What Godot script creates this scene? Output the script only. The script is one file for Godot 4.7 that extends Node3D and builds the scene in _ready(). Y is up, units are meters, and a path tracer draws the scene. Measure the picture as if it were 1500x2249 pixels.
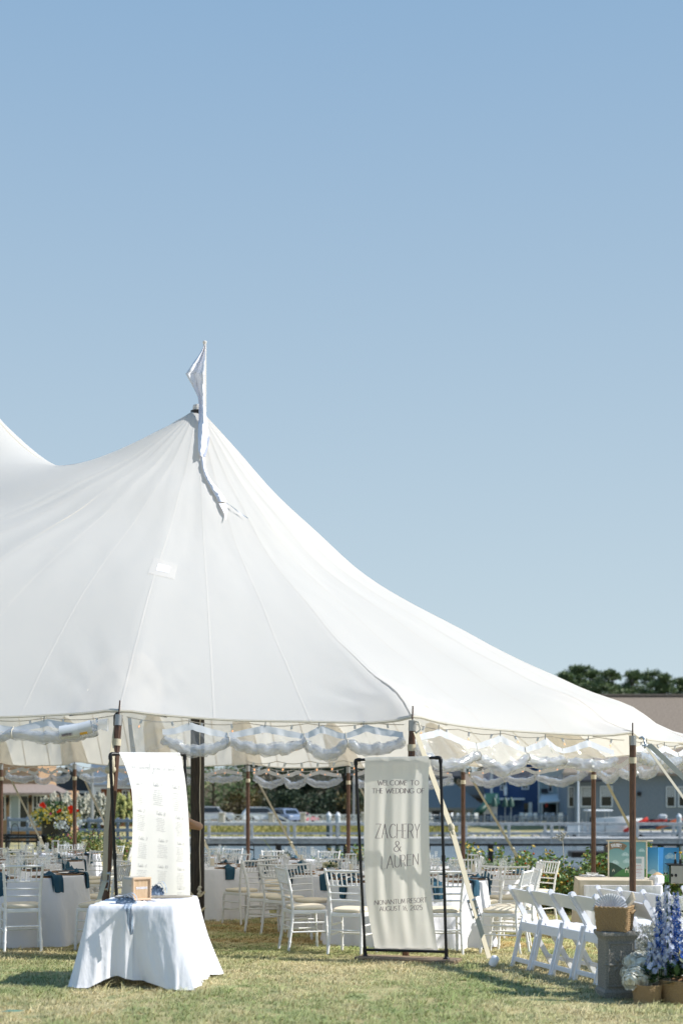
extends Node3D

# pixel measures of the photograph are turned into metres once: s is pixels per metre at a thing's distance
const F := 3124.0
const HY := 1720.0
const E := 1.8
var rng := RandomNumberGenerator.new()
var names := {}
var M := {}
var wob := FastNoiseLite.new()


class Geo:
	var v := PackedVector3Array()
	var n := PackedVector3Array()
	var t := PackedVector2Array()
	var c := PackedColorArray()
	var x := PackedInt32Array()
	var tint := Color.WHITE

	func put(p: Vector3, nn: Vector3, uv := Vector2.ZERO) -> int:
		v.push_back(p)
		n.push_back(nn)
		t.push_back(uv)
		c.push_back(tint)
		return v.size() - 1

	func tri(a: int, b: int, d: int) -> void:
		x.push_back(a)
		x.push_back(d)
		x.push_back(b)

	func face(ps: Array, away = null) -> void:
		var nn: Vector3 = (ps[1] - ps[0]).cross(ps[2] - ps[0]).normalized()
		if away != null and nn.dot(ps[0] - away) < 0.0:
			ps = ps.duplicate()
			ps.reverse()
			nn = -nn
		var i0 := v.size()
		var uvs := [Vector2(0, 1), Vector2(1, 1), Vector2(1, 0), Vector2(0, 0)]
		for k in ps.size():
			put(ps[k], nn, uvs[k % 4])
		for k in range(1, ps.size() - 1):
			tri(i0, i0 + k, i0 + k + 1)

	func grid(rows: Array, wrap := false) -> void:
		var h: int = rows.size()
		var w: int = rows[0].size()
		var i0 := v.size()
		for i in h:
			for j in w:
				var l: int = (j - 1 + w) % w if wrap else maxi(j - 1, 0)
				var r: int = (j + 1) % w if wrap else mini(j + 1, w - 1)
				var du: Vector3 = rows[i][r] - rows[i][l]
				var dv: Vector3 = rows[mini(i + 1, h - 1)][j] - rows[maxi(i - 1, 0)][j]
				var nn := du.cross(dv)
				if nn.length_squared() < 1e-14 and h > 2:
					var i2: int = clampi(i, 1, h - 2)
					nn = (rows[i2][r] - rows[i2][l]).cross(rows[i2 + 1][j] - rows[i2 - 1][j])
				put(rows[i][j], nn.normalized(), Vector2(float(j) / (w - 1), 1.0 - float(i) / maxf(h - 1, 1)))
		for i in h - 1:
			for j in (w if wrap else w - 1):
				var a: int = i0 + i * w + j
				var b: int = i0 + i * w + (j + 1) % w
				tri(a, b, b + w)
				tri(a, b + w, a + w)

	func box(tr: Transform3D, s: Vector3, b := 0.0) -> void:
		var h := s * 0.5
		b = minf(b, minf(h.x, minf(h.y, h.z)) * 0.8)
		var o := tr.origin
		for a in 3:
			var p := (a + 1) % 3
			var q := (a + 2) % 3
			for sg in [-1.0, 1.0]:
				var ps := []
				for k in [[-1, -1], [1, -1], [1, 1], [-1, 1]]:
					var w := Vector3.ZERO
					w[a] = sg * h[a]
					w[p] = k[0] * (h[p] - b)
					w[q] = k[1] * (h[q] - b)
					ps.append(tr * w)
				face(ps, o)
		if b <= 0.0:
			return
		for a in 3:
			var p := (a + 1) % 3
			var q := (a + 2) % 3
			for sa in [-1.0, 1.0]:
				for sp in [-1.0, 1.0]:
					var ps := []
					for k in [[0, -1], [1, -1], [1, 1], [0, 1]]:
						var w := Vector3.ZERO
						w[a] = sa * (h[a] - (b if k[0] == 1 else 0.0))
						w[p] = sp * (h[p] - (b if k[0] == 0 else 0.0))
						w[q] = k[1] * (h[q] - b)
						ps.append(tr * w)
					face(ps, o)
		for sx in [-1.0, 1.0]:
			for sy in [-1.0, 1.0]:
				for sz in [-1.0, 1.0]:
					face([tr * Vector3(sx * h.x, sy * (h.y - b), sz * (h.z - b)), tr * Vector3(sx * (h.x - b), sy * h.y, sz * (h.z - b)), tr * Vector3(sx * (h.x - b), sy * (h.y - b), sz * h.z)], o)

	func bar(a: Vector3, b: Vector3, w: float, d: float, bev := 0.0, up := Vector3.UP) -> void:
		var z := (b - a).normalized()
		if absf(z.dot(up)) > 0.98:
			up = Vector3.FORWARD
		var xx := up.cross(z).normalized()
		box(Transform3D(Basis(xx, z.cross(xx), z), (a + b) * 0.5), Vector3(w, d, a.distance_to(b)), bev)

	func tube(pts: Array, r, sides := 6, cap := true) -> void:
		var rows := []
		var up := Vector3.UP
		var nn: int = pts.size()
		var side := Vector3.ZERO
		for i in nn:
			var d: Vector3 = (pts[mini(i + 1, nn - 1)] - pts[maxi(i - 1, 0)]).normalized()
			if i == 0:
				side = d.cross(Vector3.UP if absf(d.y) < 0.9 else Vector3.RIGHT).normalized()
			else:
				side = (side - d * side.dot(d)).normalized()
			up = side.cross(d)
			var row := PackedVector3Array()
			var rad: float = r[i] if r is Array or r is PackedFloat32Array else r
			for k in sides:
				var an := TAU * k / sides
				row.push_back(pts[i] + (side * cos(an) + up * sin(an)) * rad)
			rows.append(row)
		grid(rows, true)
		if cap:
			for e in [0, nn - 1]:
				var ps := []
				for k in sides:
					ps.append(rows[e][k])
				face(ps, pts[1] if e == 0 else pts[nn - 2])

	func prism(a: Vector3, b: Vector3, r: float, sides: int) -> void:
		var d := (b - a).normalized()
		var e1 := d.cross(Vector3.BACK).normalized()
		var e2 := e1.cross(d)
		for k in sides:
			var u := TAU * (k + 0.5) / sides
			var w := TAU * (k + 1.5) / sides
			var p := (e1 * cos(u) + e2 * sin(u)) * r
			var q := (e1 * cos(w) + e2 * sin(w)) * r
			face([a + p, a + q, b + q, b + p], (a + b) * 0.5)

	func lathe(prof: Array, sides := 16, tr := Transform3D()) -> void:
		var rows := []
		for p in prof:
			var row := PackedVector3Array()
			for k in sides:
				var an := -TAU * k / sides
				row.push_back(tr * Vector3(p.x * cos(an), p.y, p.x * sin(an)))
			rows.append(row)
		grid(rows, true)

	func ball(p: Vector3, r: Vector3, sides := 8, rings := 5) -> void:
		var pr := []
		for i in rings + 1:
			var an := PI * i / rings - PI / 2
			pr.append(Vector2(cos(an) + 1e-4, sin(an)))
		lathe(pr, sides, Transform3D(Basis.from_scale(r), p))

	func leaf(p: Vector3, d: Vector3, side: Vector3, l: float, w: float) -> void:
		var nn := side.cross(d).normalized()
		var a := put(p, nn)
		var b := put(p + d * l * 0.5 + side * w * 0.5 - nn * w * 0.12, (nn + side * 0.4).normalized())
		var e := put(p + d * l, nn)
		var f := put(p + d * l * 0.5 - side * w * 0.5 - nn * w * 0.12, (nn - side * 0.4).normalized())
		tri(a, b, e)
		tri(a, e, f)

	func mesh() -> ArrayMesh:
		var arr := []
		arr.resize(Mesh.ARRAY_MAX)
		arr[Mesh.ARRAY_VERTEX] = v
		arr[Mesh.ARRAY_NORMAL] = n
		arr[Mesh.ARRAY_TEX_UV] = t
		arr[Mesh.ARRAY_COLOR] = c
		arr[Mesh.ARRAY_INDEX] = x
		var m := ArrayMesh.new()
		m.add_surface_from_arrays(Mesh.PRIMITIVE_TRIANGLES, arr)
		return m


func numbered(called: String, where = null) -> String:
	var key := called if where == null else str(where.get_instance_id()) + called
	var k: int = names.get(key, 0)
	names[key] = k + 1
	return called if k == 0 else "%s_%03d" % [called, k]


func obj(called: String, g, m: Material, parent = null) -> MeshInstance3D:
	var o := MeshInstance3D.new()
	o.mesh = g.mesh() if g is Geo else g
	o.material_override = m
	o.name = numbered(called, parent)
	(self if parent == null else parent).add_child(o, true)
	return o


func tag(o: Node, label: String, category := "", group := "", kind := "") -> Node:
	if label:
		o.set_meta("label", label)
	if category:
		o.set_meta("category", category)
	if group:
		o.set_meta("group", group)
	if kind:
		o.set_meta("kind", kind)
	return o


func thing(called: String, label: String, category: String, where := Vector3.ZERO, turn := 0.0, group := "") -> Node3D:
	var o := Node3D.new()
	o.name = numbered(called)
	add_child(o, true)
	o.position = where
	o.rotation.y = turn
	tag(o, label, category, group)
	return o


func copy(o: Node3D, label: String, where: Vector3, turn: float, group := "") -> Node3D:
	var base: String = o.name
	var r := o.duplicate()
	var rx := base.rfind("_")
	r.name = numbered(base.substr(0, rx) if rx > 0 and base.substr(rx + 1).is_valid_int() else base)
	add_child(r, true)
	r.position = where
	r.rotation.y = turn
	tag(r, label, "", group)
	return r


func at(x: float, y: float, s: float) -> Vector3:
	return Vector3((x - 750.0) / s, E + (HY - y) / s, -F / s)


func far(x: float, y: float, d: float) -> Vector3:
	return at(x, y, F / d)


func ground(x: float, d: float) -> float:
	var near := E - 1.38 - 0.0282 * minf(d, 40.0) - 0.016 * clampf(x + 1.0, -6.0, 8.0) - 0.06 * smoothstep(14.0, 20.0, d)
	near -= 0.018 * maxf(d - 40.0, 0.0)
	near = maxf(near, E - 3.1)
	# the bank falls to the river bed, which ends at the far shore; on the left the land goes on
	var bank := 33.5 - 1.25 * clampf(x, -3.0, 9.0)
	var wet := smoothstep(bank, bank + 5.0, d) * smoothstep(-9.0 - 0.055 * (d - 34.0), -7.0 - 0.055 * (d - 34.0), x)
	if d > 98.0:
		var edge := -12.6 - 14.0 * smoothstep(98.0, 125.0, d)
		wet = smoothstep(edge, edge + 2.0, x)
	var low := E - 6.0
	var shore := lerpf(low, E - 4.75, smoothstep(124.0, 131.0, d))
	shore = lerpf(shore, E - 4.3, smoothstep(131.0, 150.0, d))
	shore = lerpf(shore, E + 3.0, smoothstep(165.0, 420.0, d))
	var land := lerpf(near, E + 3.0, smoothstep(165.0, 420.0, d))
	return lerpf(land, shore, wet)


func gp(x: float, d: float) -> Vector3:
	return Vector3(x, ground(x, d), -d)


func lin(r: float, g: float, b: float, a := 1.0) -> Color:
	var c := Color(r, g, b).linear_to_srgb()
	c.a = a
	return c


func mat(c: Color, rough := 0.7, metal := 0.0) -> StandardMaterial3D:
	var m := StandardMaterial3D.new()
	m.albedo_color = c
	m.roughness = rough
	m.metallic = metal
	return m


func noise(seed_: int, freq: float, oct := 4, kind := FastNoiseLite.TYPE_SIMPLEX_SMOOTH) -> FastNoiseLite:
	var n := FastNoiseLite.new()
	n.seed = seed_
	n.frequency = freq
	n.noise_type = kind
	n.fractal_octaves = oct
	return n


func ntex(seed_: int, freq: float, cols: Array, oct := 4, size := 256, stretch := 1.0) -> NoiseTexture2D:
	var t := NoiseTexture2D.new()
	t.width = size
	t.height = int(size * stretch)
	t.seamless = true
	t.noise = noise(seed_, freq, oct)
	var g := Gradient.new()
	var offs := PackedFloat32Array()
	var cc := PackedColorArray()
	for k in cols.size():
		offs.push_back(0.2 + 0.6 * float(k) / (cols.size() - 1))
		cc.push_back(cols[k])
	g.offsets = offs
	g.colors = cc
	t.color_ramp = g
	return t


# a grained surface: colour noise laid on in three planes, with the same grain as relief
func grain(seed_: int, cols: Array, freq: float, scale: Vector3, rough := 0.85, relief := 0.0, world := false) -> StandardMaterial3D:
	var m := mat(Color.WHITE, rough)
	m.albedo_texture = ntex(seed_, freq, cols)
	m.uv1_triplanar = true
	m.uv1_world_triplanar = world
	m.uv1_scale = scale
	if relief != 0.0:
		m.heightmap_enabled = true
		m.heightmap_texture = ntex(seed_, freq, [Color.BLACK, Color.WHITE])
		m.heightmap_scale = relief
	return m


func tinted(rough := 0.7, back := 0.0) -> StandardMaterial3D:
	var m := mat(Color.WHITE, rough)
	m.vertex_color_use_as_albedo = true
	if back > 0.0:
		m.backlight_enabled = true
		m.backlight = Color(back, back, back)
	return m


func clear(c: Color, a: float, rough := 0.1) -> StandardMaterial3D:
	var m := mat(c, rough)
	m.albedo_color.a = a
	m.transparency = BaseMaterial3D.TRANSPARENCY_ALPHA
	return m


func cloth(c: Color, back := 0.3, rough := 0.9) -> StandardMaterial3D:
	var m := mat(c, rough)
	m.metallic_specular = 0.3
	m.backlight_enabled = true
	m.backlight = Color(back, back, back)
	m.rim_enabled = true
	m.rim = 0.15
	return m


func materials() -> void:
	M.canvas = cloth(lin(0.74, 0.73, 0.735), 0.55, 0.8)
	M.canvas.backlight = lin(0.76, 0.7, 0.6)
	M.seam = cloth(lin(0.735, 0.725, 0.725), 0.4, 0.8)
	M.seam.backlight = lin(0.7, 0.63, 0.53)
	M.patch = cloth(lin(0.78, 0.76, 0.72), 0.3, 0.8)
	M.patch.backlight = lin(0.95, 0.88, 0.78)
	M.linen = cloth(lin(0.85, 0.85, 0.92), 0.4)
	M.linen.heightmap_enabled = true
	M.linen.heightmap_texture = ntex(15, 0.012, [Color.BLACK, Color.WHITE], 5)
	M.linen.heightmap_scale = 0.9
	M.linen.uv1_triplanar = true
	M.linen.uv1_scale = Vector3(1.5, 0.7, 1.5)
	M.beige = cloth(lin(0.55, 0.49, 0.41), 0.2)
	M.white = mat(lin(0.82, 0.82, 0.84), 0.38)
	M.resin = mat(lin(0.86, 0.86, 0.92), 0.32)
	M.cushion = cloth(lin(0.76, 0.68, 0.55), 0.1, 0.6)
	M.teal = cloth(lin(0.035, 0.095, 0.15), 0.15)
	M.pole = grain(3, [lin(0.04, 0.02, 0.013), lin(0.12, 0.058, 0.034), lin(0.07, 0.035, 0.022)], 0.03, Vector3(6, 0.7, 6), 0.42, 0.15)
	M.dark_pole = grain(4, [lin(0.012, 0.009, 0.008), lin(0.045, 0.032, 0.025)], 0.03, Vector3(5, 0.5, 5), 0.55, 0.2)
	M.iron = mat(lin(0.012, 0.012, 0.014), 0.4, 0.3)
	M.steel = mat(lin(0.55, 0.54, 0.52), 0.3, 1.0)
	M.zinc = mat(lin(0.4, 0.4, 0.4), 0.45, 0.9)
	M.web = grain(5, [lin(0.5, 0.44, 0.32), lin(0.62, 0.56, 0.43)], 0.08, Vector3(8, 8, 8), 0.85, 0.1)
	M.rope = mat(lin(0.6, 0.56, 0.48), 0.9)
	M.film = clear(lin(0.85, 0.88, 0.9), 0.1, 0.05)
	M.roll = clear(lin(0.55, 0.58, 0.64), 0.3, 0.06)
	M.roll.metallic_specular = 0.7
	M.vinyl = mat(lin(0.68, 0.69, 0.72), 0.2)
	M.glass = clear(lin(0.9, 0.93, 0.95), 0.07, 0.02)
	M.wood = grain(6, [lin(0.16, 0.11, 0.075), lin(0.3, 0.22, 0.15)], 0.03, Vector3(0.6, 5, 5), 0.75, 0.2)
	M.plywood = grain(7, [lin(0.5, 0.34, 0.2), lin(0.58, 0.41, 0.26)], 0.03, Vector3(6, 1, 6), 0.6)
	M.charger = grain(8, [lin(0.26, 0.14, 0.07), lin(0.4, 0.24, 0.13)], 0.04, Vector3(5, 5, 5), 0.6)
	M.grey_wood = grain(9, [lin(0.32, 0.32, 0.33), lin(0.5, 0.5, 0.5), lin(0.6, 0.59, 0.58)], 0.03, Vector3(0.3, 2, 2), 0.9, 0.5)
	M.blue_wood = grain(10, [lin(0.12, 0.16, 0.22), lin(0.22, 0.27, 0.34)], 0.03, Vector3(0.3, 2, 2), 0.9, 0.5)
	M.stone = grain(11, [lin(0.19, 0.18, 0.16), lin(0.25, 0.235, 0.21), lin(0.3, 0.28, 0.25)], 0.05, Vector3(5, 5, 5), 0.9, 0.3)
	M.pale_stone = grain(12, [lin(0.42, 0.4, 0.36), lin(0.6, 0.57, 0.52)], 0.05, Vector3(0.5, 0.5, 0.5), 0.95, 1.5)
	M.trim = mat(lin(0.72, 0.74, 0.75), 0.6)
	M.pane = mat(lin(0.02, 0.025, 0.03), 0.06)
	M.leaf = tinted(0.55, 0.35)
	M.petal = tinted(0.9, 0.6)
	M.petal.metallic_specular = 0.2
	M.tint = tinted(0.6)
	M.ink = mat(lin(0.22, 0.17, 0.19), 0.9)
	M.pale_ink = mat(lin(0.52, 0.52, 0.53), 0.9)
	M.bark = grain(13, [lin(0.05, 0.035, 0.025), lin(0.14, 0.1, 0.075)], 0.04, Vector3(2, 0.5, 2), 0.95, 2.0)
	M.gauze = cloth(lin(0.29, 0.36, 0.46), 0.5)
	M.wicker = grain(14, [lin(0.2, 0.11, 0.045), lin(0.5, 0.32, 0.16), lin(0.7, 0.52, 0.3)], 0.08, Vector3(12, 12, 12), 0.75, 0.4)
	M.bulb = mat(lin(0.9, 0.55, 0.3), 0.3)
	M.bulb.emission_enabled = true
	M.bulb.emission = Color(1.0, 0.62, 0.34)
	M.bulb.emission_energy_multiplier = 0.8


func _ready() -> void:
	rng.seed = 20250816
	wob.seed = 5
	wob.frequency = 1.0
	# camera: a 50 mm lens held level and shifted up
	var cam := Camera3D.new()
	cam.name = "camera"
	var lens := CameraAttributesPhysical.new()
	lens.frustum_focal_length = 50.0
	lens.frustum_focus_distance = 16.5
	lens.frustum_near = 0.1
	lens.frustum_far = 3000.0
	lens.exposure_aperture = 1.6
	cam.attributes = lens
	cam.position = Vector3(0, E, 0)
	add_child(cam)
	cam.projection = Camera3D.PROJECTION_FRUSTUM
	cam.near = 0.1
	cam.far = 3000.0
	cam.size = 2.0 * 0.1 * 1124.5 / F
	cam.frustum_offset = Vector2(0, 0.1 * (HY - 1124.5) / F)
	# sky, sun and exposure
	var sky := ProceduralSkyMaterial.new()
	sky.sky_top_color = lin(0.07, 0.25, 0.53)
	sky.sky_horizon_color = lin(0.59, 0.7, 0.745)
	sky.sky_curve = 0.4
	sky.ground_bottom_color = lin(0.1, 0.1, 0.07)
	sky.ground_horizon_color = lin(0.4, 0.45, 0.45)
	sky.sun_angle_max = 2.0
	var env := Environment.new()
	env.background_mode = Environment.BG_SKY
	env.sky = Sky.new()
	env.sky.sky_material = sky
	env.background_energy_multiplier = 0.545
	env.tonemap_mode = Environment.TONE_MAPPER_LINEAR
	env.tonemap_exposure = 1.95
	env.sdfgi_enabled = true
	env.ssao_enabled = true
	env.ssil_enabled = true
	var we := WorldEnvironment.new()
	we.name = "world_environment"
	we.environment = env
	add_child(we)
	var sun := DirectionalLight3D.new()
	sun.name = "sun"
	sun.light_color = Color(1.0, 0.985, 0.95)
	sun.light_energy = 0.95
	sun.light_angular_distance = 0.53
	sun.shadow_enabled = true
	add_child(sun)
	sun.look_at_from_position(Vector3.ZERO, -Vector3(0.998 * cos(0.69), sin(0.69), 0.06 * cos(0.69)))
	materials()
	make_land()
	make_tent()
	make_far_shore()
	make_left_shore()
	make_pier()
	make_plants()
	make_tables()
	make_signs()
	make_small_table()
	make_folding_chairs()
	make_pedestal_and_flowers()
	make_ice_cream_stand()
	make_person()
	make_grass()


func make_land() -> void:
	var ds := []
	var d := 2.0
	while d < 1500.0:
		ds.append(d)
		d += 0.7 if d < 45.0 else 2.0 if d < 160.0 else 12.0 if d < 450 else 120.0
	var xs := []
	for k in range(-30, 31):
		xs.append(k * 0.7)
	for k in [24.0, 28.0, 34.0, 42.0, 55.0, 75.0, 110.0, 170.0, 300.0, 600.0, 1000.0]:
		xs.append(k)
		xs.push_front(-k)
	var rows := []
	for dd in ds:
		var row := PackedVector3Array()
		for xx in xs:
			row.push_back(gp(xx, dd) + Vector3(0, wob.get_noise_2d(xx * 0.5, dd * 0.5) * 0.025, 0))
		rows.append(row)
	var g := Geo.new()
	g.grid(rows)
	var m := grain(21, [lin(0.3, 0.27, 0.12), lin(0.42, 0.36, 0.18), lin(0.46, 0.37, 0.19), lin(0.25, 0.28, 0.12)], 0.02, Vector3(0.35, 0.35, 0.35), 0.95, 0.0, true)
	tag(obj("lawn_ground", g, m), "", "", "", "structure")
	# brown woodland floor under the far trees
	var hg := Geo.new()
	rows = []
	for k in 24:
		var row := PackedVector3Array()
		for q in 30:
			var dd := 160.0 + 12.0 * k
			var xx := -110.0 + 8.0 * q
			row.push_back(gp(xx, dd) + Vector3(0, 0.06 + wob.get_noise_2d(xx * 0.2, dd * 0.2) * 0.05, 0))
		rows.append(row)
	hg.grid(rows)
	tag(obj("hill_ground", hg, grain(22, [lin(0.05, 0.035, 0.02), lin(0.13, 0.085, 0.04), lin(0.06, 0.06, 0.025)], 0.03, Vector3(0.2, 0.2, 0.2), 0.95, 0.0, true)), "", "", "", "structure")
	var w := Geo.new()
	rows = []
	for dd in [26.0, 60.0, 100.0, 140.0]:
		var row := PackedVector3Array()
		for xx in [-40.0, -20.0, 0.0, 20.0, 60.0, 120.0]:
			row.push_back(Vector3(xx, E - 5.0, -dd))
		rows.append(row)
	w.grid(rows)
	var wm := mat(lin(0.12, 0.155, 0.18), 0.22)
	wm.metallic_specular = 0.6
	wm.normal_enabled = true
	var nt := NoiseTexture2D.new()
	nt.width = 512
	nt.height = 512
	nt.seamless = true
	nt.noise = noise(31, 0.012, 4)
	nt.as_normal_map = true
	nt.bump_strength = 6.0
	wm.normal_texture = nt
	wm.normal_scale = 0.8
	wm.uv1_triplanar = true
	wm.uv1_world_triplanar = true
	wm.uv1_scale = Vector3(0.12, 0.12, 0.3)
	tag(obj("river_water", w, wm), "", "", "", "structure")


func grass_blades(seed_: int, count: int, h: float, wide: float) -> Geo:
	var r := RandomNumberGenerator.new()
	r.seed = seed_
	var g := Geo.new()
	for k in count:
		var an := r.randf() * TAU
		var dir := Vector3(cos(an), 0, sin(an))
		var p := Vector3(r.randf_range(-0.03, 0.03), -0.004, r.randf_range(-0.03, 0.03))
		var hh := h * r.randf_range(0.5, 1.15)
		var lean := r.randf_range(0.5, 1.7) * hh
		var sd := Vector3(-dir.z, 0, dir.x) * wide * 0.5
		var nn := Vector3(dir.x * 0.4, 0.9, dir.z * 0.4)
		var mid := p + Vector3.UP * hh * 0.65 + dir * lean * 0.35
		var a := g.put(p - sd, nn)
		var b := g.put(p + sd, nn)
		var c := g.put(mid + sd * 0.8, nn)
		var e := g.put(mid - sd * 0.8, nn)
		var f := g.put(p + Vector3.UP * hh * 0.85 + dir * lean, nn)
		g.tri(a, b, c)
		g.tri(a, c, e)
		g.tri(e, c, f)
	return g


func make_grass() -> void:
	var patch := noise(41, 0.55, 3)
	var fine := noise(42, 2.2, 2)
	var dry := noise(43, 0.28, 2)
	for zone in [[9.0, 15.8, 560.0, 0.032, 0.0045, 44], [9.0, 15.0, 45.0, 0.07, 0.004, 46], [15.8, 25.5, 230.0, 0.036, 0.0065, 45]]:
		var spots := []
		var cols := []
		var area := 0.0
		var d: float = zone[0]
		while d < zone[1]:
			var half: float = d * 0.243 + 0.9
			var cnt := int(half * 2.0 * 0.1 * zone[2])
			area += half * 0.2
			for k in cnt:
				var p := gp(rng.randf_range(-half, half), d + rng.randf() * 0.1)
				p.y += wob.get_noise_2d(p.x * 0.5, -p.z * 0.5) * 0.025
				var sc := rng.randf_range(0.65, 1.25)
				spots.append(Transform3D(Basis(Vector3.UP, rng.randf() * TAU).scaled(Vector3(sc, sc * rng.randf_range(0.6, 1.2), sc)), p))
				var straw := clampf(0.42 + patch.get_noise_2d(p.x, p.z * 0.45) * 0.9 + fine.get_noise_2d(p.x, p.z) * 0.5 + rng.randf_range(-0.25, 0.25), 0, 1)
				var c := Color(0.38, 0.46, 0.18).lerp(Color(0.82, 0.7, 0.42), straw)
				var brown := clampf(smoothstep(0.0, 0.35, dry.get_noise_2d(p.x * 0.6, p.z * 2.6)) * smoothstep(14.5, 16.0, -p.z), 0, 1)
				c = c.lerp(Color(0.6, 0.4, 0.18), brown * 0.75)
				cols.append(c * rng.randf_range(0.75, 1.25))
			d += 0.1
		var mm := MultiMesh.new()
		mm.transform_format = MultiMesh.TRANSFORM_3D
		mm.use_colors = true
		mm.mesh = grass_blades(zone[5], 9, zone[3], zone[4]).mesh()
		mm.instance_count = spots.size()
		for k in spots.size():
			mm.set_instance_transform(k, spots[k])
			mm.set_instance_color(k, cols[k])
		var o := MultiMeshInstance3D.new()
		o.name = numbered("grass")
		o.multimesh = mm
		o.material_override = tinted(0.75, 0.6)
		add_child(o)
		tag(o, "mown lawn grass with green and straw-dry patches" if zone[2] > 300.0 else "longer loose blades standing out of the mown lawn" if zone[0] < 12.0 else "lawn grass in the shade between the white tables", "grass", "", "stuff")


# ---------- the tent ----------
const PEAK := [Vector3(-5.65, E + 6.65, -22.0), Vector3(-2.0, E + 5.23, -19.8)]
const POSTS := [
	Vector3(-5.35, 0.74, 14.5), Vector3(-2.28, 0.72, 14.6), Vector3(0.74, 0.675, 14.85), Vector3(3.36, 0.568, 16.44), Vector3(5.0, 0.56, 19.0), Vector3(3.98, 0.403, 22.5), Vector3(2.1, 0.323, 24.6), Vector3(0.125, 0.316, 26.0),
	Vector3(-1.76, 0.352, 26.8), Vector3(-3.45, 0.374, 27.2), Vector3(-5.17, 0.398, 27.6), Vector3(-6.69, 0.394, 28.0), Vector3(-9.5, 0.45, 27.0), Vector3(-12.0, 0.5, 22.5), Vector3(-11.5, 0.6, 17.0), Vector3(-8.4, 0.7, 14.6)]
const SPAN := 24
var rim := []      # points of the eave, SPAN to each bay
var reach := [PackedFloat32Array(), PackedFloat32Array()]
var round_reach := [PackedFloat32Array(), PackedFloat32Array()]
var fall: Curve


func eave_top(k: int) -> Vector3:
	var p: Vector3 = POSTS[(k + POSTS.size()) % POSTS.size()]
	return Vector3(p.x, E + p.y, -p.z)


func eave_at(k: int, u: float) -> Vector3:
	var p := eave_top(k).lerp(eave_top(k + 1), u)
	var mid := Vector3(-3.8, p.y, -20.0)
	p += (mid - p).normalized() * 0.12 * 4.0 * u * (1.0 - u)
	p.y -= 0.04 * 4.0 * u * (1.0 - u)
	return p


func prepare_tent() -> void:
	fall = Curve.new()
	fall.bake_resolution = 400
	var ts := [0.0, 0.081, 0.166, 0.27, 0.355, 0.445, 0.589, 0.705, 0.78, 0.85, 0.94, 1.0]
	var us := [0.0, 0.158, 0.305, 0.43, 0.525, 0.597, 0.692, 0.775, 0.823, 0.872, 0.93, 1.0]
	for k in ts.size():
		var a: int = maxi(k - 1, 0)
		var b: int = mini(k + 1, ts.size() - 1)
		var sl: float = (us[b] - us[a]) / (ts[b] - ts[a])
		if k == 0:
			sl = 2.05
		fall.add_point(Vector2(ts[k], us[k]), sl, sl)
	for k in POSTS.size():
		for j in SPAN:
			rim.append(eave_at(k, float(j) / SPAN))
	for i in 2:
		var c := Vector2(PEAK[i].x, PEAK[i].z)
		var tab := PackedFloat32Array()
		tab.resize(720)
		var n: int = rim.size()
		for j in n:
			var a := Vector2(rim[j].x, rim[j].z) - c
			var b := Vector2(rim[(j + 1) % n].x, rim[(j + 1) % n].z) - c
			var a0 := fposmod(a.angle(), TAU) / TAU * 720.0
			var step := wrapf(b.angle() - a.angle(), -PI, PI) / TAU * 720.0
			var lo := minf(a0, a0 + step)
			var hi := maxf(a0, a0 + step)
			for q in range(int(ceil(lo)), int(floor(hi)) + 1):
				var f := (q - a0) / step if absf(step) > 1e-6 else 0.0
				tab[posmod(q, 720)] = lerpf(a.length(), b.length(), f)
		reach[i] = tab
		# the same, rounded off: away from the eave the cloth does not follow every corner of it
		var soft := PackedFloat32Array()
		soft.resize(720)
		for k in 720:
			var sum := 0.0
			var wt := 0.0
			for q in range(-160, 161, 8):
				var g := exp(-q * q / 8000.0)
				sum += g * tab[posmod(k + q, 720)]
				wt += g
			soft[k] = sum / wt
		round_reach[i] = soft


func roof_y(x: float, z: float, base: float) -> float:
	var w := [0.0, 0.0]
	for i in 2:
		var q := Vector2(x - PEAK[i].x, z - PEAK[i].z)
		var f := fposmod(q.angle(), TAU) / TAU * 720.0
		var k := int(f)
		var rs: float = lerpf(round_reach[i][k % 720], round_reach[i][(k + 1) % 720], f - k)
		var part := q.length() / maxf(rs, 0.1)
		w[i] = 1.0 - fall.sample_baked(clampf(part, 0.0, 1.0)) - 0.6 * maxf(part - 1.0, 0.0)
	w[0] = pow(maxf(w[0], 0.0), lerpf(1.42, 2.08, smoothstep(-2.6, 0.6, x)))
	var top: float = PEAK[1].y - base
	return base + top * (1.0 - (1.0 - w[1]) * (1.0 - w[0] * (PEAK[0].y - base) / top))


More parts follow.
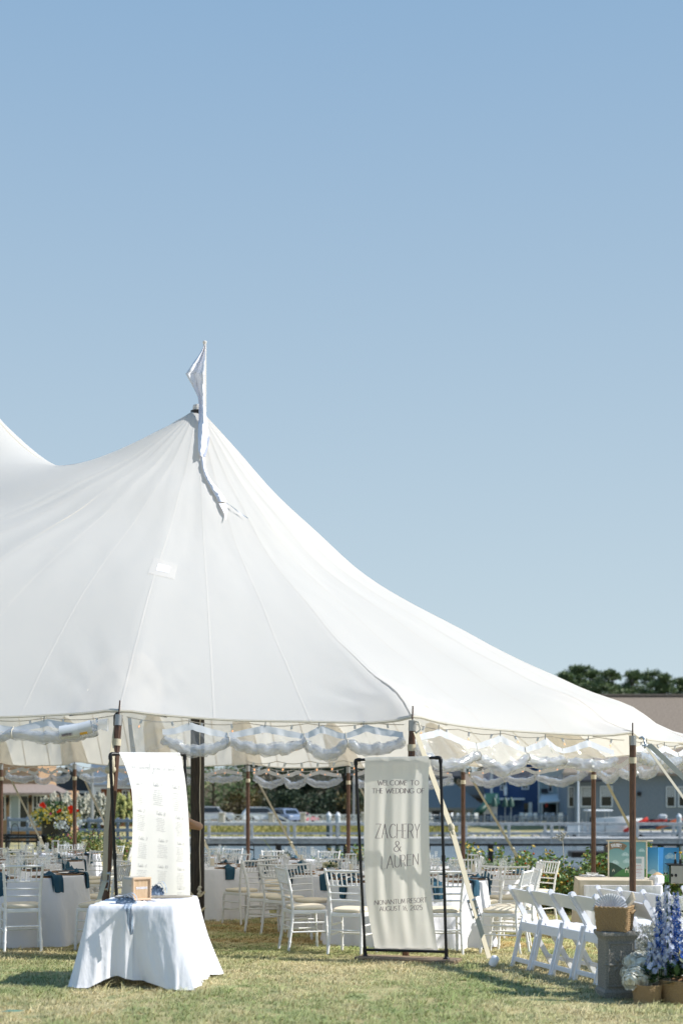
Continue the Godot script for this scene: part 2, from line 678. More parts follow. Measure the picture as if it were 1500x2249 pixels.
# a point of the roof: j along the eave, t from the ridge (0) to the eave (1)
func roof(j: int, t: float, lift := 0.0) -> Vector3:
	var b: Vector3 = rim[posmod(j, rim.size())]
	# the front panels all run up to the near peak; behind, they spread along the ridge
	var sx := lerpf(PEAK[0].x, PEAK[1].x, smoothstep(-10.5, -8.0, b.x) if b.z > PEAK[1].z else smoothstep(-6.0, -1.0, b.x))
	var sz := lerpf(PEAK[0].z, PEAK[1].z, (sx - PEAK[0].x) / (PEAK[1].x - PEAK[0].x))
	var p := Vector3(lerpf(sx, b.x, t), 0, lerpf(sz, b.z, t))
	p.y = roof_y(p.x, p.z, E + 0.5) + (b.y - roof_y(b.x, b.z, E + 0.5)) * pow(t, 4.0)
	# each panel hangs a little slack between its seams
	var pf := fposmod(j, 8) / 8.0
	p.y -= 0.007 * sin(PI * pf) * sin(PI * pow(t, 0.8)) + 0.02 * wob.get_noise_2d(j * 0.1, t * 2.5) * sin(PI * t)
	# creases that run out from each side pole, and a little slack elsewhere
	var u := fposmod(j, SPAN) / float(SPAN)
	var near := minf(u, 1.0 - u)
	var post := eave_top(int(round(float(posmod(j, rim.size())) / SPAN)))
	var q := Vector2(p.x - post.x, p.z - post.z)
	var l := q.length()
	if l < 1.4:
		var an := q.angle()
		p.y += (sin(an * 15.0 + post.x) * 0.55 + sin(an * 27.0 + 2.0 * post.x) * 0.3) * 0.03 * smoothstep(0.02, 0.15, l) * (1.0 - smoothstep(0.3, 1.3, l))
		p.y += 0.03 * exp(-l * l / 0.06) * t
	return p + Vector3(0, lift, 0)


# where the line of sight through a pixel first meets the roof
func on_roof(x: float, y: float, gap: float) -> Vector3:
	var d := 14.9
	while d < 19.9:
		var p := far(x, y, d)
		if roof_y(p.x, p.z, E + 0.5) + gap >= p.y:
			return p
		d += 0.02
	return far(x, y, 19.7)


func make_tent() -> void:
	prepare_tent()
	var n: int = rim.size()
	var tent := thing("sailcloth_tent", "large white sailcloth wedding tent with pointed peaks and open sides", "tent")
	# one panel of cloth between two seams, eight columns wide
	var trows := 44
	for p0 in range(0, n, 8):
		var g := Geo.new()
		var rows := []
		for i in trows + 1:
			var t := pow(float(i) / trows, 1.15)
			var row := PackedVector3Array()
			for j in range(p0 - 1, p0 + 10):
				row.push_back(roof(j, maxf(t, 0.004)))
			rows.append(row)
		panel_grid(g, rows)
		obj("roof_panel", g, M.canvas, tent)
	for p0 in range(0, n, 8):
		var g := Geo.new()
		var rows := []
		for i in trows + 1:
			var t := pow(float(i) / trows, 1.15)
			t = maxf(t, 0.012)
			var c := roof(p0, t)
			var side := (roof(p0 + 1, t) - roof(p0 - 1, t)).normalized()
			var up := side.cross(roof(p0, minf(t + 0.02, 1.0)) - roof(p0, t - 0.01)).normalized()
			up = up if up.y > 0 else -up
			var w := lerpf(0.004, 0.011, t)
			rows.append(PackedVector3Array([c - side * w + up * 0.0018, c + side * w + up * 0.0018]))
		g.grid(rows)
		obj("seam", g, M.seam, tent)
	# rope sewn in the hem, and the hem itself
	for k in POSTS.size():
		var pts := []
		var rows := [PackedVector3Array(), PackedVector3Array()]
		for j in SPAN + 1:
			var p := roof(k * SPAN + j, 1.0)
			pts.append(p + Vector3(0, -0.012, 0))
			rows[0].push_back(p + Vector3(0, 0.002, 0))
			rows[1].push_back(p + Vector3(0, -0.022, 0))
		var g := Geo.new()
		g.grid(rows)
		obj("hem", g, M.patch, tent)
		var r := Geo.new()
		r.tube(pts, 0.006, 5)
		obj("hem_rope", r, M.rope, tent)
	# doubled cloth below each side pole: an oval and a star of webbing patches
	for k in POSTS.size():
		var g := Geo.new()
		var rows := [[], []]
		for i in 15:
			var pair := [PackedVector3Array(), PackedVector3Array()]
			for a in 9:
				var u := (a - 4) / 4.0
				var deep := 0.15 * sqrt(maxf(1.0 - u * u, 0.0))
				pair[0].push_back(roof(k * SPAN + a - 4, 1.0 - deep * i / 14.0, -0.03))
			rows[0].append(pair[0])
		g.grid(rows[0])
		obj("corner_patch", g, M.patch, tent)
	# a small square mend on the front slope
	var pg := Geo.new()
	var sg := Geo.new()
	var best := Vector2i.ZERO
	var off := 1e9
	for j in range(0, 2 * SPAN):
		for i in range(15, 60):
			var p := roof(j, i * 0.01)
			var q := Vector2(750.0 + p.x * F / -p.z, HY - (p.y - E) * F / -p.z)
			if q.distance_to(Vector2(350, 1273)) < off:
				off = q.distance_to(Vector2(350, 1273))
				best = Vector2i(j, i)
	for w in [[pg, 2, 0.016, 0.004], [sg, 1, 0.007, 0.007]]:
		var rows := []
		for i in 5:
			var row := PackedVector3Array()
			for j in range(-w[1], w[1] + 1):
				row.push_back(roof(best.x + j, best.y * 0.01 + w[2] * (i - 2), w[3]))
			rows.append(row)
		w[0].grid(rows)
	obj("mending_patch", pg, M.canvas, tent)
	obj("mending_square", sg, M.resin, tent)
	# sleeves at the peaks
	for i in 2:
		var g := Geo.new()
		g.lathe([Vector2(0.085, -0.1), Vector2(0.07, -0.02), Vector2(0.06, 0.03), Vector2(0.02, 0.045)], 14, Transform3D(Basis(), PEAK[i]))
		obj("peak_sleeve", g, M.seam, tent)
	make_poles()
	make_sidewalls()
	make_flag()


# like Geo.grid, but the first and last column only shape the normals
func panel_grid(g: Geo, rows: Array) -> void:
	var h: int = rows.size()
	var w: int = rows[0].size()
	var i0 := g.v.size()
	for i in h:
		for j in range(1, w - 1):
			var nn: Vector3 = (rows[i][j + 1] - rows[i][j - 1]).cross(rows[mini(i + 1, h - 1)][j] - rows[maxi(i - 1, 0)][j])
			g.put(rows[i][j], nn.normalized() if nn.y > 0 else -nn.normalized(), Vector2(float(j) / w, float(i) / h))
	var ww := w - 2
	for i in h - 1:
		for j in ww - 1:
			var a := i0 + i * ww + j
			var fn := (g.v[a + 1] - g.v[a]).cross(g.v[a + ww] - g.v[a])
			if fn.dot(g.n[a]) > 0:
				g.tri(a, a + 1, a + ww + 1)
				g.tri(a, a + ww + 1, a + ww)
			else:
				g.tri(a, a + ww + 1, a + 1)
				g.tri(a, a + ww, a + ww + 1)


func strap(pts: Array, w: float, across: Vector3, m: Material, called: String, parent) -> MeshInstance3D:
	# flat webbing 4 mm thick that follows the points
	var front := []
	var back := []
	for i in pts.size():
		var d: Vector3 = (pts[mini(i + 1, pts.size() - 1)] - pts[maxi(i - 1, 0)]).normalized()
		var sd := (across - d * across.dot(d)).normalized()
		var nn := d.cross(sd) * 0.002
		var hw := w * 0.5
		front.append(PackedVector3Array([pts[i] - sd * hw + nn, pts[i] + sd * hw + nn]))
		back.append(PackedVector3Array([pts[i] + sd * hw - nn, pts[i] - sd * hw - nn]))
	var g := Geo.new()
	g.grid(front)
	g.grid(back)
	return obj(called, g, m, parent)


func make_poles() -> void:
	var words := ["side pole beyond the picture's edge", "leaning dark wooden tent pole behind the seating chart", "dark wooden tent pole behind the grey welcome banner", "dark wooden tent pole in front of the ice cream stand", "tent pole at the rounded end of the tent", "tent pole just left of the ice cream display", "tent pole right of the welcome banner, before the hedge", "tent pole left of the welcome banner", "tent pole with the hanging chain beside its foot", "tent pole hidden behind the seating chart", "tent pole beside the big flower planter", "tent pole at the outer edge of the far row", "", "", "", ""]
	var feet := {1: Vector3(-2.42, 0, -14.35), 2: Vector3(0.668, 0, -14.85)}
	for k in range(1, 12):
		if k == 4:
			continue
		var top := eave_top(k)
		var foot: Vector3 = feet.get(k, Vector3(top.x, 0, top.z))
		foot.y = ground(foot.x, -foot.z)
		var t := thing("tent_pole", "brown stained " + words[k] if not words[k].begins_with("dark") and not words[k].begins_with("leaning") else words[k], "pole", foot, 0.0, "side poles round the tent")
		var l := top - foot
		var dir := l.normalized()
		var g := Geo.new()
		g.prism(Vector3.ZERO, l - dir * 0.12, 0.038, 8)
		obj("shaft", g, M.pole, t)
		g = Geo.new()
		g.tube([l - dir * 0.13, l - dir * 0.02], 0.041, 10)
		obj("metal_cap", g, M.zinc, t)
		g = Geo.new()
		g.tube([l - dir * 0.05, l + dir * 0.13], 0.0085, 6)
		obj("pin", g, M.pole, t)
		g = Geo.new()
		g.tube([l - dir * 0.34, l - dir * 0.27], 0.044, 10)
		obj("wall_tie", g, M.web, t)
	# centre poles
	for i in 2:
		if i == 0:
			continue
		var p: Vector3 = PEAK[i]
		var foot := gp(p.x, -p.z)
		var t := thing("center_pole", "thick dark octagonal center pole of the tent with a cream rope", "pole", foot)
		var g := Geo.new()
		var hh := p.y - foot.y
		g.prism(Vector3.ZERO, Vector3(0, hh - 0.05, 0), 0.1, 8)
		obj("shaft", g, M.dark_pole, t)
		g = Geo.new()
		var pts := []
		for k in 30:
			pts.append(Vector3(0.045 + 0.006 * sin(k * 1.7), 0.45 + (hh - 1.1) * k / 29.0, 0.105 + 0.004 * cos(k * 2.3)))
		g.tube(pts, 0.007, 5)
		obj("rope", g, M.rope, t)
		g = Geo.new()
		for k in 4:
			g.ball(Vector3(0.03 + 0.012 * (k % 2), 0.45 + 0.03 * k, 0.115), Vector3(0.028, 0.022, 0.02), 7, 5)
		obj("knot", g, M.rope, t)
		g = Geo.new()
		for y in [0.4, 0.18]:
			g.tube([Vector3(-0.1, y + 0.07, 0.03), Vector3(-0.03, y, 0.11), Vector3(0.05, y + 0.02, 0.11), Vector3(0.1, y + 0.07, 0.03)], 0.018, 5)
		obj("lashing", g, M.web, t)
		g = Geo.new()
		g.lathe([Vector2(0.022, 0), Vector2(0.022, 0.95), Vector2(0.028, 0.955), Vector2(0.028, 0.98), Vector2(0.004, 0.995)], 10, Transform3D(Basis(), Vector3(0.1, hh - 0.06, 0)))
		obj("flag_mast", g, M.seam, t)
	# guy straps with ratchets, from the pole heads to the stakes
	var st := thing("guy_strap", "cream guy strap with a ratchet running past the welcome banner to a capped stake", "strap", gp(1.44, 13.88), 0.0, "guy straps of the tent")
	var o := st.position
	var a := eave_top(2) + Vector3(0.03, -0.14, 0.06) - o
	var b := Vector3(0.0, 0.1, 0.0)
	var k1 := a.lerp(b, 0.44) + Vector3(0.045, 0, 0)
	var k2 := a.lerp(b, 0.79) + Vector3(0.012, 0, 0)
	strap([a, a.lerp(k1, 0.5), k1], 0.062, Vector3(1, 0.2, -0.7), M.web, "webbing", st)
	strap([k1, k1.lerp(k2, 0.4), k2], 0.058, Vector3(1, 0, -0.5), M.web, "webbing", st)
	strap([k2, k2.lerp(b, 0.5), b], 0.06, Vector3(1, 0.1, -0.8), M.web, "webbing", st)
	var kn := Geo.new()
	kn.ball(k1, Vector3(0.035, 0.05, 0.03), 8, 6)
	kn.ball(k1 + Vector3(0.01, -0.06, 0.01), Vector3(0.028, 0.05, 0.026), 8, 6)
	obj("knot", kn, M.web, st)
	ratchet(k2, (b - a).normalized(), st)
	var lp := Geo.new()
	lp.tube([a + Vector3(-0.03, 0.12, -0.05), a + Vector3(0.03, 0.1, 0), a + Vector3(0.05, 0.02, 0.01), a + Vector3(0.0, -0.02, 0.0)], 0.01, 5)
	obj("rope_loop", lp, M.rope, st)
	var stake := thing("tent_stake", "tent stake under a round white plastic cap on the lawn", "stake", gp(1.46, 13.86))
	var sg := Geo.new()
	sg.tube([Vector3(0, -0.1, 0), Vector3(0.0, 0.09, 0)], 0.016, 8)
	obj("shaft", sg, M.zinc, stake)
	sg = Geo.new()
	sg.lathe([Vector2(0.032, 0.0), Vector2(0.042, 0.02), Vector2(0.044, 0.07), Vector2(0.038, 0.095), Vector2(0.018, 0.108), Vector2(0.001, 0.11)], 16, Transform3D(Basis(Vector3.BACK, -0.45), Vector3(0.0, 0.03, 0)))
	obj("cap", sg, M.resin, stake)
	# the strap of the leaning pole
	st = thing("guy_strap", "wide knotted cream guy strap in front of the leaning pole and seating chart", "strap", gp(-2.62, 13.6), 0.0, "guy straps of the tent")
	o = st.position
	a = at(257, 1594, 214) - o
	k1 = at(243, 1690, 216) - o
	k2 = at(231, 1935, 221) - o
	b = Vector3(0.12, 0.05, 0.0)
	strap([a, a.lerp(k1, 0.5), k1], 0.06, Vector3(1, 0.1, -0.6), M.web, "webbing", st)
	strap([k1, k1.lerp(k2, 0.2), k1.lerp(k2, 0.55) + Vector3(-0.012, 0, 0), k2], 0.055, Vector3(1, 0, -0.9), M.web, "webbing", st)
	strap([k2, b], 0.05, Vector3(1, 0, 0.3), M.web, "webbing", st)
	kn = Geo.new()
	kn.ball(k1, Vector3(0.06, 0.045, 0.035), 9, 6)
	kn.ball(k1 + Vector3(0.02, 0.06, 0.02), Vector3(0.032, 0.08, 0.026), 8, 6)
	kn.ball(k1 + Vector3(0.01, -0.11, 0.01), Vector3(0.03, 0.1, 0.024), 8, 6)
	obj("knot", kn, M.web, st)
	ratchet(k2, (b - k1).normalized(), st)
	lp = Geo.new()
	lp.tube([a + Vector3(0.02, 0.16, -0.03), a + Vector3(-0.02, 0.1, 0), a + Vector3(-0.02, 0.0, 0.0)], 0.014, 6)
	obj("rope_loop", lp, M.iron, st)
	# two straps at the right pole, one taut and one broad
	var r0 := at(1419, 1640, 193)
	st = thing("guy_strap", "narrow taut cream guy strap leaving the right pole toward the lower right", "strap", r0, 0.0, "guy straps of the tent")
	strap([Vector3.ZERO, at(1500, 1752, 203) - r0, at(1640, 1945, 222) - r0], 0.032, Vector3(1, 0.4, -0.5), M.web, "webbing", st)
	var r1 := at(1425, 1636, 193)
	st = thing("guy_strap", "broad rust-stained guy strap with a shackle at the right pole", "strap", r1, 0.0, "guy straps of the tent")
	strap([Vector3.ZERO, at(1460, 1668, 196) - r1, at(1500, 1708, 199) - r1, at(1700, 1900, 218) - r1], 0.055, Vector3(1, 1.0, 0.2), M.web, "webbing", st)
	var sh := Geo.new()
	sh.tube([at(1403, 1622, 191) - r1, at(1409, 1619, 191) - r1, at(1414, 1624, 191.5) - r1, at(1417, 1639, 192) - r1, at(1409, 1637, 192) - r1], 0.014, 6)
	obj("shackle", sh, M.steel, st)
	sh = Geo.new()
	sh.bar(at(1413, 1643, 192.6) - r1, at(1426, 1636, 192.6) - r1, 0.03, 0.02, 0.004)
	obj("buckle", sh, M.steel, st)
	# straps behind the tent
	var back := [[5, Vector3(1.5, 0, -1.2), "left of the ice cream display"], [6, Vector3(1.5, 0, -1.0), "from the far pole to the rose hedge"], [7, Vector3(1.2, 0, -1.4), "behind the welcome banner"], [8, Vector3(1.25, 0, -0.7), "over the far tables left of the welcome banner"], [10, Vector3(0.95, 0, -1.0), "between the planter and the seating chart"], [11, Vector3(1.0, 0, -0.8), "in front of the black flower planter"], [9, Vector3(1.2, 0, -0.9), "beside the center pole"]]
	for w in back:
		var top := eave_top(w[0]) + Vector3(0.1, -0.16, -0.06)
		var foot := Vector3(top.x + w[1].x, 0, top.z + w[1].z)
		foot.y = ground(foot.x, -foot.z)
		var s2 := thing("guy_strap", "ochre guy strap sloping down " + w[2], "strap", foot, 0.0, "guy straps of the tent")
		var tt := top - foot
		var md := tt * 0.45
		strap([tt, md], 0.04, Vector3(1, 0.3, 0.3), M.web, "webbing", s2)
		strap([md, Vector3.ZERO], 0.055, Vector3(1, 0.3, -0.2), M.web, "webbing", s2)
		var g2 := Geo.new()
		g2.ball(md, Vector3(0.04, 0.03, 0.02), 7, 5)
		g2.bar(md, md + Vector3(-0.05, 0.13, 0.01), 0.03, 0.006)
		obj("knot", g2, M.web, s2)


func ratchet(p: Vector3, d: Vector3, st: Node3D) -> void:
	var z := d
	var xx := Vector3.RIGHT - z * z.x
	xx = xx.normalized()
	var tr := Transform3D(Basis(xx, z, xx.cross(z)), p)
	var g := Geo.new()
	for s in [-1.0, 1.0]:
		g.box(tr * Transform3D(Basis(), Vector3(s * 0.042, 0.0, 0.01)), Vector3(0.006, 0.2, 0.036), 0.002)
		g.box(tr * Transform3D(Basis(Vector3.RIGHT, 0.25), Vector3(s * 0.034, -0.03, 0.03)), Vector3(0.005, 0.16, 0.025), 0.002)
	obj("ratchet_frame", g, M.steel, st)
	g = Geo.new()
	for y in [-0.085, 0.0, 0.08]:
		g.tube([tr * Vector3(-0.045, y, 0.012), tr * Vector3(0.045, y, 0.012)], 0.016 if y == -0.085 else 0.011, 8)
	obj("ratchet_bar", g, M.steel, st)


func make_flag() -> void:
	var top: Vector3 = PEAK[1] + Vector3(0, 0.95, 0)
	var fl := Geo.new()
	# left and right edges of the hanging pennant, as seen: x, y, and how far it stands in front of the mast
	var pts := [[449, 757, 452, 757, 0.0], [440, 775, 451.5, 772, 0.05], [422, 800, 451, 795, 0.13], [408, 821, 450.5, 818, 0.16], [423, 848, 450, 845, 0.1], [435, 872, 450, 870, 0.08], [437, 888, 450.5, 890, 0.12], [437, 910, 453, 908, 0.2], [436, 935, 457, 932, 0.28], [435, 962, 461, 962, 0.33], [436, 990, 455, 992, 0.4], [441, 1005, 450, 1008, 0.45]]
	var rows := []
	for k in pts.size() - 1:
		for f in 4:
			var u := f / 4.0
			var row := PackedVector3Array()
			var q := []
			for j in 5:
				q.append(lerpf(pts[k][j], pts[k + 1][j], u))
			for j in 13:
				var w := j / 12.0
				var p := far(lerpf(q[0], q[2], w), lerpf(q[1], q[3], w), 19.8 - q[4] - 0.075 * sin(w * 7.0 + k * 0.5) * (0.3 + w * (1.0 - w) * 3.0) - 0.03)
				if k >= 7:
					var r := on_roof(lerpf(q[0], q[2], w), lerpf(q[1], q[3], w), 0.09 + 0.05 * sin(w * 7.0 + k * 0.6))
					p = p.lerp(r, smoothstep(7.0, 9.0, k + u)) if r.z < p.z else r
				row.push_back(p)
			rows.append(row)
	var flag := thing("pennant_flag", "long white pennant hanging twisted from the mast over the tent peak", "flag", top)
	for r in rows:
		for j in r.size():
			r[j] -= top
	fl.grid(rows)
	obj("flag_cloth", fl, M.linen, flag)
	# the twisted tail that lies down the front of the roof and forks into two points
	var tail := [[441, 1003, 451, 1005], [444, 1025, 451, 1024], [449, 1045, 457, 1042], [458, 1062, 468, 1060], [468, 1080, 482, 1076], [475, 1092, 492, 1090], [481, 1105, 500, 1106]]
	rows = []
	for k in tail.size() - 1:
		for f in 4:
			var u := f / 4.0
			var row := PackedVector3Array()
			for j in 7:
				var w := j / 6.0
				var x0 := lerpf(lerpf(tail[k][0], tail[k + 1][0], u), lerpf(tail[k][2], tail[k + 1][2], u), w)
				var y0 := lerpf(lerpf(tail[k][1], tail[k + 1][1], u), lerpf(tail[k][3], tail[k + 1][3], u), w)
				row.push_back(on_roof(x0, y0, 0.03 + 0.05 * sin(PI * w) + 0.012 * sin(k * 5.0 + f * 1.9 + w * 4.0)) - top)
			rows.append(row)
	var tg := Geo.new()
	tg.grid(rows)
	for fork in [[[481, 1105], [500, 1106], [490, 1122], [500, 1120], [495, 1132], [498, 1132], [496, 1141], [497, 1141]], [[493, 1100], [500, 1106], [512, 1113], [515, 1118], [528, 1126], [529, 1130], [545, 1137], [545, 1139]]]:
		var rr := []
		for k in 4:
			rr.append(PackedVector3Array([on_roof(fork[k * 2][0], fork[k * 2][1], 0.05 + 0.02 * (k % 2)) - top, on_roof(fork[k * 2 + 1][0], fork[k * 2 + 1][1], 0.04 + 0.02 * (k % 2)) - top]))
		tg.grid(rr)
	obj("flag_tail", tg, M.linen, flag)


# a clear vinyl sidewall rolled up under the eave: header band hooked to the hem, clear film, and the roll tied up in swags
func sidewall(k: int, u0: float, u1: float, cells: int, label: String, seed_: int, drop := 1.0) -> Node3D:
	var mid := eave_at(k, (u0 + u1) * 0.5)
	var t := thing("rolled_sidewall", label, "sidewall", mid, 0.0, "rolled clear sidewalls under the eave")
	var out := (mid - Vector3(-3.0, mid.y, -20.0)).normalized()
	var r := RandomNumberGenerator.new()
	r.seed = seed_
	var hooks := []
	for c in cells:
		hooks.append(r.randf_range(0.28, 0.62))
	var per := 22
	var total := cells * per
	var cuts := [0.0]
	var deep := []
	for c in cells:
		deep.append(r.randf_range(0.03, 0.13))
	for c in cells:
		cuts.append(cuts[c] + r.randf_range(0.7, 1.4))
	for c in cells + 1:
		cuts[c] = cuts[c] / cuts[cells] if c < cells else 1.0
	var top := PackedVector3Array()
	var band := PackedVector3Array()
	var core := []
	var rad := []
	var hookpts := []
	var ties := []
	for i in total + 1:
		var cell: int = mini(i / per, cells - 1)
		var f := (i - cell * per) / float(per)
		var uu := lerpf(u0, u1, lerpf(cuts[cell], cuts[cell + 1], f))
		var e := eave_at(k, uu) - mid
		var hk: float = hooks[cell]
		var rise := f / hk if f < hk else (1.0 - f) / (1.0 - hk)
		var peak := pow(clampf(rise, 0, 1), 1.15)
		var sag := sin(PI * f)
		var ty := lerpf(-0.14, -0.05, peak) * drop + 0.012 * wob.get_noise_2d(i * 0.15, seed_ * 7.0)
		var wv := wob.get_noise_2d(i * 0.23, seed_ * 3.0)
		top.push_back(e + Vector3(0, ty, 0) + out * (0.01 * wv))
		band.push_back(e + Vector3(0, ty - 0.055 - 0.02 * sag, 0) + out * (0.012 + 0.03 * wv * sag))
		core.append(e + Vector3(0, (-0.235 - deep[cell] * sag + 0.035 * wv) * drop, 0) + out * (0.02 + 0.02 * wv))
		rad.append((0.044 + 0.02 * pow(sag, 0.8)) * (1.0 + 0.2 * wob.get_noise_2d(i * 0.35, seed_)))
		if i == cell * per and i > 0:
			ties.append(i)
	for c in cells:
		hookpts.append(top[c * per + int(hooks[c] * per)])
	var g := Geo.new()
	g.grid([top, band])
	obj("header_band", g, M.vinyl, t)
	# film, pleated from each hook
	var rows := []
	for j in 7:
		var v := j / 6.0
		var row := PackedVector3Array()
		for i in total + 1:
			var cell: int = mini(i / per, cells - 1)
			var f := (i - cell * per) / float(per)
			var low: Vector3 = core[i] + Vector3(0, rad[i] * 0.2, 0) + out * rad[i] * 0.9
			var p: Vector3 = band[i].lerp(low, v)
			var pl := sin((f - hooks[cell]) / (0.06 + 0.25 * v) * 4.6 + seed_)
			p += out * (pl * 0.02 * sin(PI * minf(v * 1.2, 1.0)) + wob.get_noise_2d(i * 0.6, j * 1.1 + seed_) * 0.008)
			row.push_back(p)
		rows.append(row)
	g = Geo.new()
	g.grid(rows)
	obj("clear_film", g, M.film, t)
	# the roll, crumpled, in two layers
	for layer in 2:
		var ring := []
		for i in total + 1:
			var d: Vector3 = (core[mini(i + 1, total)] - core[maxi(i - 1, 0)]).normalized()
			var up := out.cross(d).normalized()
			var row := PackedVector3Array()
			for q in 22:
				var an := TAU * q / 22.0
				var rr: float = rad[i] * (1.0 if layer == 0 else 0.8) * (1.0 + 0.42 * wob.get_noise_3d(i * 0.11, cos(an + i * 0.16) * 1.7, sin(an + i * 0.16) * 1.7 + seed_ + layer * 9.0) + (0.1 if layer == 0 else 0.35) * wob.get_noise_3d(i * 0.6, q * 1.7, seed_ + 4.0))
				row.push_back(core[i] + (out * cos(an) + up * sin(an)) * rr)
			ring.append(row)
		g = Geo.new()
		if layer == 0:
			g.grid(ring, true)
		else:
			for i in total:
				for q in 22:
					g.face([ring[i][q], ring[i][(q + 1) % 22], ring[i + 1][(q + 1) % 22], ring[i + 1][q]])
		obj("roll", g, M.roll, t)
	for i in ties:
		g = Geo.new()
		var ring := []
		for q in 9:
			var an := TAU * q / 8.0
			ring.append(core[i] + (out * cos(an) + Vector3.UP * sin(an)) * (rad[i] + 0.006))
		g.tube(ring, 0.005, 4)
		g.tube([core[i] + Vector3(0, rad[i], 0), top[i] + Vector3(0, 0.01, 0)], 0.004, 4)
		obj("tie_cord", g, M.rope, t)
	for p in hookpts:
		g = Geo.new()
		g.tube([p + Vector3(0, -0.015, 0), p + Vector3(0.0, 0.0, 0), p + Vector3(0.004, 0.045, 0)], 0.006, 5)
		obj("hook", g, M.zinc, t)
	return t


func make_sidewalls() -> void:
	sidewall(1, 0.15, 0.97, 4, "front clear sidewall rolled up between the leaning pole and the welcome banner", 3)
	sidewall(2, 0.0, 0.92, 4, "front clear sidewall rolled up right of the welcome banner", 7, 1.3)
	sidewall(3, 0.06, 0.9, 3, "clear sidewall rolled up on the far right past the right pole", 11)
	sidewall(4, 0.1, 0.95, 4, "clear sidewall rolled up at the rounded end behind the right pole", 13)
	sidewall(5, 0.05, 0.93, 3, "far clear sidewall hanging over the grey boathouse", 17)
	sidewall(6, 0.08, 0.95, 3, "far clear sidewall in a deep swag behind the front roll", 19)
	sidewall(7, 0.06, 0.94, 3, "far clear sidewall before the dark trees, left of the welcome banner", 23)
	sidewall(8, 0.06, 0.94, 2, "far clear sidewall right of the center pole", 29)
	sidewall(9, 0.06, 0.94, 3, "far clear sidewall half hidden by the seating chart", 31)
	sidewall(10, 0.06, 0.94, 3, "far clear sidewall above the black flower planter", 37)
	var left := sidewall(0, 0.4, 0.93, 2, "front clear sidewall with a printed maker's label, left of the leaning pole", 41, 0.8)
	# the printed label wrapped on the end of the roll
	var o := left.position
	var g := Geo.new()
	g.tube([at(134, 1610, 216) - o, at(166, 1605, 216) - o, at(176, 1603, 216) - o], 0.073, 14, false)
	obj("maker_label", g, M.vinyl, left)
	g = Geo.new()
	g.tube([at(176, 1602, 216) - o, at(203, 1595, 216) - o], 0.066, 14, false)
	obj("care_label", g, M.vinyl, left)
	g = Geo.new()
	g.tube([at(203, 1595, 216) - o, at(220, 1591, 216) - o, at(238, 1592, 216) - o], [0.06, 0.05, 0.07], 14, false)
	obj("rolled_end", g, M.roll, left)
	g = Geo.new()
	g.box(Transform3D(Basis(Vector3.BACK, 0.18), at(187, 1611, 217) - o + Vector3(0, 0, 0.066)), Vector3(0.075, 0.025, 0.003))
	obj("warning_strip", g, mat(lin(0.6, 0.3, 0.02), 0.5), left)
	g = Geo.new()
	write_line(g, "MARSHALL", func(p: Vector2): return at(140 + p.x, 1619 - p.y - p.x * 0.16, 216) - o + Vector3(0, 0, 0.076), 0.0, 0.0, 6.0, 0.62, 0.9, -1)
	obj("lettering", g, M.ink, left)
	# the silver start of the front sidewall beside the leaning pole
	g = Geo.new()
	var st := thing("sidewall_flap", "silver-grey hemmed sidewall end hanging in front of the cream ceiling", "sidewall", at(286, 1577, 214))
	o = st.position
	g.grid([PackedVector3Array([at(281, 1576, 214) - o, at(289, 1577, 214.4) - o]), PackedVector3Array([at(284, 1612, 213.6) - o, at(293, 1614, 214.2) - o]), PackedVector3Array([at(289, 1658, 213.8) - o, at(300, 1658, 214.4) - o])])
	obj("band", g, M.vinyl, st)
	g = Geo.new()
	var rows := []
	for i in 7:
		var row := PackedVector3Array()
		for j in 9:
			row.push_back(at(lerpf(291 + i * 1.6, 420 - i * 9.0, j / 8.0), lerpf(1578 + i * 13.3, lerpf(1590, 1640, i / 6.0), j / 8.0), 213.9 + 0.25 * sin(i * 2.0 + j * 1.3)) - o)
		rows.append(row)
	g.grid(rows)
	obj("clear_film", g, M.film, st)
	for p in [Vector2(287, 1592), Vector2(294, 1640)]:
		g = Geo.new()
		g.lathe([Vector2(0.006, 0), Vector2(0.012, 0.0), Vector2(0.012, 0.004), Vector2(0.006, 0.004)], 10, Transform3D(Basis(Vector3.RIGHT, PI / 2), at(p.x, p.y, 214.6) - o))
		obj("grommet", g, M.steel, st)
	make_string_lights()


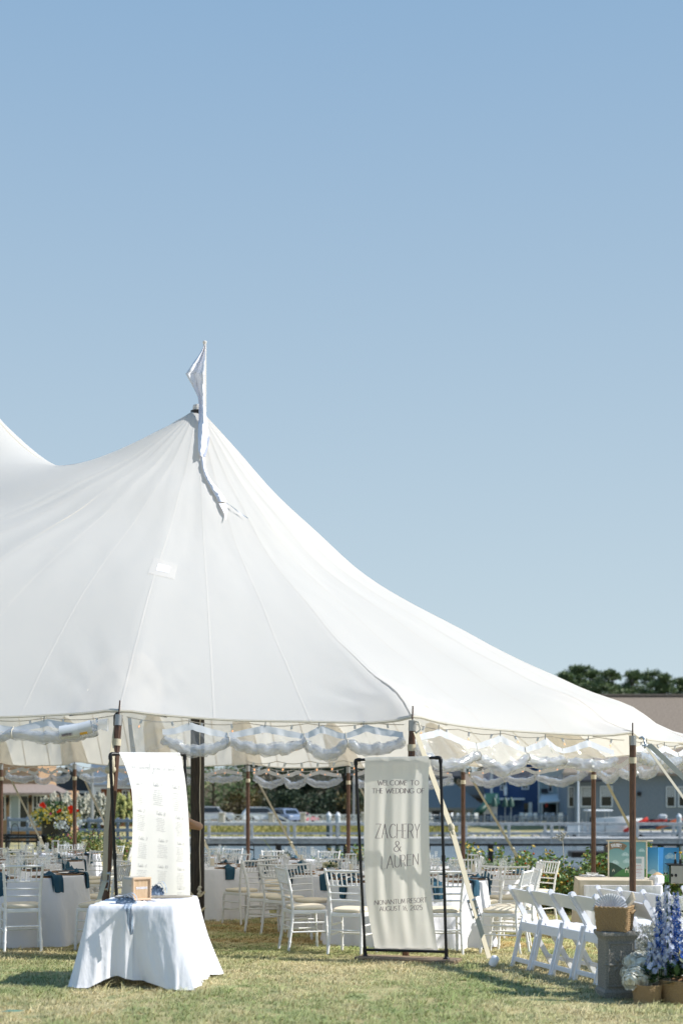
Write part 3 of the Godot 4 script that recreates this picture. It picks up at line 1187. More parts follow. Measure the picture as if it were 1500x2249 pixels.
func make_string_lights() -> void:
	var runs := [[0, 0.3, 0.98, 6, -0.02, "along the front eave left of the leaning pole", 0.0], [1, 0.03, 0.98, 9, -0.03, "along the front eave behind the rolled sidewall", 0.0], [2, 0.02, 0.98, 9, -0.04, "along the front eave right of the welcome banner", 0.0], [3, 0.05, 0.9, 8, -0.03, "past the right pole", 0.0],
		[5, 0.03, 0.97, 8, -0.05, "under the far eave near the ice cream stand", 0.0], [6, 0.03, 0.97, 8, -0.05, "under the far eave right of the welcome banner", 0.0], [7, 0.03, 0.97, 8, -0.05, "under the far eave left of the welcome banner", 0.0], [8, 0.03, 0.97, 7, -0.05, "under the far eave right of the center pole", 0.0], [9, 0.03, 0.97, 6, -0.05, "under the far eave behind the seating chart", 0.0], [10, 0.03, 0.97, 7, -0.05, "under the far eave above the flower planter", 0.0],
		[1, 0.5, 0.95, 8, -0.42, "hanging low below the front roll beside the banner frame", 0.35]]
	for w in runs:
		var mid := eave_at(w[0], (w[1] + w[2]) * 0.5)
		var inward := (Vector3(-3.0, mid.y, -20.0) - mid).normalized()
		var t := thing("string_light", "string of small clear glass bulbs " + w[5], "string lights", mid, 0.0, "string lights round the tent")
		var pts := []
		var n: int = w[3]
		for i in n * 4 + 1:
			var u := lerpf(w[1], w[2], i / float(n * 4))
			pts.append(eave_at(w[0], u) - mid + Vector3(0, w[4] - 0.03 * absf(sin(PI * i / 8.0)), 0) + inward * (0.05 + w[6]))
		var g := Geo.new()
		g.tube(pts, 0.0045, 4)
		obj("cable", g, M.seam, t)
		for i in n:
			var p: Vector3 = pts[i * 4 + 2]
			var sw := Transform3D(Basis(Vector3.BACK, rng.randf_range(-0.5, 0.5)), p)
			var bulb := Node3D.new()
			bulb.name = numbered("bulb", t)
			t.add_child(bulb, true)
			bulb.transform = sw
			g = Geo.new()
			g.lathe([Vector2(0.008, 0.005), Vector2(0.012, 0.0), Vector2(0.012, -0.035), Vector2(0.009, -0.04)], 8)
			obj("socket", g, M.vinyl, bulb)
			g = Geo.new()
			g.lathe([Vector2(0.009, -0.04), Vector2(0.017, -0.06), Vector2(0.018, -0.075), Vector2(0.01, -0.095), Vector2(0.001, -0.1)], 8)
			obj("glass", g, M.glass, bulb)
			g = Geo.new()
			g.ball(Vector3(0, -0.072, 0), Vector3(0.007, 0.012, 0.007), 6, 4)
			obj("filament", g, M.bulb, bulb)


# ---------- lettering: strokes drawn as thin ribbons on the surface that mp gives ----------
const GLYPHS := {
	"A": ".75|0,0 .37,1 .75,0;.13,.32 .62,.32", "B": ".6|0,0 0,1;0,1 .3,1;e .3 .76 .25 .24 90 -90;0,.52 .3,.52;e .3 .26 .3 .26 90 -90;0,0 .3,0", "C": ".78|e .45 .5 .45 .5 48 312", "D": ".75|0,0 0,1;0,1 .25,1;e .25 .5 .5 .5 90 -90;0,0 .25,0",
	"E": ".5|0,0 0,1;0,1 .5,1;0,.52 .42,.52;0,0 .5,0", "F": ".5|0,0 0,1;0,1 .5,1;0,.52 .42,.52", "G": ".82|e .45 .5 .45 .5 50 320;.8,.18 .8,.42;.55,.42 .8,.42", "H": ".7|0,0 0,1;.7,0 .7,1;0,.52 .7,.52", "I": ".06|.03,0 .03,1",
	"J": ".4|.38,1 .38,.2;e .19 .2 .19 .2 0 -180", "L": ".5|0,1 0,0 .5,0", "M": ".9|0,0 .08,1 .45,.15 .82,1 .9,0", "N": ".75|0,0 0,1 .75,0 .75,1", "O": ".9|e .45 .5 .45 .5 0 360", "R": ".65|0,0 0,1;0,1 .3,1;e .3 .75 .27 .25 90 -90;0,.5 .3,.5 .65,0",
	"S": ".52|e .27 .75 .23 .25 40 270;e .26 .25 .25 .25 90 -140", "T": ".7|0,1 .7,1;.35,1 .35,0", "U": ".7|0,1 0,.3;e .35 .3 .35 .3 180 360;.7,.3 .7,1", "W": "1.1|0,1 .28,0 .55,.8 .82,0 1.1,1", "Y": ".7|0,1 .35,.5 .7,1;.35,.5 .35,0", "Z": ".7|0,1 .7,1 0,0 .7,0",
	"&": ".8|.78,0 .2,.7;e .36 .8 .18 .2 -40 210;.49,.67 .16,.42;e .3 .23 .28 .23 125 325;.52,.1 .76,.46", ",": ".1|.08,.06 0,-.16", "'": ".08|.05,1 .02,.78",
	"0": ".6|e .3 .5 .3 .5 0 360", "1": ".22|0,.85 .14,1 .14,0", "2": ".6|e .28 .74 .26 .26 170 -30;.5,.6 0,0 .58,0", "3": ".55|e .26 .76 .24 .24 150 -90;e .26 .27 .28 .27 90 -150", "4": ".6|.45,0 .45,1 0,.3 .6,.3", "5": ".56|.5,1 .1,1 .06,.56;e .27 .31 .27 .31 130 -150",
	"6": ".58|e .28 .3 .28 .3 0 360;.45,1 .05,.42", "7": ".55|0,1 .55,1 .2,0", "8": ".55|e .27 .76 .22 .24 0 360;e .27 .26 .26 .26 0 360", "9": ".58|e .28 .7 .27 .3 0 360;.53,.6 .15,0",
	"a": ".42|e .17 .22 .16 .22 0 360;.33,.45 .36,0", "b": ".4|.02,1 0,0;e .17 .2 .17 .2 180 -180", "d": ".44|e .17 .22 .16 .22 0 360;.33,1.2 .35,0", "e": ".36|.05,.22 .32,.3;e .18 .22 .15 .22 20 320", "l": ".22|.1,1 .05,.05 .16,0", "o": ".4|e .18 .22 .17 .22 0 360",
	"s": ".3|e .16 .33 .1 .11 40 250;e .14 .11 .12 .11 80 -140", "t": ".34|.18,1.1 .12,.05 .25,.02;-.1,.85 .55,.92", "u": ".4|0,.45 .02,.1 .15,0 .28,.1 .3,.45 .34,0", "v": ".34|0,.45 .14,0 .3,.45", "w": ".5|0,.45 .1,0 .22,.35 .34,0 .45,.45", "y": ".42|0,.45 .15,.05;.33,.45 .05,-.75 -.12,-.65 .25,0",
	" ": ".38|"}
var parsed := {}


func glyph(ch: String) -> Array:
	if parsed.has(ch):
		return parsed[ch]
	var src: String = GLYPHS.get(ch, ".4|")
	var bits := src.split("|")
	var strokes := []
	for sub in bits[1].split(";", false):
		var line := PackedVector2Array()
		if sub.begins_with("e "):
			var q := sub.substr(2).split_floats(" ")
			for k in 15:
				var an := deg_to_rad(lerpf(q[4], q[5], k / 14.0))
				line.push_back(Vector2(q[0] + q[2] * cos(an), q[1] + q[3] * sin(an)))
		else:
			for p in sub.split(" ", false):
				var q := p.split_floats(",")
				line.push_back(Vector2(q[0], q[1]))
		strokes.append(line)
	parsed[ch] = [bits[0].to_float(), strokes]
	return parsed[ch]


func write_line(g: Geo, text: String, mp: Callable, x: float, y: float, h: float, aspect: float, pen: float, align := 0, slant := 0.0, gap := 0.16) -> void:
	var wide := 0.0
	for ch in text:
		wide += (glyph(ch)[0] + gap) * h * aspect
	wide -= gap * h * aspect
	var cx := x - wide * 0.5 * (align + 1)
	for ch in text:
		var gl := glyph(ch)
		for line in gl[1]:
			for k in line.size() - 1:
				var a := Vector2(cx + (line[k].x * aspect + line[k].y * slant) * h, y + line[k].y * h)
				var b := Vector2(cx + (line[k + 1].x * aspect + line[k + 1].y * slant) * h, y + line[k + 1].y * h)
				var d := (b - a).normalized()
				var w := pen * lerpf(0.6, 1.15, absf(d.y)) * 0.5
				var o := Vector2(-d.y, d.x) * w
				var e := d * w * 0.5
				g.face([mp.call(a - o - e), mp.call(b - o + e), mp.call(b + o + e), mp.call(a + o - e)])
		cx += (gl[0] + gap) * h * aspect


# ---------- the far shore ----------
func px_box(g: Geo, o: Vector3, x0: float, y0: float, x1: float, y1: float, d: float, depth: float, bev := 0.0) -> void:
	var a := far(x0, y0, d) - o
	var b := far(x1, y1, d) - o
	g.box(Transform3D(Basis(), Vector3((a.x + b.x) * 0.5, (a.y + b.y) * 0.5, a.z - depth * 0.5)), Vector3(absf(b.x - a.x), absf(b.y - a.y), depth), bev)


func px_part(called: String, t: Node3D, x0: float, y0: float, x1: float, y1: float, d: float, depth: float, m: Material, bev := 0.0) -> MeshInstance3D:
	var g := Geo.new()
	px_box(g, t.position, x0, y0, x1, y1, d, depth, bev)
	return obj(called, g, m, t)


# a window: recessed pane, frame of four boards, bars; it stands proud of the wall at depth d
func window(t: Node3D, x0: float, y0: float, x1: float, y1: float, d: float, fr: float, nx: int, ny: int, frame_m: Material, lattice_to := 1.0) -> void:
	var o := t.position
	var w := Node3D.new()
	w.name = numbered("window", t)
	t.add_child(w, true)
	var g := Geo.new()
	px_box(g, o, x0 + fr * 0.8, y0 + fr * 0.8, x1 - fr * 0.8, y1 - fr * 0.8, d - 0.02, 0.05)
	obj("pane", g, M.pane, w)
	g = Geo.new()
	px_box(g, o, x0, y0, x1, y0 + fr, d - 0.1, 0.12)
	px_box(g, o, x0, y1 - fr, x1, y1, d - 0.14, 0.16)
	px_box(g, o, x0, y0 + fr, x0 + fr, y1 - fr, d - 0.1, 0.12)
	px_box(g, o, x1 - fr, y0 + fr, x1, y1 - fr, d - 0.1, 0.12)
	obj("frame", g, frame_m, w)
	g = Geo.new()
	var b := fr * 0.26
	var yb := lerpf(y0, y1, lattice_to)
	for k in range(1, nx):
		var x := lerpf(x0 + fr, x1 - fr, float(k) / nx)
		px_box(g, o, x - b, y0 + fr, x + b, yb - fr * 0.5, d - 0.06, 0.05)
	for k in range(1, ny + (1 if lattice_to < 1.0 else 0)):
		var y := lerpf(y0 + fr, yb - fr * (1.0 if lattice_to == 1.0 else 0.3), float(k) / ny)
		px_box(g, o, x0 + fr, y - b, x1 - fr, y + b, d - 0.07, 0.05)
	obj("glazing_bars", g, frame_m, w)


func roof_slab(called: String, t: Node3D, m: Material, q: Array, thick := 0.25) -> void:
	# q: corners of the upper face as [x, y, distance]
	var g := Geo.new()
	var top := []
	var low := []
	for k in q:
		var p := far(k[0], k[1], k[2]) - t.position
		top.append(p)
		low.append(p - Vector3(0, thick, 0))
	var c := Vector3.ZERO
	for p in top:
		c += p
	c = c / top.size() - Vector3(0, thick * 0.5, 0)
	g.face(top, c)
	g.face(low, c)
	for k in top.size():
		var k2: int = (k + 1) % top.size()
		g.face([top[k], top[k2], low[k2], low[k]], c)
	obj(called, g, m, t)


func make_far_shore() -> void:
	var shingle_grey := grain(51, [lin(0.16, 0.2, 0.25), lin(0.25, 0.29, 0.34)], 0.05, Vector3(0.25, 1.2, 0.25), 0.95, 1.0)
	var roof_brown := grain(52, [lin(0.21, 0.165, 0.13), lin(0.31, 0.25, 0.2)], 0.05, Vector3(0.3, 0.6, 0.3), 0.95, 1.0)
	var roof_dark := grain(53, [lin(0.025, 0.028, 0.035), lin(0.06, 0.065, 0.075)], 0.05, Vector3(0.5, 0.8, 0.5), 0.95, 0.6)
	var roof_grey := grain(54, [lin(0.17, 0.17, 0.16), lin(0.27, 0.27, 0.26)], 0.05, Vector3(0.5, 0.8, 0.5), 0.95, 0.6)
	var sash := mat(lin(0.6, 0.64, 0.68), 0.6)
	# grey boathouse with the big brown roof
	var d := 140.0
	var t := thing("boathouse", "large grey shingled boathouse with a broad brown roof and lattice windows", "building", far(1480, 1820, d))
	px_part("wall", t, 1262, 1698, 1760, 1822, d, 18.0, shingle_grey)
	px_part("bay_wall", t, 1245, 1703, 1262.2, 1822, d + 0.5, 6.0, shingle_grey)
	px_part("eave_board", t, 1240, 1694, 1770, 1702, d - 0.7, 0.5, M.trim)
	roof_slab("roof", t, roof_brown, [[1236, 1697, d - 1.0], [1790, 1697, d - 1.0], [1760, 1527, d + 11], [1316, 1527, d + 11]], 0.3)
	roof_slab("end_roof", t, roof_brown, [[1235.5, 1696, d - 1.0], [1315.5, 1526.5, d + 11], [1300, 1690, d + 22]], 0.3)
	roof_slab("bay_roof", t, roof_dark, [[1232, 1716, d - 1.6], [1322, 1712, d - 1.6], [1290, 1668, d + 1.0], [1258, 1664, d + 1.0]], 0.2)
	px_part("ridge_cap", t, 1316, 1524, 1760, 1528, d + 10.6, 0.8, roof_brown)
	window(t, 1247, 1728, 1261, 1773, d + 0.5, 2.2, 2, 4, sash, 0.5)
	window(t, 1274, 1727, 1303, 1773, d, 3.0, 6, 5, sash, 0.5)
	window(t, 1317, 1726, 1345, 1773, d, 3.0, 6, 5, sash, 0.5)
	window(t, 1462, 1727, 1483, 1773, d, 2.5, 5, 5, sash, 0.5)
	window(t, 1488, 1727, 1516, 1773, d, 3.0, 6, 5, sash, 0.5)
	var g := Geo.new()
	px_box(g, t.position, 1399.5, 1739, 1408, 1748, d - 0.3, 0.3, 0.06)
	obj("wall_lamp", g, M.iron, t)
	# dark blue house
	d = 150.0
	t = thing("blue_house", "dark navy blue clapboard house with white corner boards across the river", "house", far(1130, 1802, d))
	var navy := grain(55, [lin(0.03, 0.07, 0.17), lin(0.045, 0.09, 0.21)], 0.04, Vector3(0.1, 1.6, 0.1), 0.8, 0.8)
	px_part("wall", t, 1080, 1660, 1185, 1804, d, 9.0, navy)
	px_part("corner_board", t, 1181, 1660, 1186, 1804, d - 0.05, 0.3, M.trim)
	px_part("corner_board", t, 1077, 1660, 1081.5, 1804, d - 0.05, 0.3, M.trim)
	roof_slab("roof", t, roof_grey, [[1072, 1664, d - 0.6], [1192, 1664, d - 0.6], [1186, 1612, d + 4.5], [1078, 1612, d + 4.5]], 0.25)
	window(t, 1145, 1714, 1161, 1734, d, 2.4, 2, 2, M.trim)
	window(t, 1098, 1716, 1112, 1736, d, 2.0, 2, 2, sash)
	px_part("porch_roof", t, 1092, 1753, 1152, 1757, d - 2.5, 2.4, M.trim)
	px_part("door_frame", t, 1160, 1762, 1168, 1802, d - 0.1, 0.2, M.trim)
	px_part("door", t, 1150, 1764, 1160, 1802, d - 0.06, 0.12, M.pane)
	px_part("chimney_vent", t, 1107, 1727, 1114, 1748, d - 0.5, 0.5, M.trim, 0.1)
	# pale blue house with awning
	t = thing("pale_blue_house", "pale blue house with white porch awning beside the navy house", "house", far(1216, 1802, 149))
	var pale := grain(56, [lin(0.28, 0.4, 0.46), lin(0.36, 0.48, 0.54)], 0.04, Vector3(0.1, 1.6, 0.1), 0.8, 0.5)
	px_part("wall", t, 1187, 1670, 1246, 1804, 149, 8.0, pale)
	roof_slab("roof", t, roof_grey, [[1184, 1712, 148.4], [1250, 1712, 148.4], [1246, 1672, 152], [1188, 1672, 152]], 0.2)
	roof_slab("awning", t, M.trim, [[1183, 1762, 145.5], [1252, 1757, 145.5], [1246, 1742, 149], [1188, 1744, 149]], 0.12)
	window(t, 1203, 1717, 1213, 1740, 149, 1.8, 1, 2, M.trim)
	window(t, 1223, 1717, 1233, 1740, 149, 1.8, 1, 2, M.trim)
	px_part("shop_opening", t, 1190, 1766, 1242, 1800, 148.9, 0.2, M.pane)
	px_part("porch_post", t, 1189, 1760, 1191, 1802, 146, 0.2, M.trim)
	px_part("porch_post", t, 1222, 1759, 1224, 1802, 146, 0.2, M.trim)
	px_part("shop_sign", t, 1188, 1732, 1203, 1742, 148.6, 0.2, roof_dark)
	g = Geo.new()
	g.ball(far(1200, 1768, 147) - t.position, Vector3(0.15, 0.25, 0.15), 8, 6)
	obj("red_float", g, mat(lin(0.6, 0.06, 0.03), 0.4), t)
	# low grey roofed pavilion with white walls
	t = thing("pavilion", "low white pavilion under a wide grey shingle roof behind the banner strap", "building", far(1000, 1806, 152))
	px_part("wall", t, 880, 1770, 1040, 1808, 152, 8.0, M.trim)
	roof_slab("roof", t, roof_grey, [[860, 1774, 150], [1068, 1774, 150], [990, 1714, 156], [900, 1714, 156]], 0.3)
	px_part("wooden_door", t, 978, 1774, 996, 1804, 151.9, 0.15, grain(57, [lin(0.3, 0.18, 0.1), lin(0.4, 0.25, 0.15)], 0.05, Vector3(1, 1, 1)))
	px_part("window", t, 948, 1774, 968, 1800, 151.95, 0.12, M.pane)
	# tan house behind it
	t = thing("tan_house", "small tan house with a brown roof between the pavilion and navy house", "house", far(1050, 1802, 158))
	px_part("wall", t, 1020, 1744, 1078, 1806, 158, 8.0, mat(lin(0.5, 0.36, 0.24), 0.9))
	roof_slab("roof", t, roof_brown, [[1010, 1746, 157], [1086, 1746, 157], [1080, 1700, 162], [1016, 1700, 162]], 0.3)
	roof_slab("gable_roof", t, roof_dark, [[930, 1708, 160], [1012, 1704, 160], [1000, 1660, 166], [950, 1660, 166]], 0.3)
	# playground: roofed tower with a green tube slide
	t = thing("playground_tower", "playground tower with dark green roof and curling green tube slide", "playground", far(1077, 1806, 143))
	var green := mat(lin(0.012, 0.06, 0.045), 0.5)
	roof_slab("roof", t, green, [[1060, 1765, 142], [1098, 1765, 142], [1094, 1742, 143.2], [1066, 1742, 143.2]], 0.15)
	px_part("panel", t, 1064, 1766, 1090, 1788, 143, 1.2, mat(lin(0.5, 0.51, 0.52), 0.7))
	for x in [1064, 1090]:
		px_part("post", t, x - 1.2, 1745, x + 1.2, 1806, 142.6, 0.15, M.trim)
	g = Geo.new()
	var pts := []
	for k in 14:
		var an := k / 13.0 * 3.6
		pts.append(far(1052 + 12 * cos(an), 1768 + k * 2.3, 142.5 - 0.9 * sin(an)) - t.position)
	g.tube(pts, 0.36, 10)
	obj("tube_slide", g, green, t)
	# closed umbrellas and the terrace rail
	for k in 3:
		var x: float = [1109.0, 1122.0, 1085.0][k]
		t = thing("patio_umbrella", ["closed dark green patio umbrella beside a white post", "closed dark green patio umbrella at the navy house", "folded green patio umbrella below the playground tower"][k], "umbrella", far(x, 1806, 141))
		g = Geo.new()
		g.lathe([Vector2(0.36, 1.55), Vector2(0.33, 1.75), Vector2(0.22, 2.2), Vector2(0.05, 2.5), Vector2(0.01, 2.52)], 9)
		obj("canopy", g, green, t)
		g = Geo.new()
		g.tube([Vector3.ZERO, Vector3(0, 2.5, 0)], 0.03, 6)
		obj("pole", g, M.trim, t)
	t = thing("terrace_fence", "blue grey wooden terrace fence with white posts before the houses", "fence", far(1090, 1812, 138))
	for y in [1793, 1799, 1806]:
		px_part("rail", t, 936, y, 1246, y + 2.2, 138, 0.08, M.blue_wood)
	for k in 22:
		var x := 938.0 + k * 14.6
		px_part("post", t, x, 1791, x + 2.4, 1814, 137.9, 0.14, M.blue_wood)
	for k in 9:
		var x: float = [952, 985, 1012, 1036, 1140, 1165, 1188, 1212, 1232][k]
		t = thing("patio_table", "small white patio table with chairs on the far terrace", "table", far(x, 1806, 141.5), 0.3 * k, "white patio tables on the far terrace")
		g = Geo.new()
		g.lathe([Vector2(0.02, 0.7), Vector2(0.5, 0.7), Vector2(0.5, 0.74), Vector2(0.02, 0.74)], 12)
		obj("table_top", g, M.trim, t)
		g = Geo.new()
		g.tube([Vector3.ZERO, Vector3(0, 0.7, 0)], 0.04, 6)
		obj("leg", g, M.trim, t)
		for q in 3:
			var an := q * 2.1
			g = Geo.new()
			g.box(Transform3D(Basis(Vector3.UP, -an), Vector3(cos(an) * 0.75, 0.42, sin(an) * 0.75)), Vector3(0.4, 0.05, 0.42))
			g.box(Transform3D(Basis(Vector3.UP, -an), Vector3(cos(an) * 0.95, 0.7, sin(an) * 0.95)), Vector3(0.05, 0.5, 0.42))
			for e in [-0.18, 0.18]:
				for f in [0.58, 0.92]:
					g.tube([Vector3(cos(an) * f - sin(an) * e, 0, sin(an) * f + cos(an) * e), Vector3(cos(an) * f - sin(an) * e, 0.42, sin(an) * f + cos(an) * e)], 0.025, 5)
			obj("chair", g, M.trim if (k + q) % 3 else M.blue_wood, t)
	# flag pole, lamp posts
	t = thing("flagpole", "bare white flagpole in front of the grey boathouse", "flagpole", far(1269, 1835, 120))
	g = Geo.new()
	g.tube([Vector3.ZERO, Vector3(0, 4.0, 0), Vector3(0, 7.2, 0)], [0.09, 0.075, 0.05], 10)
	obj("shaft", g, M.trim, t)
	t = thing("street_lamp", "pale lamp post behind the bridge left of the welcome banner", "street lamp", far(777, 1806, 158))
	g = Geo.new()
	g.tube([Vector3.ZERO, Vector3(0, 5.3, 0)], [0.16, 0.11], 8)
	obj("post", g, M.zinc, t)
	g = Geo.new()
	g.box(Transform3D(Basis(), Vector3(-0.4, 5.3, 0)), Vector3(1.0, 0.15, 0.25), 0.05)
	obj("lamp_head", g, M.zinc, t)
	make_bridge()
	make_boats()
	make_far_trees()


func make_bridge() -> void:
	var d := 150.0
	var t := thing("bridge", "white stone causeway bridge with white crossed railings and stone pillars", "bridge", far(640, 1830, d))
	px_part("stone_wall", t, 150, 1808, 950, 1829, d + 0.3, 9.0, M.pale_stone)
	px_part("road_edge", t, 150, 1805, 950, 1809, d - 0.1, 0.7, M.trim)
	for k in 16:
		px_part("wall_stone", t, 426 + k * 11.2, 1811 + 5 * (k % 2), 435.5 + k * 11.2, 1817 + 5 * (k % 2), d + 0.18, 0.2, M.pale_stone, 0.04)
	for x in [352.0, 487.0, 596.0, 665.0, 800.0]:
		px_part("pillar", t, x - 6, 1788, x + 6, 1808, d - 0.4, 0.7, M.pale_stone, 0.05)
		px_part("pillar_cap", t, x - 8, 1784.5, x + 8, 1788, d - 0.5, 0.9, M.pale_stone, 0.05)
	var panels := []
	for k in 6:
		panels.append([360.0 + k * 20.2, 379.0 + k * 20.2, k < 5])
	for k in 5:
		panels.append([494.5 + k * 19.4, 513.4 + k * 19.4, true])
	for k in 8:
		panels.append([681.0 + k * 14.6, 695.0 + k * 14.6, true])
	for k in 9:
		panels.append([808.0 + k * 15.6, 823.0 + k * 15.6, true])
	for p in panels:
		var fr := Node3D.new()
		fr.name = numbered("railing_panel", t)
		t.add_child(fr, true)
		var g := Geo.new()
		var o := t.position
		px_box(g, o, p[0], 1789, p[1], 1791.4, d, 0.12)
		px_box(g, o, p[0], 1805.4, p[1], 1807.6, d, 0.12)
		px_box(g, o, p[0], 1791.4, p[0] + 1.7, 1805.4, d - 0.01, 0.14)
		px_box(g, o, p[1] - 1.7, 1791.4, p[1], 1805.4, d - 0.01, 0.14)
		obj("frame", g, M.trim, fr)
		g = Geo.new()
		if p[2]:
			g.bar(far(p[0] + 1, 1792, d + 0.02) - o, far(p[1] - 1, 1805, d + 0.02) - o, 0.1, 0.07)
			g.bar(far(p[1] - 1, 1792, d + 0.1) - o, far(p[0] + 1, 1805, d + 0.1) - o, 0.1, 0.07)
		else:
			px_box(g, o, p[0], 1797, p[1], 1799, d + 0.02, 0.1)
		obj("cross", g, M.trim, fr)
	for w in [[606, 1789, 640, 1806], [680, 1790, 662, 1806]]:
		var g := Geo.new()
		g.bar(far(w[0], w[1], d) - t.position, far(w[2], w[3], d) - t.position, 0.12, 0.16)
		px_box(g, t.position, w[0] - 1.5, 1787, w[0] + 1.5, 1808, d, 0.14)
		g.bar(far(w[0], 1807, d) - t.position, far(w[2], 1807, d) - t.position, 0.1, 0.12)
		obj("railing_end", g, M.trim, t)
	# cars crossing or parked behind the railing
	car("silver grey suv roof above the white bridge railing left of the far pole", far(470, 1806, 156), lin(0.35, 0.36, 0.4), 1.75, PI / 2)
	car("pale van behind the crossed railing beside the far tent pole", far(577, 1806, 156), lin(0.55, 0.6, 0.65), 1.7, PI / 2 + 0.2)
	car("dark blue suv on the bridge seen through the railing gap", far(632, 1807, 154), lin(0.05, 0.08, 0.17), 1.55, 0.5)
	car("small red car beside the dark blue suv on the bridge", far(655, 1808, 155), lin(0.22, 0.02, 0.03), 1.2, 0.8)
	for k in 2:
		var x: float = [722.0, 742.0][k]
		var p := thing("dock_pile", ["wooden mooring pile with white cone cap, first of the pair left of the banner", "wooden mooring pile with white cone cap, second of the pair left of the banner"][k], "pile", far(x, 1880, 100), 0.0, "mooring piles")
		pile(p, 2.3, 3.1)
	var p3 := thing("dock_pile", "tall mooring pile with a white cone cap in front of the boathouse", "pile", far(1490, 1880, 100), 0.0, "mooring piles")
	pile(p3, 1.6, 3.0)


func pile(p: Node3D, white_from: float, top: float) -> void:
	var g := Geo.new()
	g.tube([Vector3(0, -1.0, 0), Vector3(0, white_from, 0)], 0.18, 12)
	obj("post", g, grain(58, [lin(0.05, 0.075, 0.06), lin(0.1, 0.13, 0.11)], 0.05, Vector3(2, 1, 2)) if not M.has("pile") else M.pile, p)
	M.pile = p.get_child(0).material_override
	g = Geo.new()
	g.tube([Vector3(0, white_from, 0), Vector3(0, top - 0.25, 0)], 0.181, 12, false)
	obj("white_band", g, mat(lin(0.5, 0.55, 0.55), 0.6), p)
	g = Geo.new()
	g.lathe([Vector2(0.19, top - 0.27), Vector2(0.2, top - 0.22), Vector2(0.1, top - 0.08), Vector2(0.005, top)], 12)
	obj("cap", g, M.trim, p)


func car(label: String, where: Vector3, c: Color, h: float, turn: float) -> void:
	var t := thing("parked_car", label, "car", where, turn, "cars on the far road")
	var paint := mat(c.linear_to_srgb(), 0.25)
	var prof := [Vector2(-2.2, 0.35), Vector2(2.2, 0.35), Vector2(2.25, 0.75), Vector2(2.0, h * 0.56), Vector2(1.2, h * 0.6), Vector2(0.5, h * 0.97), Vector2(-1.6, h), Vector2(-2.15, h * 0.62), Vector2(-2.25, 0.7)]
	var rows := []
	for q in [[-0.88, 0.92], [-0.92, 1.0], [0.92, 1.0], [0.88, 0.92]]:
		var row := PackedVector3Array()
		for p in prof:
			row.push_back(Vector3(q[0] * (1.0 if p.y < h * 0.7 else 0.84), p.y * (q[1] if p.y > 0.5 else 1.0), p.x))
		rows.append(row)
	var g := Geo.new()
	for i in 3:
		for j in prof.size():
			var j2: int = (j + 1) % prof.size()
			g.face([rows[i][j], rows[i][j2], rows[i + 1][j2], rows[i + 1][j]], Vector3(0, h * 0.5, 0))
	for i in [0, 3]:
		var ps := []
		for p in rows[i]:
			ps.append(p)
		g.face(ps, Vector3(0, h * 0.5, 0))
	obj("body", g, paint, t)
	g = Geo.new()
	g.face([Vector3(-0.78, h * 0.63, 1.18), Vector3(0.78, h * 0.63, 1.18), Vector3(0.66, h * 0.92, 0.62), Vector3(-0.66, h * 0.92, 0.62)], Vector3(0, 0.5, 0))
	obj("windscreen", g, M.pane, t)
	for s in [-1.0, 1.0]:
		g = Geo.new()
		g.face([Vector3(s * 0.93, h * 0.62, 0.9), Vector3(s * 0.93, h * 0.62, -1.9), Vector3(s * 0.8, h * 0.93, -1.6), Vector3(s * 0.8, h * 0.93, 0.4)], Vector3(0, 0.5, 0))
		obj("side_window", g, M.pane, t)
		for z in [-1.35, 1.4]:
			g = Geo.new()
			g.tube([Vector3(s * 0.75, 0.33, z), Vector3(s * 0.95, 0.33, z)], 0.33, 12)
			obj("wheel", g, M.iron, t)
		g = Geo.new()
		g.box(Transform3D(Basis(), Vector3(s * 0.65, 0.75, 2.2)), Vector3(0.35, 0.16, 0.1), 0.03)
		obj("headlight", g, M.vinyl, t)


func hull(l: float, w: float, h: float) -> Geo:
	var g := Geo.new()
	var rows := []
	for i in 13:
		var u := i / 12.0
		var ww := w * 0.5 * pow(sin(PI * clampf(0.12 + u * 0.88, 0, 1)), 0.6)
		var row := PackedVector3Array()
		for j in 9:
			var an := PI * j / 8.0
			row.push_back(Vector3((u - 0.5) * l, h * (1.0 - pow(sin(an), 0.6)) + 0.15 * u * u * h, ww * cos(an)))
		rows.append(row)
	g.grid(rows)
	for i in 12:
		g.face([rows[i][0] + Vector3(0, -0.02, 0), rows[i + 1][0] + Vector3(0, -0.02, 0), rows[i + 1][8] + Vector3(0, -0.02, 0), rows[i][8] + Vector3(0, -0.02, 0)])
	return g


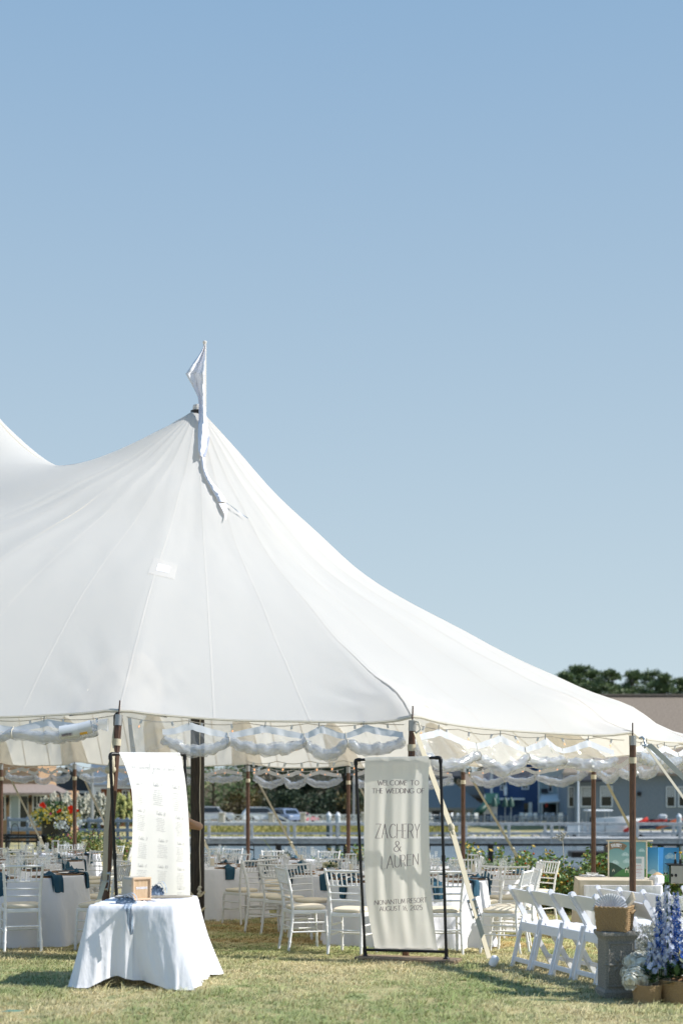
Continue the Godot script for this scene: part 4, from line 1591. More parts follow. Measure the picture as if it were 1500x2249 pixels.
func make_boats() -> void:
	var white := mat(lin(0.75, 0.76, 0.76), 0.3)
	var d := 126.0
	var t := thing("motor_boat", "white motor boat with a hard canopy on thin posts at the far dock", "boat", far(1305, 1838, d), 0.1)
	obj("hull", hull(5.2, 2.0, 1.0), white, t)
	var g := Geo.new()
	g.box(Transform3D(Basis(), Vector3(0.3, 2.35, 0)), Vector3(2.3, 0.14, 1.5), 0.06)
	obj("canopy", g, white, t)
	for x in [-0.6, 1.2]:
		for z in [-0.6, 0.6]:
			g = Geo.new()
			g.tube([Vector3(x, 0.8, z), Vector3(x * 0.9, 2.3, z)], 0.035, 6)
			obj("post", g, M.zinc, t)
	g = Geo.new()
	g.box(Transform3D(Basis(), Vector3(0.8, 1.2, 0)), Vector3(0.7, 0.7, 0.9), 0.08)
	obj("console", g, mat(lin(0.1, 0.35, 0.4), 0.4), t)
	var words := ["white skiff with its bow raised beside the canopied boat", "upturned white dinghy on the far float", "white skiff low in the water under the pier rail", "small grey inflatable boat behind the pier rail"]
	var spots := [[1347, 1834, 125, 3.6, 1.5], [1380, 1822, 127, 2.6, 0.9], [1300, 1852, 118, 3.2, 0.5], [1440, 1846, 118, 3.6, 0.5]]
	for k in 4:
		var s: Array = spots[k]
		t = thing("dinghy", words[k], "boat", far(s[0], s[1], s[2]), 0.2 * k)
		obj("hull", hull(s[3], 1.4, s[4]), white if k < 3 else mat(lin(0.25, 0.27, 0.3), 0.5), t)
		g = Geo.new()
		g.box(Transform3D(Basis(), Vector3(-s[3] * 0.5 - 0.12, s[4] * 0.9, 0)), Vector3(0.35, 0.6, 0.4), 0.12)
		obj("outboard_motor", g, M.iron if k != 1 else white, t)
	var cols := [lin(0.62, 0.05, 0.035), lin(0.62, 0.05, 0.035), lin(0.7, 0.6, 0.3), lin(0.7, 0.16, 0.06), lin(0.75, 0.7, 0.5), lin(0.02, 0.04, 0.09)]
	var kw := ["red kayak upper one beside the right pole", "red kayak half behind the right pole", "cream yellow kayak on the far rack", "orange red kayak leaning across the rack", "pale kayak at the end of the rack", "dark navy kayak below the red one"]
	var ks := [[1432, 1805, 2.6, 0.12], [1398, 1811, 2.4, 0.5], [1452, 1811, 2.2, 0.05], [1470, 1808, 2.4, 0.35], [1488, 1811, 1.8, -0.1], [1436, 1813, 2.6, 0.05]]
	for k in 6:
		var s: Array = ks[k]
		t = thing("kayak", kw[k], "kayak", far(s[0], s[1] + 5, 124), 0.0, "kayaks on the far dock")
		t.rotation.z = s[3]
		obj("hull", hull(s[2], 0.6, 0.32), mat(cols[k], 0.35), t)
		g = Geo.new()
		g.lathe([Vector2(0.05, 0.3), Vector2(0.26, 0.36), Vector2(0.3, 0.4), Vector2(0.24, 0.42)], 12)
		obj("cockpit_rim", g, M.iron, t)
	t = thing("floating_dock", "grey floating dock carrying the kayaks before the boathouse", "dock", far(1420, 1826, 126))
	g = Geo.new()
	g.box(Transform3D(Basis(), Vector3(0, -0.2, 0)), Vector3(18, 0.4, 3.5), 0.05)
	obj("deck", g, M.grey_wood, t)
	for k in 9:
		g = Geo.new()
		g.tube([Vector3(-8 + k * 2, 0, 1.6), Vector3(-8 + k * 2, 1.1, 1.6)], 0.05, 6)
		obj("rail_post", g, M.zinc, t)
	g = Geo.new()
	g.tube([Vector3(0.5, 1.1, 1.6), Vector3(8, 1.1, 1.6)], 0.05, 6)
	obj("rail", g, M.zinc, t)
	t = thing("boat_engine", "pale covered outboard engine standing above the far rail", "boat engine", far(1454, 1802, 124))
	g = Geo.new()
	g.box(Transform3D(Basis(), Vector3(0, 0.3, 0)), Vector3(0.75, 0.5, 0.5), 0.14)
	obj("cowling", g, mat(lin(0.5, 0.52, 0.54), 0.4), t)
	g = Geo.new()
	g.box(Transform3D(Basis(), Vector3(0, -0.5, 0)), Vector3(0.2, 1.2, 0.25), 0.04)
	obj("leg", g, M.zinc, t)
	# oyster bed rocks at the water's edge
	var rg := Geo.new()
	for k in 420:
		var x := rng.randf_range(2.0, 26.0)
		var dd := rng.randf_range(123.0, 133.0)
		var p := gp(x, dd)
		p.y = maxf(p.y, E - 5.0)
		rg.tint = Color(0.3, 0.27, 0.22).lerp(Color(0.5, 0.47, 0.42), rng.randf())
		rg.ball(p, Vector3(rng.randf_range(0.15, 0.5), rng.randf_range(0.1, 0.3), rng.randf_range(0.15, 0.4)), 6, 4)
	tag(obj("shore_rocks", rg, M.tint), "loose pale rocks along the far waterline", "rocks", "", "stuff")
	# marsh grass along the far bank
	var mg := Geo.new()
	for k in 9000:
		var x := rng.randf_range(-20.0, 12.0)
		var dd := rng.randf_range(127.5, 146.0)
		var p := gp(x, dd)
		mg.tint = Color(0.2, 0.22, 0.05).lerp(Color(0.36, 0.3, 0.1), rng.randf())
		mg.leaf(p, Vector3(rng.randf_range(-0.3, 0.3), 1, rng.randf_range(-0.2, 0.2)).normalized(), Vector3.RIGHT.rotated(Vector3.UP, rng.randf() * 3.0), rng.randf_range(0.2, 0.4), 0.14)
	tag(obj("marsh_grass", mg, M.leaf), "green and straw marsh grass on the far bank", "grass", "", "stuff")


# a tree: tapered trunk with limbs, and a crown of leaf clumps
func tree(called: String, label: String, group: String, where: Vector3, h: float, wide: float, cols: Array, seed_: int, lf: float, count: int, from := 0.25) -> void:
	var r := RandomNumberGenerator.new()
	r.seed = seed_
	var t := thing(called, label, "tree", where, 0.0, group)
	var g := Geo.new()
	var lean := Vector3(r.randf_range(-0.04, 0.04) * h, 0, r.randf_range(-0.04, 0.04) * h)
	g.tube([Vector3(0, -0.5, 0), Vector3(0, h * 0.3, 0) + lean * 0.5, Vector3(0, h * 0.75, 0) + lean], [h * 0.026, h * 0.018, h * 0.006], 7)
	var clumps := []
	for k in 26:
		var u := pow(r.randf(), 0.8)
		var y := lerpf(from, 0.96, u) * h
		var rr := wide * 0.5 * sin(PI * clampf(0.16 + 0.84 * (y / h - from) / (1.0 - from), 0.05, 0.97)) * r.randf_range(0.25, 1.0)
		var an := r.randf() * TAU
		var c := Vector3(cos(an) * rr, y, sin(an) * rr)
		clumps.append([c, r.randf_range(0.11, 0.2) * wide])
		if k < 12:
			g.tube([Vector3(0, y * 0.72, 0), c * 0.6 + Vector3(0, y * 0.33, 0), c], [h * 0.008, h * 0.005, h * 0.002], 5)
	obj("trunk", g, M.bark, t)
	var cg := Geo.new()
	for k in count:
		var cl: Array = clumps[r.randi() % clumps.size()]
		var dir := Vector3(r.randfn(), r.randfn() * 0.75, r.randfn()).normalized()
		var p: Vector3 = cl[0] + dir * cl[1] * pow(r.randf(), 0.4)
		cg.tint = (cols[0] as Color).lerp(cols[1], r.randf()) * r.randf_range(0.75, 1.2)
		var d := (dir + Vector3(r.randf_range(-0.6, 0.6), r.randf_range(-0.5, 0.3), r.randf_range(-0.6, 0.6))).normalized()
		cg.leaf(p, d, d.cross(Vector3(r.randfn(), r.randfn(), r.randfn())).normalized(), lf * r.randf_range(0.7, 1.3), lf * 0.6)
	obj("crown", cg, M.leaf, t)


func pine(label: String, where: Vector3, h: float, wide: float, seed_: int) -> void:
	var r := RandomNumberGenerator.new()
	r.seed = seed_
	var t := thing("pine_tree", label, "tree", where, 0.0, "tall pines behind the boathouse roof")
	var g := Geo.new()
	g.tube([Vector3(0, -0.5, 0), Vector3(r.randf_range(-0.3, 0.3), h * 0.5, 0), Vector3(r.randf_range(-0.4, 0.4), h * 0.97, 0)], [h * 0.02, h * 0.014, h * 0.004], 7)
	var cg := Geo.new()
	var y := h * 0.3
	while y < h:
		var u := (y / h - 0.3) / 0.7
		for k in r.randi_range(3, 6):
			var l := wide * 0.5 * (sin(PI * clampf(0.3 + u * 0.68, 0, 1)) * 0.85 + 0.12) * r.randf_range(0.3, 1.35)
			var an := r.randf() * TAU
			var tip := Vector3(cos(an) * l, y + l * r.randf_range(0.0, 0.4), sin(an) * l)
			g.tube([Vector3(0, y, 0), tip * 0.5 + Vector3(0, y * 0.5 - 0.1, 0), tip], [0.09, 0.06, 0.02], 4)
			for c in r.randi_range(4, 6):
				var cp := Vector3(0, y, 0).lerp(tip, r.randf_range(0.45, 1.05)) + Vector3(r.randfn(), r.randfn() * 0.4, r.randfn()) * 0.3
				for q in 26:
					var dir := Vector3(r.randfn(), absf(r.randfn()) * 0.8 - 0.1, r.randfn()).normalized()
					cg.tint = Color(0.05, 0.09, 0.045).lerp(Color(0.2, 0.26, 0.1), r.randf()) * r.randf_range(0.8, 1.2)
					cg.leaf(cp + dir * r.randf() * 0.45, dir, dir.cross(Vector3(r.randfn(), r.randfn(), r.randfn())).normalized(), r.randf_range(0.35, 0.65), 0.14)
		y += r.randf_range(0.5, 0.85)
	obj("trunk", g, M.bark, t)
	obj("crown", cg, M.leaf, t)


func make_far_trees() -> void:
	var deep := [Color(0.02, 0.042, 0.024), Color(0.065, 0.095, 0.045)]
	var mid := [Color(0.06, 0.12, 0.045), Color(0.18, 0.25, 0.1)]
	var gold := [Color(0.09, 0.085, 0.02), Color(0.2, 0.14, 0.045)]
	tree("leafy_tree", "bright green leafy tree just right of the dark center pole", "", far(468, 1800, 172), 9.5, 9.5, mid, 61, 0.3, 5200, 0.08)
	tree("leafy_tree", "green leafy tree hidden behind the center pole and chart", "", far(395, 1800, 176), 10.5, 9.0, mid, 62, 0.3, 4200, 0.1)
	var xs := [528.0, 556.0, 588.0, 622.0, 655.0, 690.0, 724.0, 758.0, 792.0, 830.0, 870.0, 915.0]
	var words := ["slim brown-leaved tree beside the far tent pole", "thin tree with bare lower trunk beyond the bridge", "golden tinged tree over the pale van", "dark tree above the dark blue suv", "dark dense tree above the red car", "broad dark tree left of the twin piles", "dark tree rising behind the twin piles", "dark tree beside the pale lamp post", "dark tree partly behind the banner frame", "dark tree hidden by the welcome banner", "dark tree just right of the welcome banner's top", "dark tree above the pavilion roof"]
	for k in xs.size():
		var dd := 178.0 + 9.0 * fmod(k * 0.37, 1.0)
		var cols: Array = gold if k == 1 or k == 2 else deep
		tree("dark_tree" if cols == deep else "golden_tree", words[k], "trees beyond the bridge", far(xs[k], 1800, dd), 9.0 + 3.0 * fmod(k * 0.61, 1.0), 7.0 if k > 2 else 4.5, cols, 70 + k, 0.34, 3600 if k > 2 else 1500, 0.1 if k > 2 else 0.4)
	# shrubs on the slope under the trees
	for k in 9:
		tree("shore_shrub", ["low brown shrub under the thin trees", "low golden shrub beyond the van", "low dark shrub right of the van", "low dark shrub beyond the suv", "dark undergrowth bush above the red car", "dark bush left of the twin piles", "dark bush behind the twin piles", "golden bush beside the lamp post", "dark bush at the banner's edge"][k], "shrubs beyond the bridge", far(520.0 + k * 34.0, 1800, 171.0), 3.2, 5.0, gold if k in [0, 1, 7] else deep, 90 + k, 0.3, 1100, 0.0)
	var ps := [[1243.0, 1484.0, 5.0], [1272.0, 1470.0, 6.5], [1303.0, 1474.0, 6.0], [1338.0, 1480.0, 6.5], [1388.0, 1482.0, 7.0], [1424.0, 1481.0, 7.5], [1458.0, 1492.0, 5.5], [1497.0, 1496.0, 4.5]]
	var pw := ["leftmost dark pine touching the tent's roof line", "tall pine with a pointed top, second from the tent", "pine over the hip end of the brown roof", "broad pine left of the sky gap", "broad pine right of the sky gap", "spreading pine at the middle of the brown ridge", "small rounded pine near the end of the group", "thin pine at the picture's right edge"]
	for k in 8:
		var dd := 205.0 + 6.0 * (k % 3)
		var foot := far(ps[k][0], 1800, dd)
		var top := far(ps[k][0], ps[k][1], dd)
		pine(pw[k], foot, top.y - foot.y, ps[k][2] * 1.25, 120 + k)
	# a lower mass of trees between the houses
	for k in 7:
		tree("dark_tree", ["dark tree above the tan house", "dark tree behind the navy house", "dark tree over the pale blue house", "dark tree left of the boathouse", "dark tree behind the boathouse gable", "dark tree behind the boathouse roof", "dark tree at the far right of the shore"][k], "trees behind the houses", far(1000.0 + k * 62.0, 1800, 192.0), 8.5, 7.0, deep, 140 + k, 0.36, 2200, 0.1)


func make_left_shore() -> void:
	var d := 75.0
	var cedar := grain(151, [lin(0.28, 0.17, 0.09), lin(0.46, 0.3, 0.18), lin(0.38, 0.25, 0.14)], 0.06, Vector3(0.8, 2.2, 0.8), 0.9, 0.8)
	var red := grain(152, [lin(0.13, 0.045, 0.02), lin(0.32, 0.12, 0.055)], 0.06, Vector3(0.8, 1.6, 0.8), 0.9, 0.8)
	var slate := grain(153, [lin(0.035, 0.045, 0.06), lin(0.075, 0.09, 0.11)], 0.05, Vector3(0.4, 1.0, 0.4), 0.9, 0.6)
	var rose_roof := grain(154, [lin(0.26, 0.2, 0.17), lin(0.38, 0.3, 0.26)], 0.05, Vector3(0.6, 0.6, 0.6), 0.9, 0.6)
	var t := thing("cedar_house", "cedar shingled riverside house with scalloped white awnings and tall white doors", "house", far(60, 1858, d))
	px_part("wall", t, -160, 1738, 128, 1862, d, 6.0, cedar)
	px_part("upper_wall", t, -160, 1620, 84, 1736, d + 1.6, 5.0, cedar)
	roof_slab("porch_roof", t, rose_roof, [[-170, 1741, d - 0.9], [158, 1741, d - 0.9], [118, 1722, d + 1.5], [-170, 1722, d + 1.5]], 0.12)
	# a run of single shingles where the photograph shows their courses
	for r in 5:
		for k in 9:
			px_part("shingle", t, 6.0 + k * 8.6 + (r % 2) * 4.0, 1688 + r * 9.2, 14.2 + k * 8.6 + (r % 2) * 4.0, 1697 + r * 9.2, d + 1.57 - 0.008 * (k % 3), 0.03, cedar)
	for k in 11:
		px_part("rafter_end", t, -12.0 + k * 15.0, 1741, -9.0 + k * 15.0, 1745, d - 0.8, 0.7, M.trim)
	for w in [[-30.0, 22.0], [28.0, 72.0], [78.0, 103.0]]:
		var n: int = int((w[1] - w[0]) / 4.2)
		var aw := Node3D.new()
		aw.name = numbered("awning", t)
		t.add_child(aw, true)
		for k in n:
			var g := Geo.new()
			px_box(g, t.position, w[0] + k * 4.2, 1739.5, w[0] + k * 4.2 + 4.0, 1745.5, d - 0.55, 0.5)
			obj("scallop", g, M.trim if k % 2 == 0 else M.vinyl, aw)
	var sash: Material = M.trim
	window(t, -14, 1747, 13, 1801, d, 2.2, 3, 2, sash)
	px_part("door_frame", t, 22, 1746, 63, 1822, d - 0.08, 0.1, sash)
	px_part("glass_door", t, 25, 1749, 42, 1818, d - 0.12, 0.05, mat(lin(0.3, 0.36, 0.38), 0.08))
	px_part("screen_door", t, 45, 1749, 61, 1816, d - 0.14, 0.05, M.pane)
	px_part("door_rail", t, 42, 1746, 45, 1820, d - 0.16, 0.08, sash)
	window(t, 72, 1746, 100, 1802, d, 2.2, 3, 2, sash)
	px_part("corner_board", t, 99, 1742, 104, 1862, d - 0.05, 0.2, sash)
	for x in [17.0, 67.0]:
		var g := Geo.new()
		var o := t.position
		g.tube([far(x, 1768, d - 0.05) - o, far(x + 2, 1752, d - 0.4) - o, far(x + 4, 1746, d - 0.8) - o], 0.035, 5)
		g.ball(far(x, 1757, d - 0.2) - o, Vector3(0.1, 0.16, 0.1), 7, 5)
		obj("bracket_lamp", g, M.iron, t)
	px_part("step", t, 24, 1820, 62, 1826, d - 0.6, 0.6, M.grey_wood)
	# slate blue gabled house behind it
	d = 95.0
	t = thing("gabled_house", "slate grey gabled house with white fascia beyond the cedar house", "house", far(180, 1812, d))
	px_part("wall", t, 108, 1741, 222, 1815, d, 7.0, slate)
	var g := Geo.new()
	var o := t.position
	g.face([far(112, 1741, d) - o, far(222, 1741, d) - o, far(148, 1678, d) - o], o + Vector3(0, 0, -400))
	obj("gable", g, slate, t)
	g = Geo.new()
	g.bar(far(226, 1741, d - 0.3) - o, far(128, 1664, d - 0.3) - o, 0.5, 0.22)
	obj("rake_board", g, M.trim, t)
	g = Geo.new()
	g.bar(far(231, 1736, d + 0.6) - o, far(133, 1659, d + 0.6) - o, 2.4, 0.12)
	obj("roof_edge", g, M.zinc, t)
	px_part("fascia", t, 118, 1737, 226, 1742, d - 0.35, 0.5, M.trim)
	window(t, 158, 1745, 178, 1768, d, 2.0, 2, 2, M.trim)
	px_part("window_shutter", t, 109, 1746, 122, 1762, d - 0.05, 0.1, M.trim)
	px_part("roof_skylight", t, 84, 1681, 98, 1684, d - 1, 0.6, M.trim)
	# red-brown shingled wing
	d = 90.0
	t = thing("shingled_wing", "red-brown shingled house wing with white corner trim left of the seating chart", "house", far(250, 1815, d))
	px_part("wall", t, 206, 1732, 305, 1815, d, 7.0, red)
	px_part("fascia", t, 200, 1723, 312, 1732, d - 0.5, 0.5, M.trim)
	roof_slab("roof", t, M.zinc, [[196, 1723, d - 0.6], [316, 1723, d - 0.6], [310, 1672, d + 4], [202, 1672, d + 4]], 0.15)
	px_part("corner_board", t, 206, 1732, 222, 1790, d - 0.08, 0.2, M.trim)
	window(t, 210, 1737, 219, 1762, d - 0.1, 1.6, 2, 3, M.trim)
	window(t, 269, 1735, 285, 1769, d - 0.03, 1.8, 2, 4, M.trim)
	for r in 4:
		for k in 6:
			px_part("shingle", t, 223.0 + k * 7.4 + (r % 2) * 3.0, 1735 + r * 8.2, 230.0 + k * 7.4 + (r % 2) * 3.0, 1743 + r * 8.2, d - 0.02 - 0.006 * (k % 3), 0.03, red)
	t = thing("street_lamp", "grey lamp post in front of the white hydrangeas", "street lamp", far(203, 1808, 66))
	g = Geo.new()
	g.tube([Vector3.ZERO, Vector3(0, 2.6, 0)], [0.085, 0.07], 10)
	obj("post", g, M.zinc, t)
	t = thing("goose_neck_lamp", "short dark curved pipe lamp among the hydrangeas", "lamp", far(134, 1800, 64))
	g = Geo.new()
	g.tube([Vector3.ZERO, Vector3(0, 1.0, 0), Vector3(-0.05, 1.2, 0), Vector3(-0.2, 1.25, 0)], 0.05, 8)
	obj("post", g, M.iron, t)
	car("pale blue white car behind the blue grey fence left of the seating chart", far(196, 1822, 88), lin(0.55, 0.62, 0.68), 1.45, 0.35)
	# rails of the ramp and boardwalk on the left
	var fences := [["blue grey wooden rail fence behind the big flower planter", 16.0, 146.0, 1797.0, 56.0], ["blue grey wooden rail fence between the planter and the seating chart", 172.0, 300.0, 1799.0, 55.0]]
	for f in fences:
		t = thing("rail_fence", f[0], "fence", far((f[1] + f[2]) * 0.5, 1852, f[4]))
		for y in [0.0, 21.0, 38.0]:
			px_part("rail", t, f[1], f[3] + y, f[2], f[3] + y + 7.0, f[4], 0.06, M.blue_wood, 0.01)
		var x: float = f[1]
		while x <= f[2]:
			px_part("post", t, x, f[3] - 3, x + 6, 1856, f[4] + 0.07, 0.12, M.blue_wood, 0.01)
			x += 21.0 if f[1] > 100 else 42.0
	t = thing("garden_bench", "dark garden bench standing before the cedar house", "bench", far(48, 1860, 50))
	for y in [1838, 1846, 1832]:
		px_part("slat", t, 8, y, 88, y + 4.5, 50.0 - 0.1 * (y - 1832) / 4.0, 0.08, M.iron)
	for x in [12, 80]:
		px_part("leg", t, x, 1832, x + 4, 1864, 49.7, 0.4, M.iron)
	# hooks of bent iron with a chain along the bank
	shepherd_hook("bent iron shepherd's hook with a chain by the far pole", at(558, 1900, 103), 0.46, 0.06)
	shepherd_hook("bent iron shepherd's hook before the planter's right side", at(216, 1865, 95), 0.45, 0.06)
	shepherd_hook("thin iron plant hook in front of the garden bench", at(42, 1862, 88), 0.55, 0.09)
	t = thing("chain", "black chain sagging from the hook along the bank", "chain", at(520, 1872, 103))
	var ends := [at(557, 1867, 103), at(543, 1863, 103), at(510, 1872, 103), at(486, 1884, 103)]
	for i in 3:
		for k in 14:
			var p: Vector3 = ends[i].lerp(ends[i + 1], k / 14.0)
			g = Geo.new()
			var ring := []
			for q in 7:
				var an := TAU * q / 6.0
				ring.append(p - t.position + Vector3(cos(an) * 0.016, sin(an) * (0.012 if k % 2 else 0.005), sin(an) * (0.002 if k % 2 else 0.012)))
			g.tube(ring, 0.0045, 4, false)
			obj("link", g, M.iron, t)


func shepherd_hook(label: String, p: Vector3, h: float, r: float) -> void:
	var t := thing("iron_hook", label, "hook", p)
	var pts := [Vector3(0, -0.6, 0), Vector3(0, h - r, 0)]
	for k in 9:
		var an := PI * k / 8.0
		pts.append(Vector3(-r - cos(an) * -r, h - r + sin(an) * r * 1.6, 0))
	pts.append(Vector3(-2.0 * r, h - r * 2.2, 0))
	var g := Geo.new()
	g.tube(pts, 0.009, 6)
	obj("rod", g, M.iron, t)


func make_pier() -> void:
	var d := 80.0
	var t := thing("pier", "long weathered grey wooden pier with railings crossing the river", "pier", far(900, 1848, d))
	var x := 300.0
	var k := 0
	while x < 1720.0:
		px_part("top_rail", t, x, 1806.5, x + 93.4, 1813.0, d - 0.05, 0.22, M.grey_wood, 0.01)
		px_part("mid_rail", t, x, 1828, x + 93.4, 1833, d + 0.02, 0.07, M.grey_wood, 0.01)
		px_part("deck_beam", t, x, 1843.5, x + 93.4, 1853, d + 0.05, 0.12, M.grey_wood, 0.01)
		px_part("post", t, x + 62, 1812.8, x + 68.4, 1853.5, d - 0.06, 0.14, M.grey_wood, 0.01)
		px_part("back_post", t, x + 48, 1813, x + 54, 1843, d + 1.9, 0.14, M.grey_wood, 0.01)
		px_part("back_rail", t, x, 1809, x + 93.4, 1813.2, d + 1.86, 0.1, M.grey_wood, 0.01)
		px_part("back_mid_rail", t, x, 1828.5, x + 93.4, 1833, d + 2.0, 0.06, M.grey_wood, 0.01)
		for q in 6:
			px_part("plank", t, x + q * 15.6, 1840.6 + 0.3 * (q % 2), x + q * 15.6 + 15.0, 1843.4, d - 0.12, 2.2, M.grey_wood, 0.01)
		x += 94.0
		k += 1
	for px in [402.0, 612.0, 760.0, 938.0, 1077.0, 1302.0, 1450.0, 1600.0]:
		for z in [0.3, 1.8]:
			var g := Geo.new()
			var p := far(px, 1848, d + z) - t.position
			g.tube([p, p + Vector3(0, -2.5, 0)], 0.17, 10)
			obj("pile", g, M.dark_pole, t)
	px_part("cross_beam", t, 300, 1853.6, 1720, 1858, d + 0.5, 0.25, M.dark_pole)
	t = thing("work_float", "small dark float with crates moored below the pier", "dock", far(1310, 1872, 84))
	var g := Geo.new()
	g.box(Transform3D(Basis(), Vector3(0, -0.1, 0)), Vector3(3.2, 0.35, 1.6), 0.04)
	obj("deck", g, M.dark_pole, t)
	g = Geo.new()
	g.box(Transform3D(Basis(), Vector3(0.8, 0.3, 0)), Vector3(0.7, 0.5, 0.6), 0.03)
	obj("crate", g, M.wood, t)


# ---------- plants ----------
func shrub_mesh(seed_: int, w: float, h: float, dp: float, count: int, cols: Array, lf: float, hips: int, hip_col: Color) -> Array:
	var r := RandomNumberGenerator.new()
	r.seed = seed_
	var st := Geo.new()
	var g := Geo.new()
	var hp := Geo.new()
	var tips := []
	for k in 34:
		var an := r.randf() * TAU
		var rr := pow(r.randf(), 0.5)
		var tip := Vector3(cos(an) * rr * w * 0.5, h * (1.0 - 0.45 * rr * rr) * r.randf_range(0.62, 1.12), sin(an) * rr * dp * 0.5)
		st.tube([Vector3(tip.x * 0.3, 0, tip.z * 0.3), Vector3(tip.x * 0.7, tip.y * 0.55, tip.z * 0.7), tip], [0.009, 0.006, 0.003], 4)
		tips.append(tip)
	for k in count:
		var tip: Vector3 = tips[r.randi() % tips.size()]
		var u := pow(r.randf(), 0.7)
		var p := Vector3(tip.x * lerpf(0.45, 1.0, u), tip.y * lerpf(0.06, 1.0, u), tip.z * lerpf(0.45, 1.0, u)) + Vector3(r.randfn(), r.randfn() * 0.7, r.randfn()) * 0.075
		p.y = maxf(p.y, 0.02)
		var d := Vector3(r.randfn(), r.randf_range(-0.2, 0.9), r.randfn()).normalized()
		g.tint = (cols[0] as Color).lerp(cols[1], r.randf()) if r.randf() < 0.82 else (cols[2] as Color) * r.randf_range(0.7, 1.2)
		g.leaf(p, d, d.cross(Vector3(r.randfn(), r.randfn(), r.randfn())).normalized(), lf * r.randf_range(0.7, 1.3), lf * 0.62)
	for k in hips:
		var tip: Vector3 = tips[r.randi() % tips.size()]
		var p := tip * r.randf_range(0.7, 1.0) + Vector3(r.randfn(), r.randfn(), r.randfn() + 0.5) * 0.06
		hp.tint = hip_col * r.randf_range(0.6, 1.1)
		hp.ball(p, Vector3(0.018, 0.016, 0.018), 6, 4)
	return [st.mesh(), g.mesh(), hp.mesh()]


func shrub(called: String, label: String, group: String, meshes: Array, where: Vector3, turn: float, sc: float) -> void:
	var t := thing(called, label, "shrub", where, turn, group)
	t.scale = Vector3(sc, sc, sc)
	obj("stems", meshes[0], M.bark, t)
	obj("leaves", meshes[1], M.leaf, t)
	obj("rose_hips", meshes[2], M.petal, t)


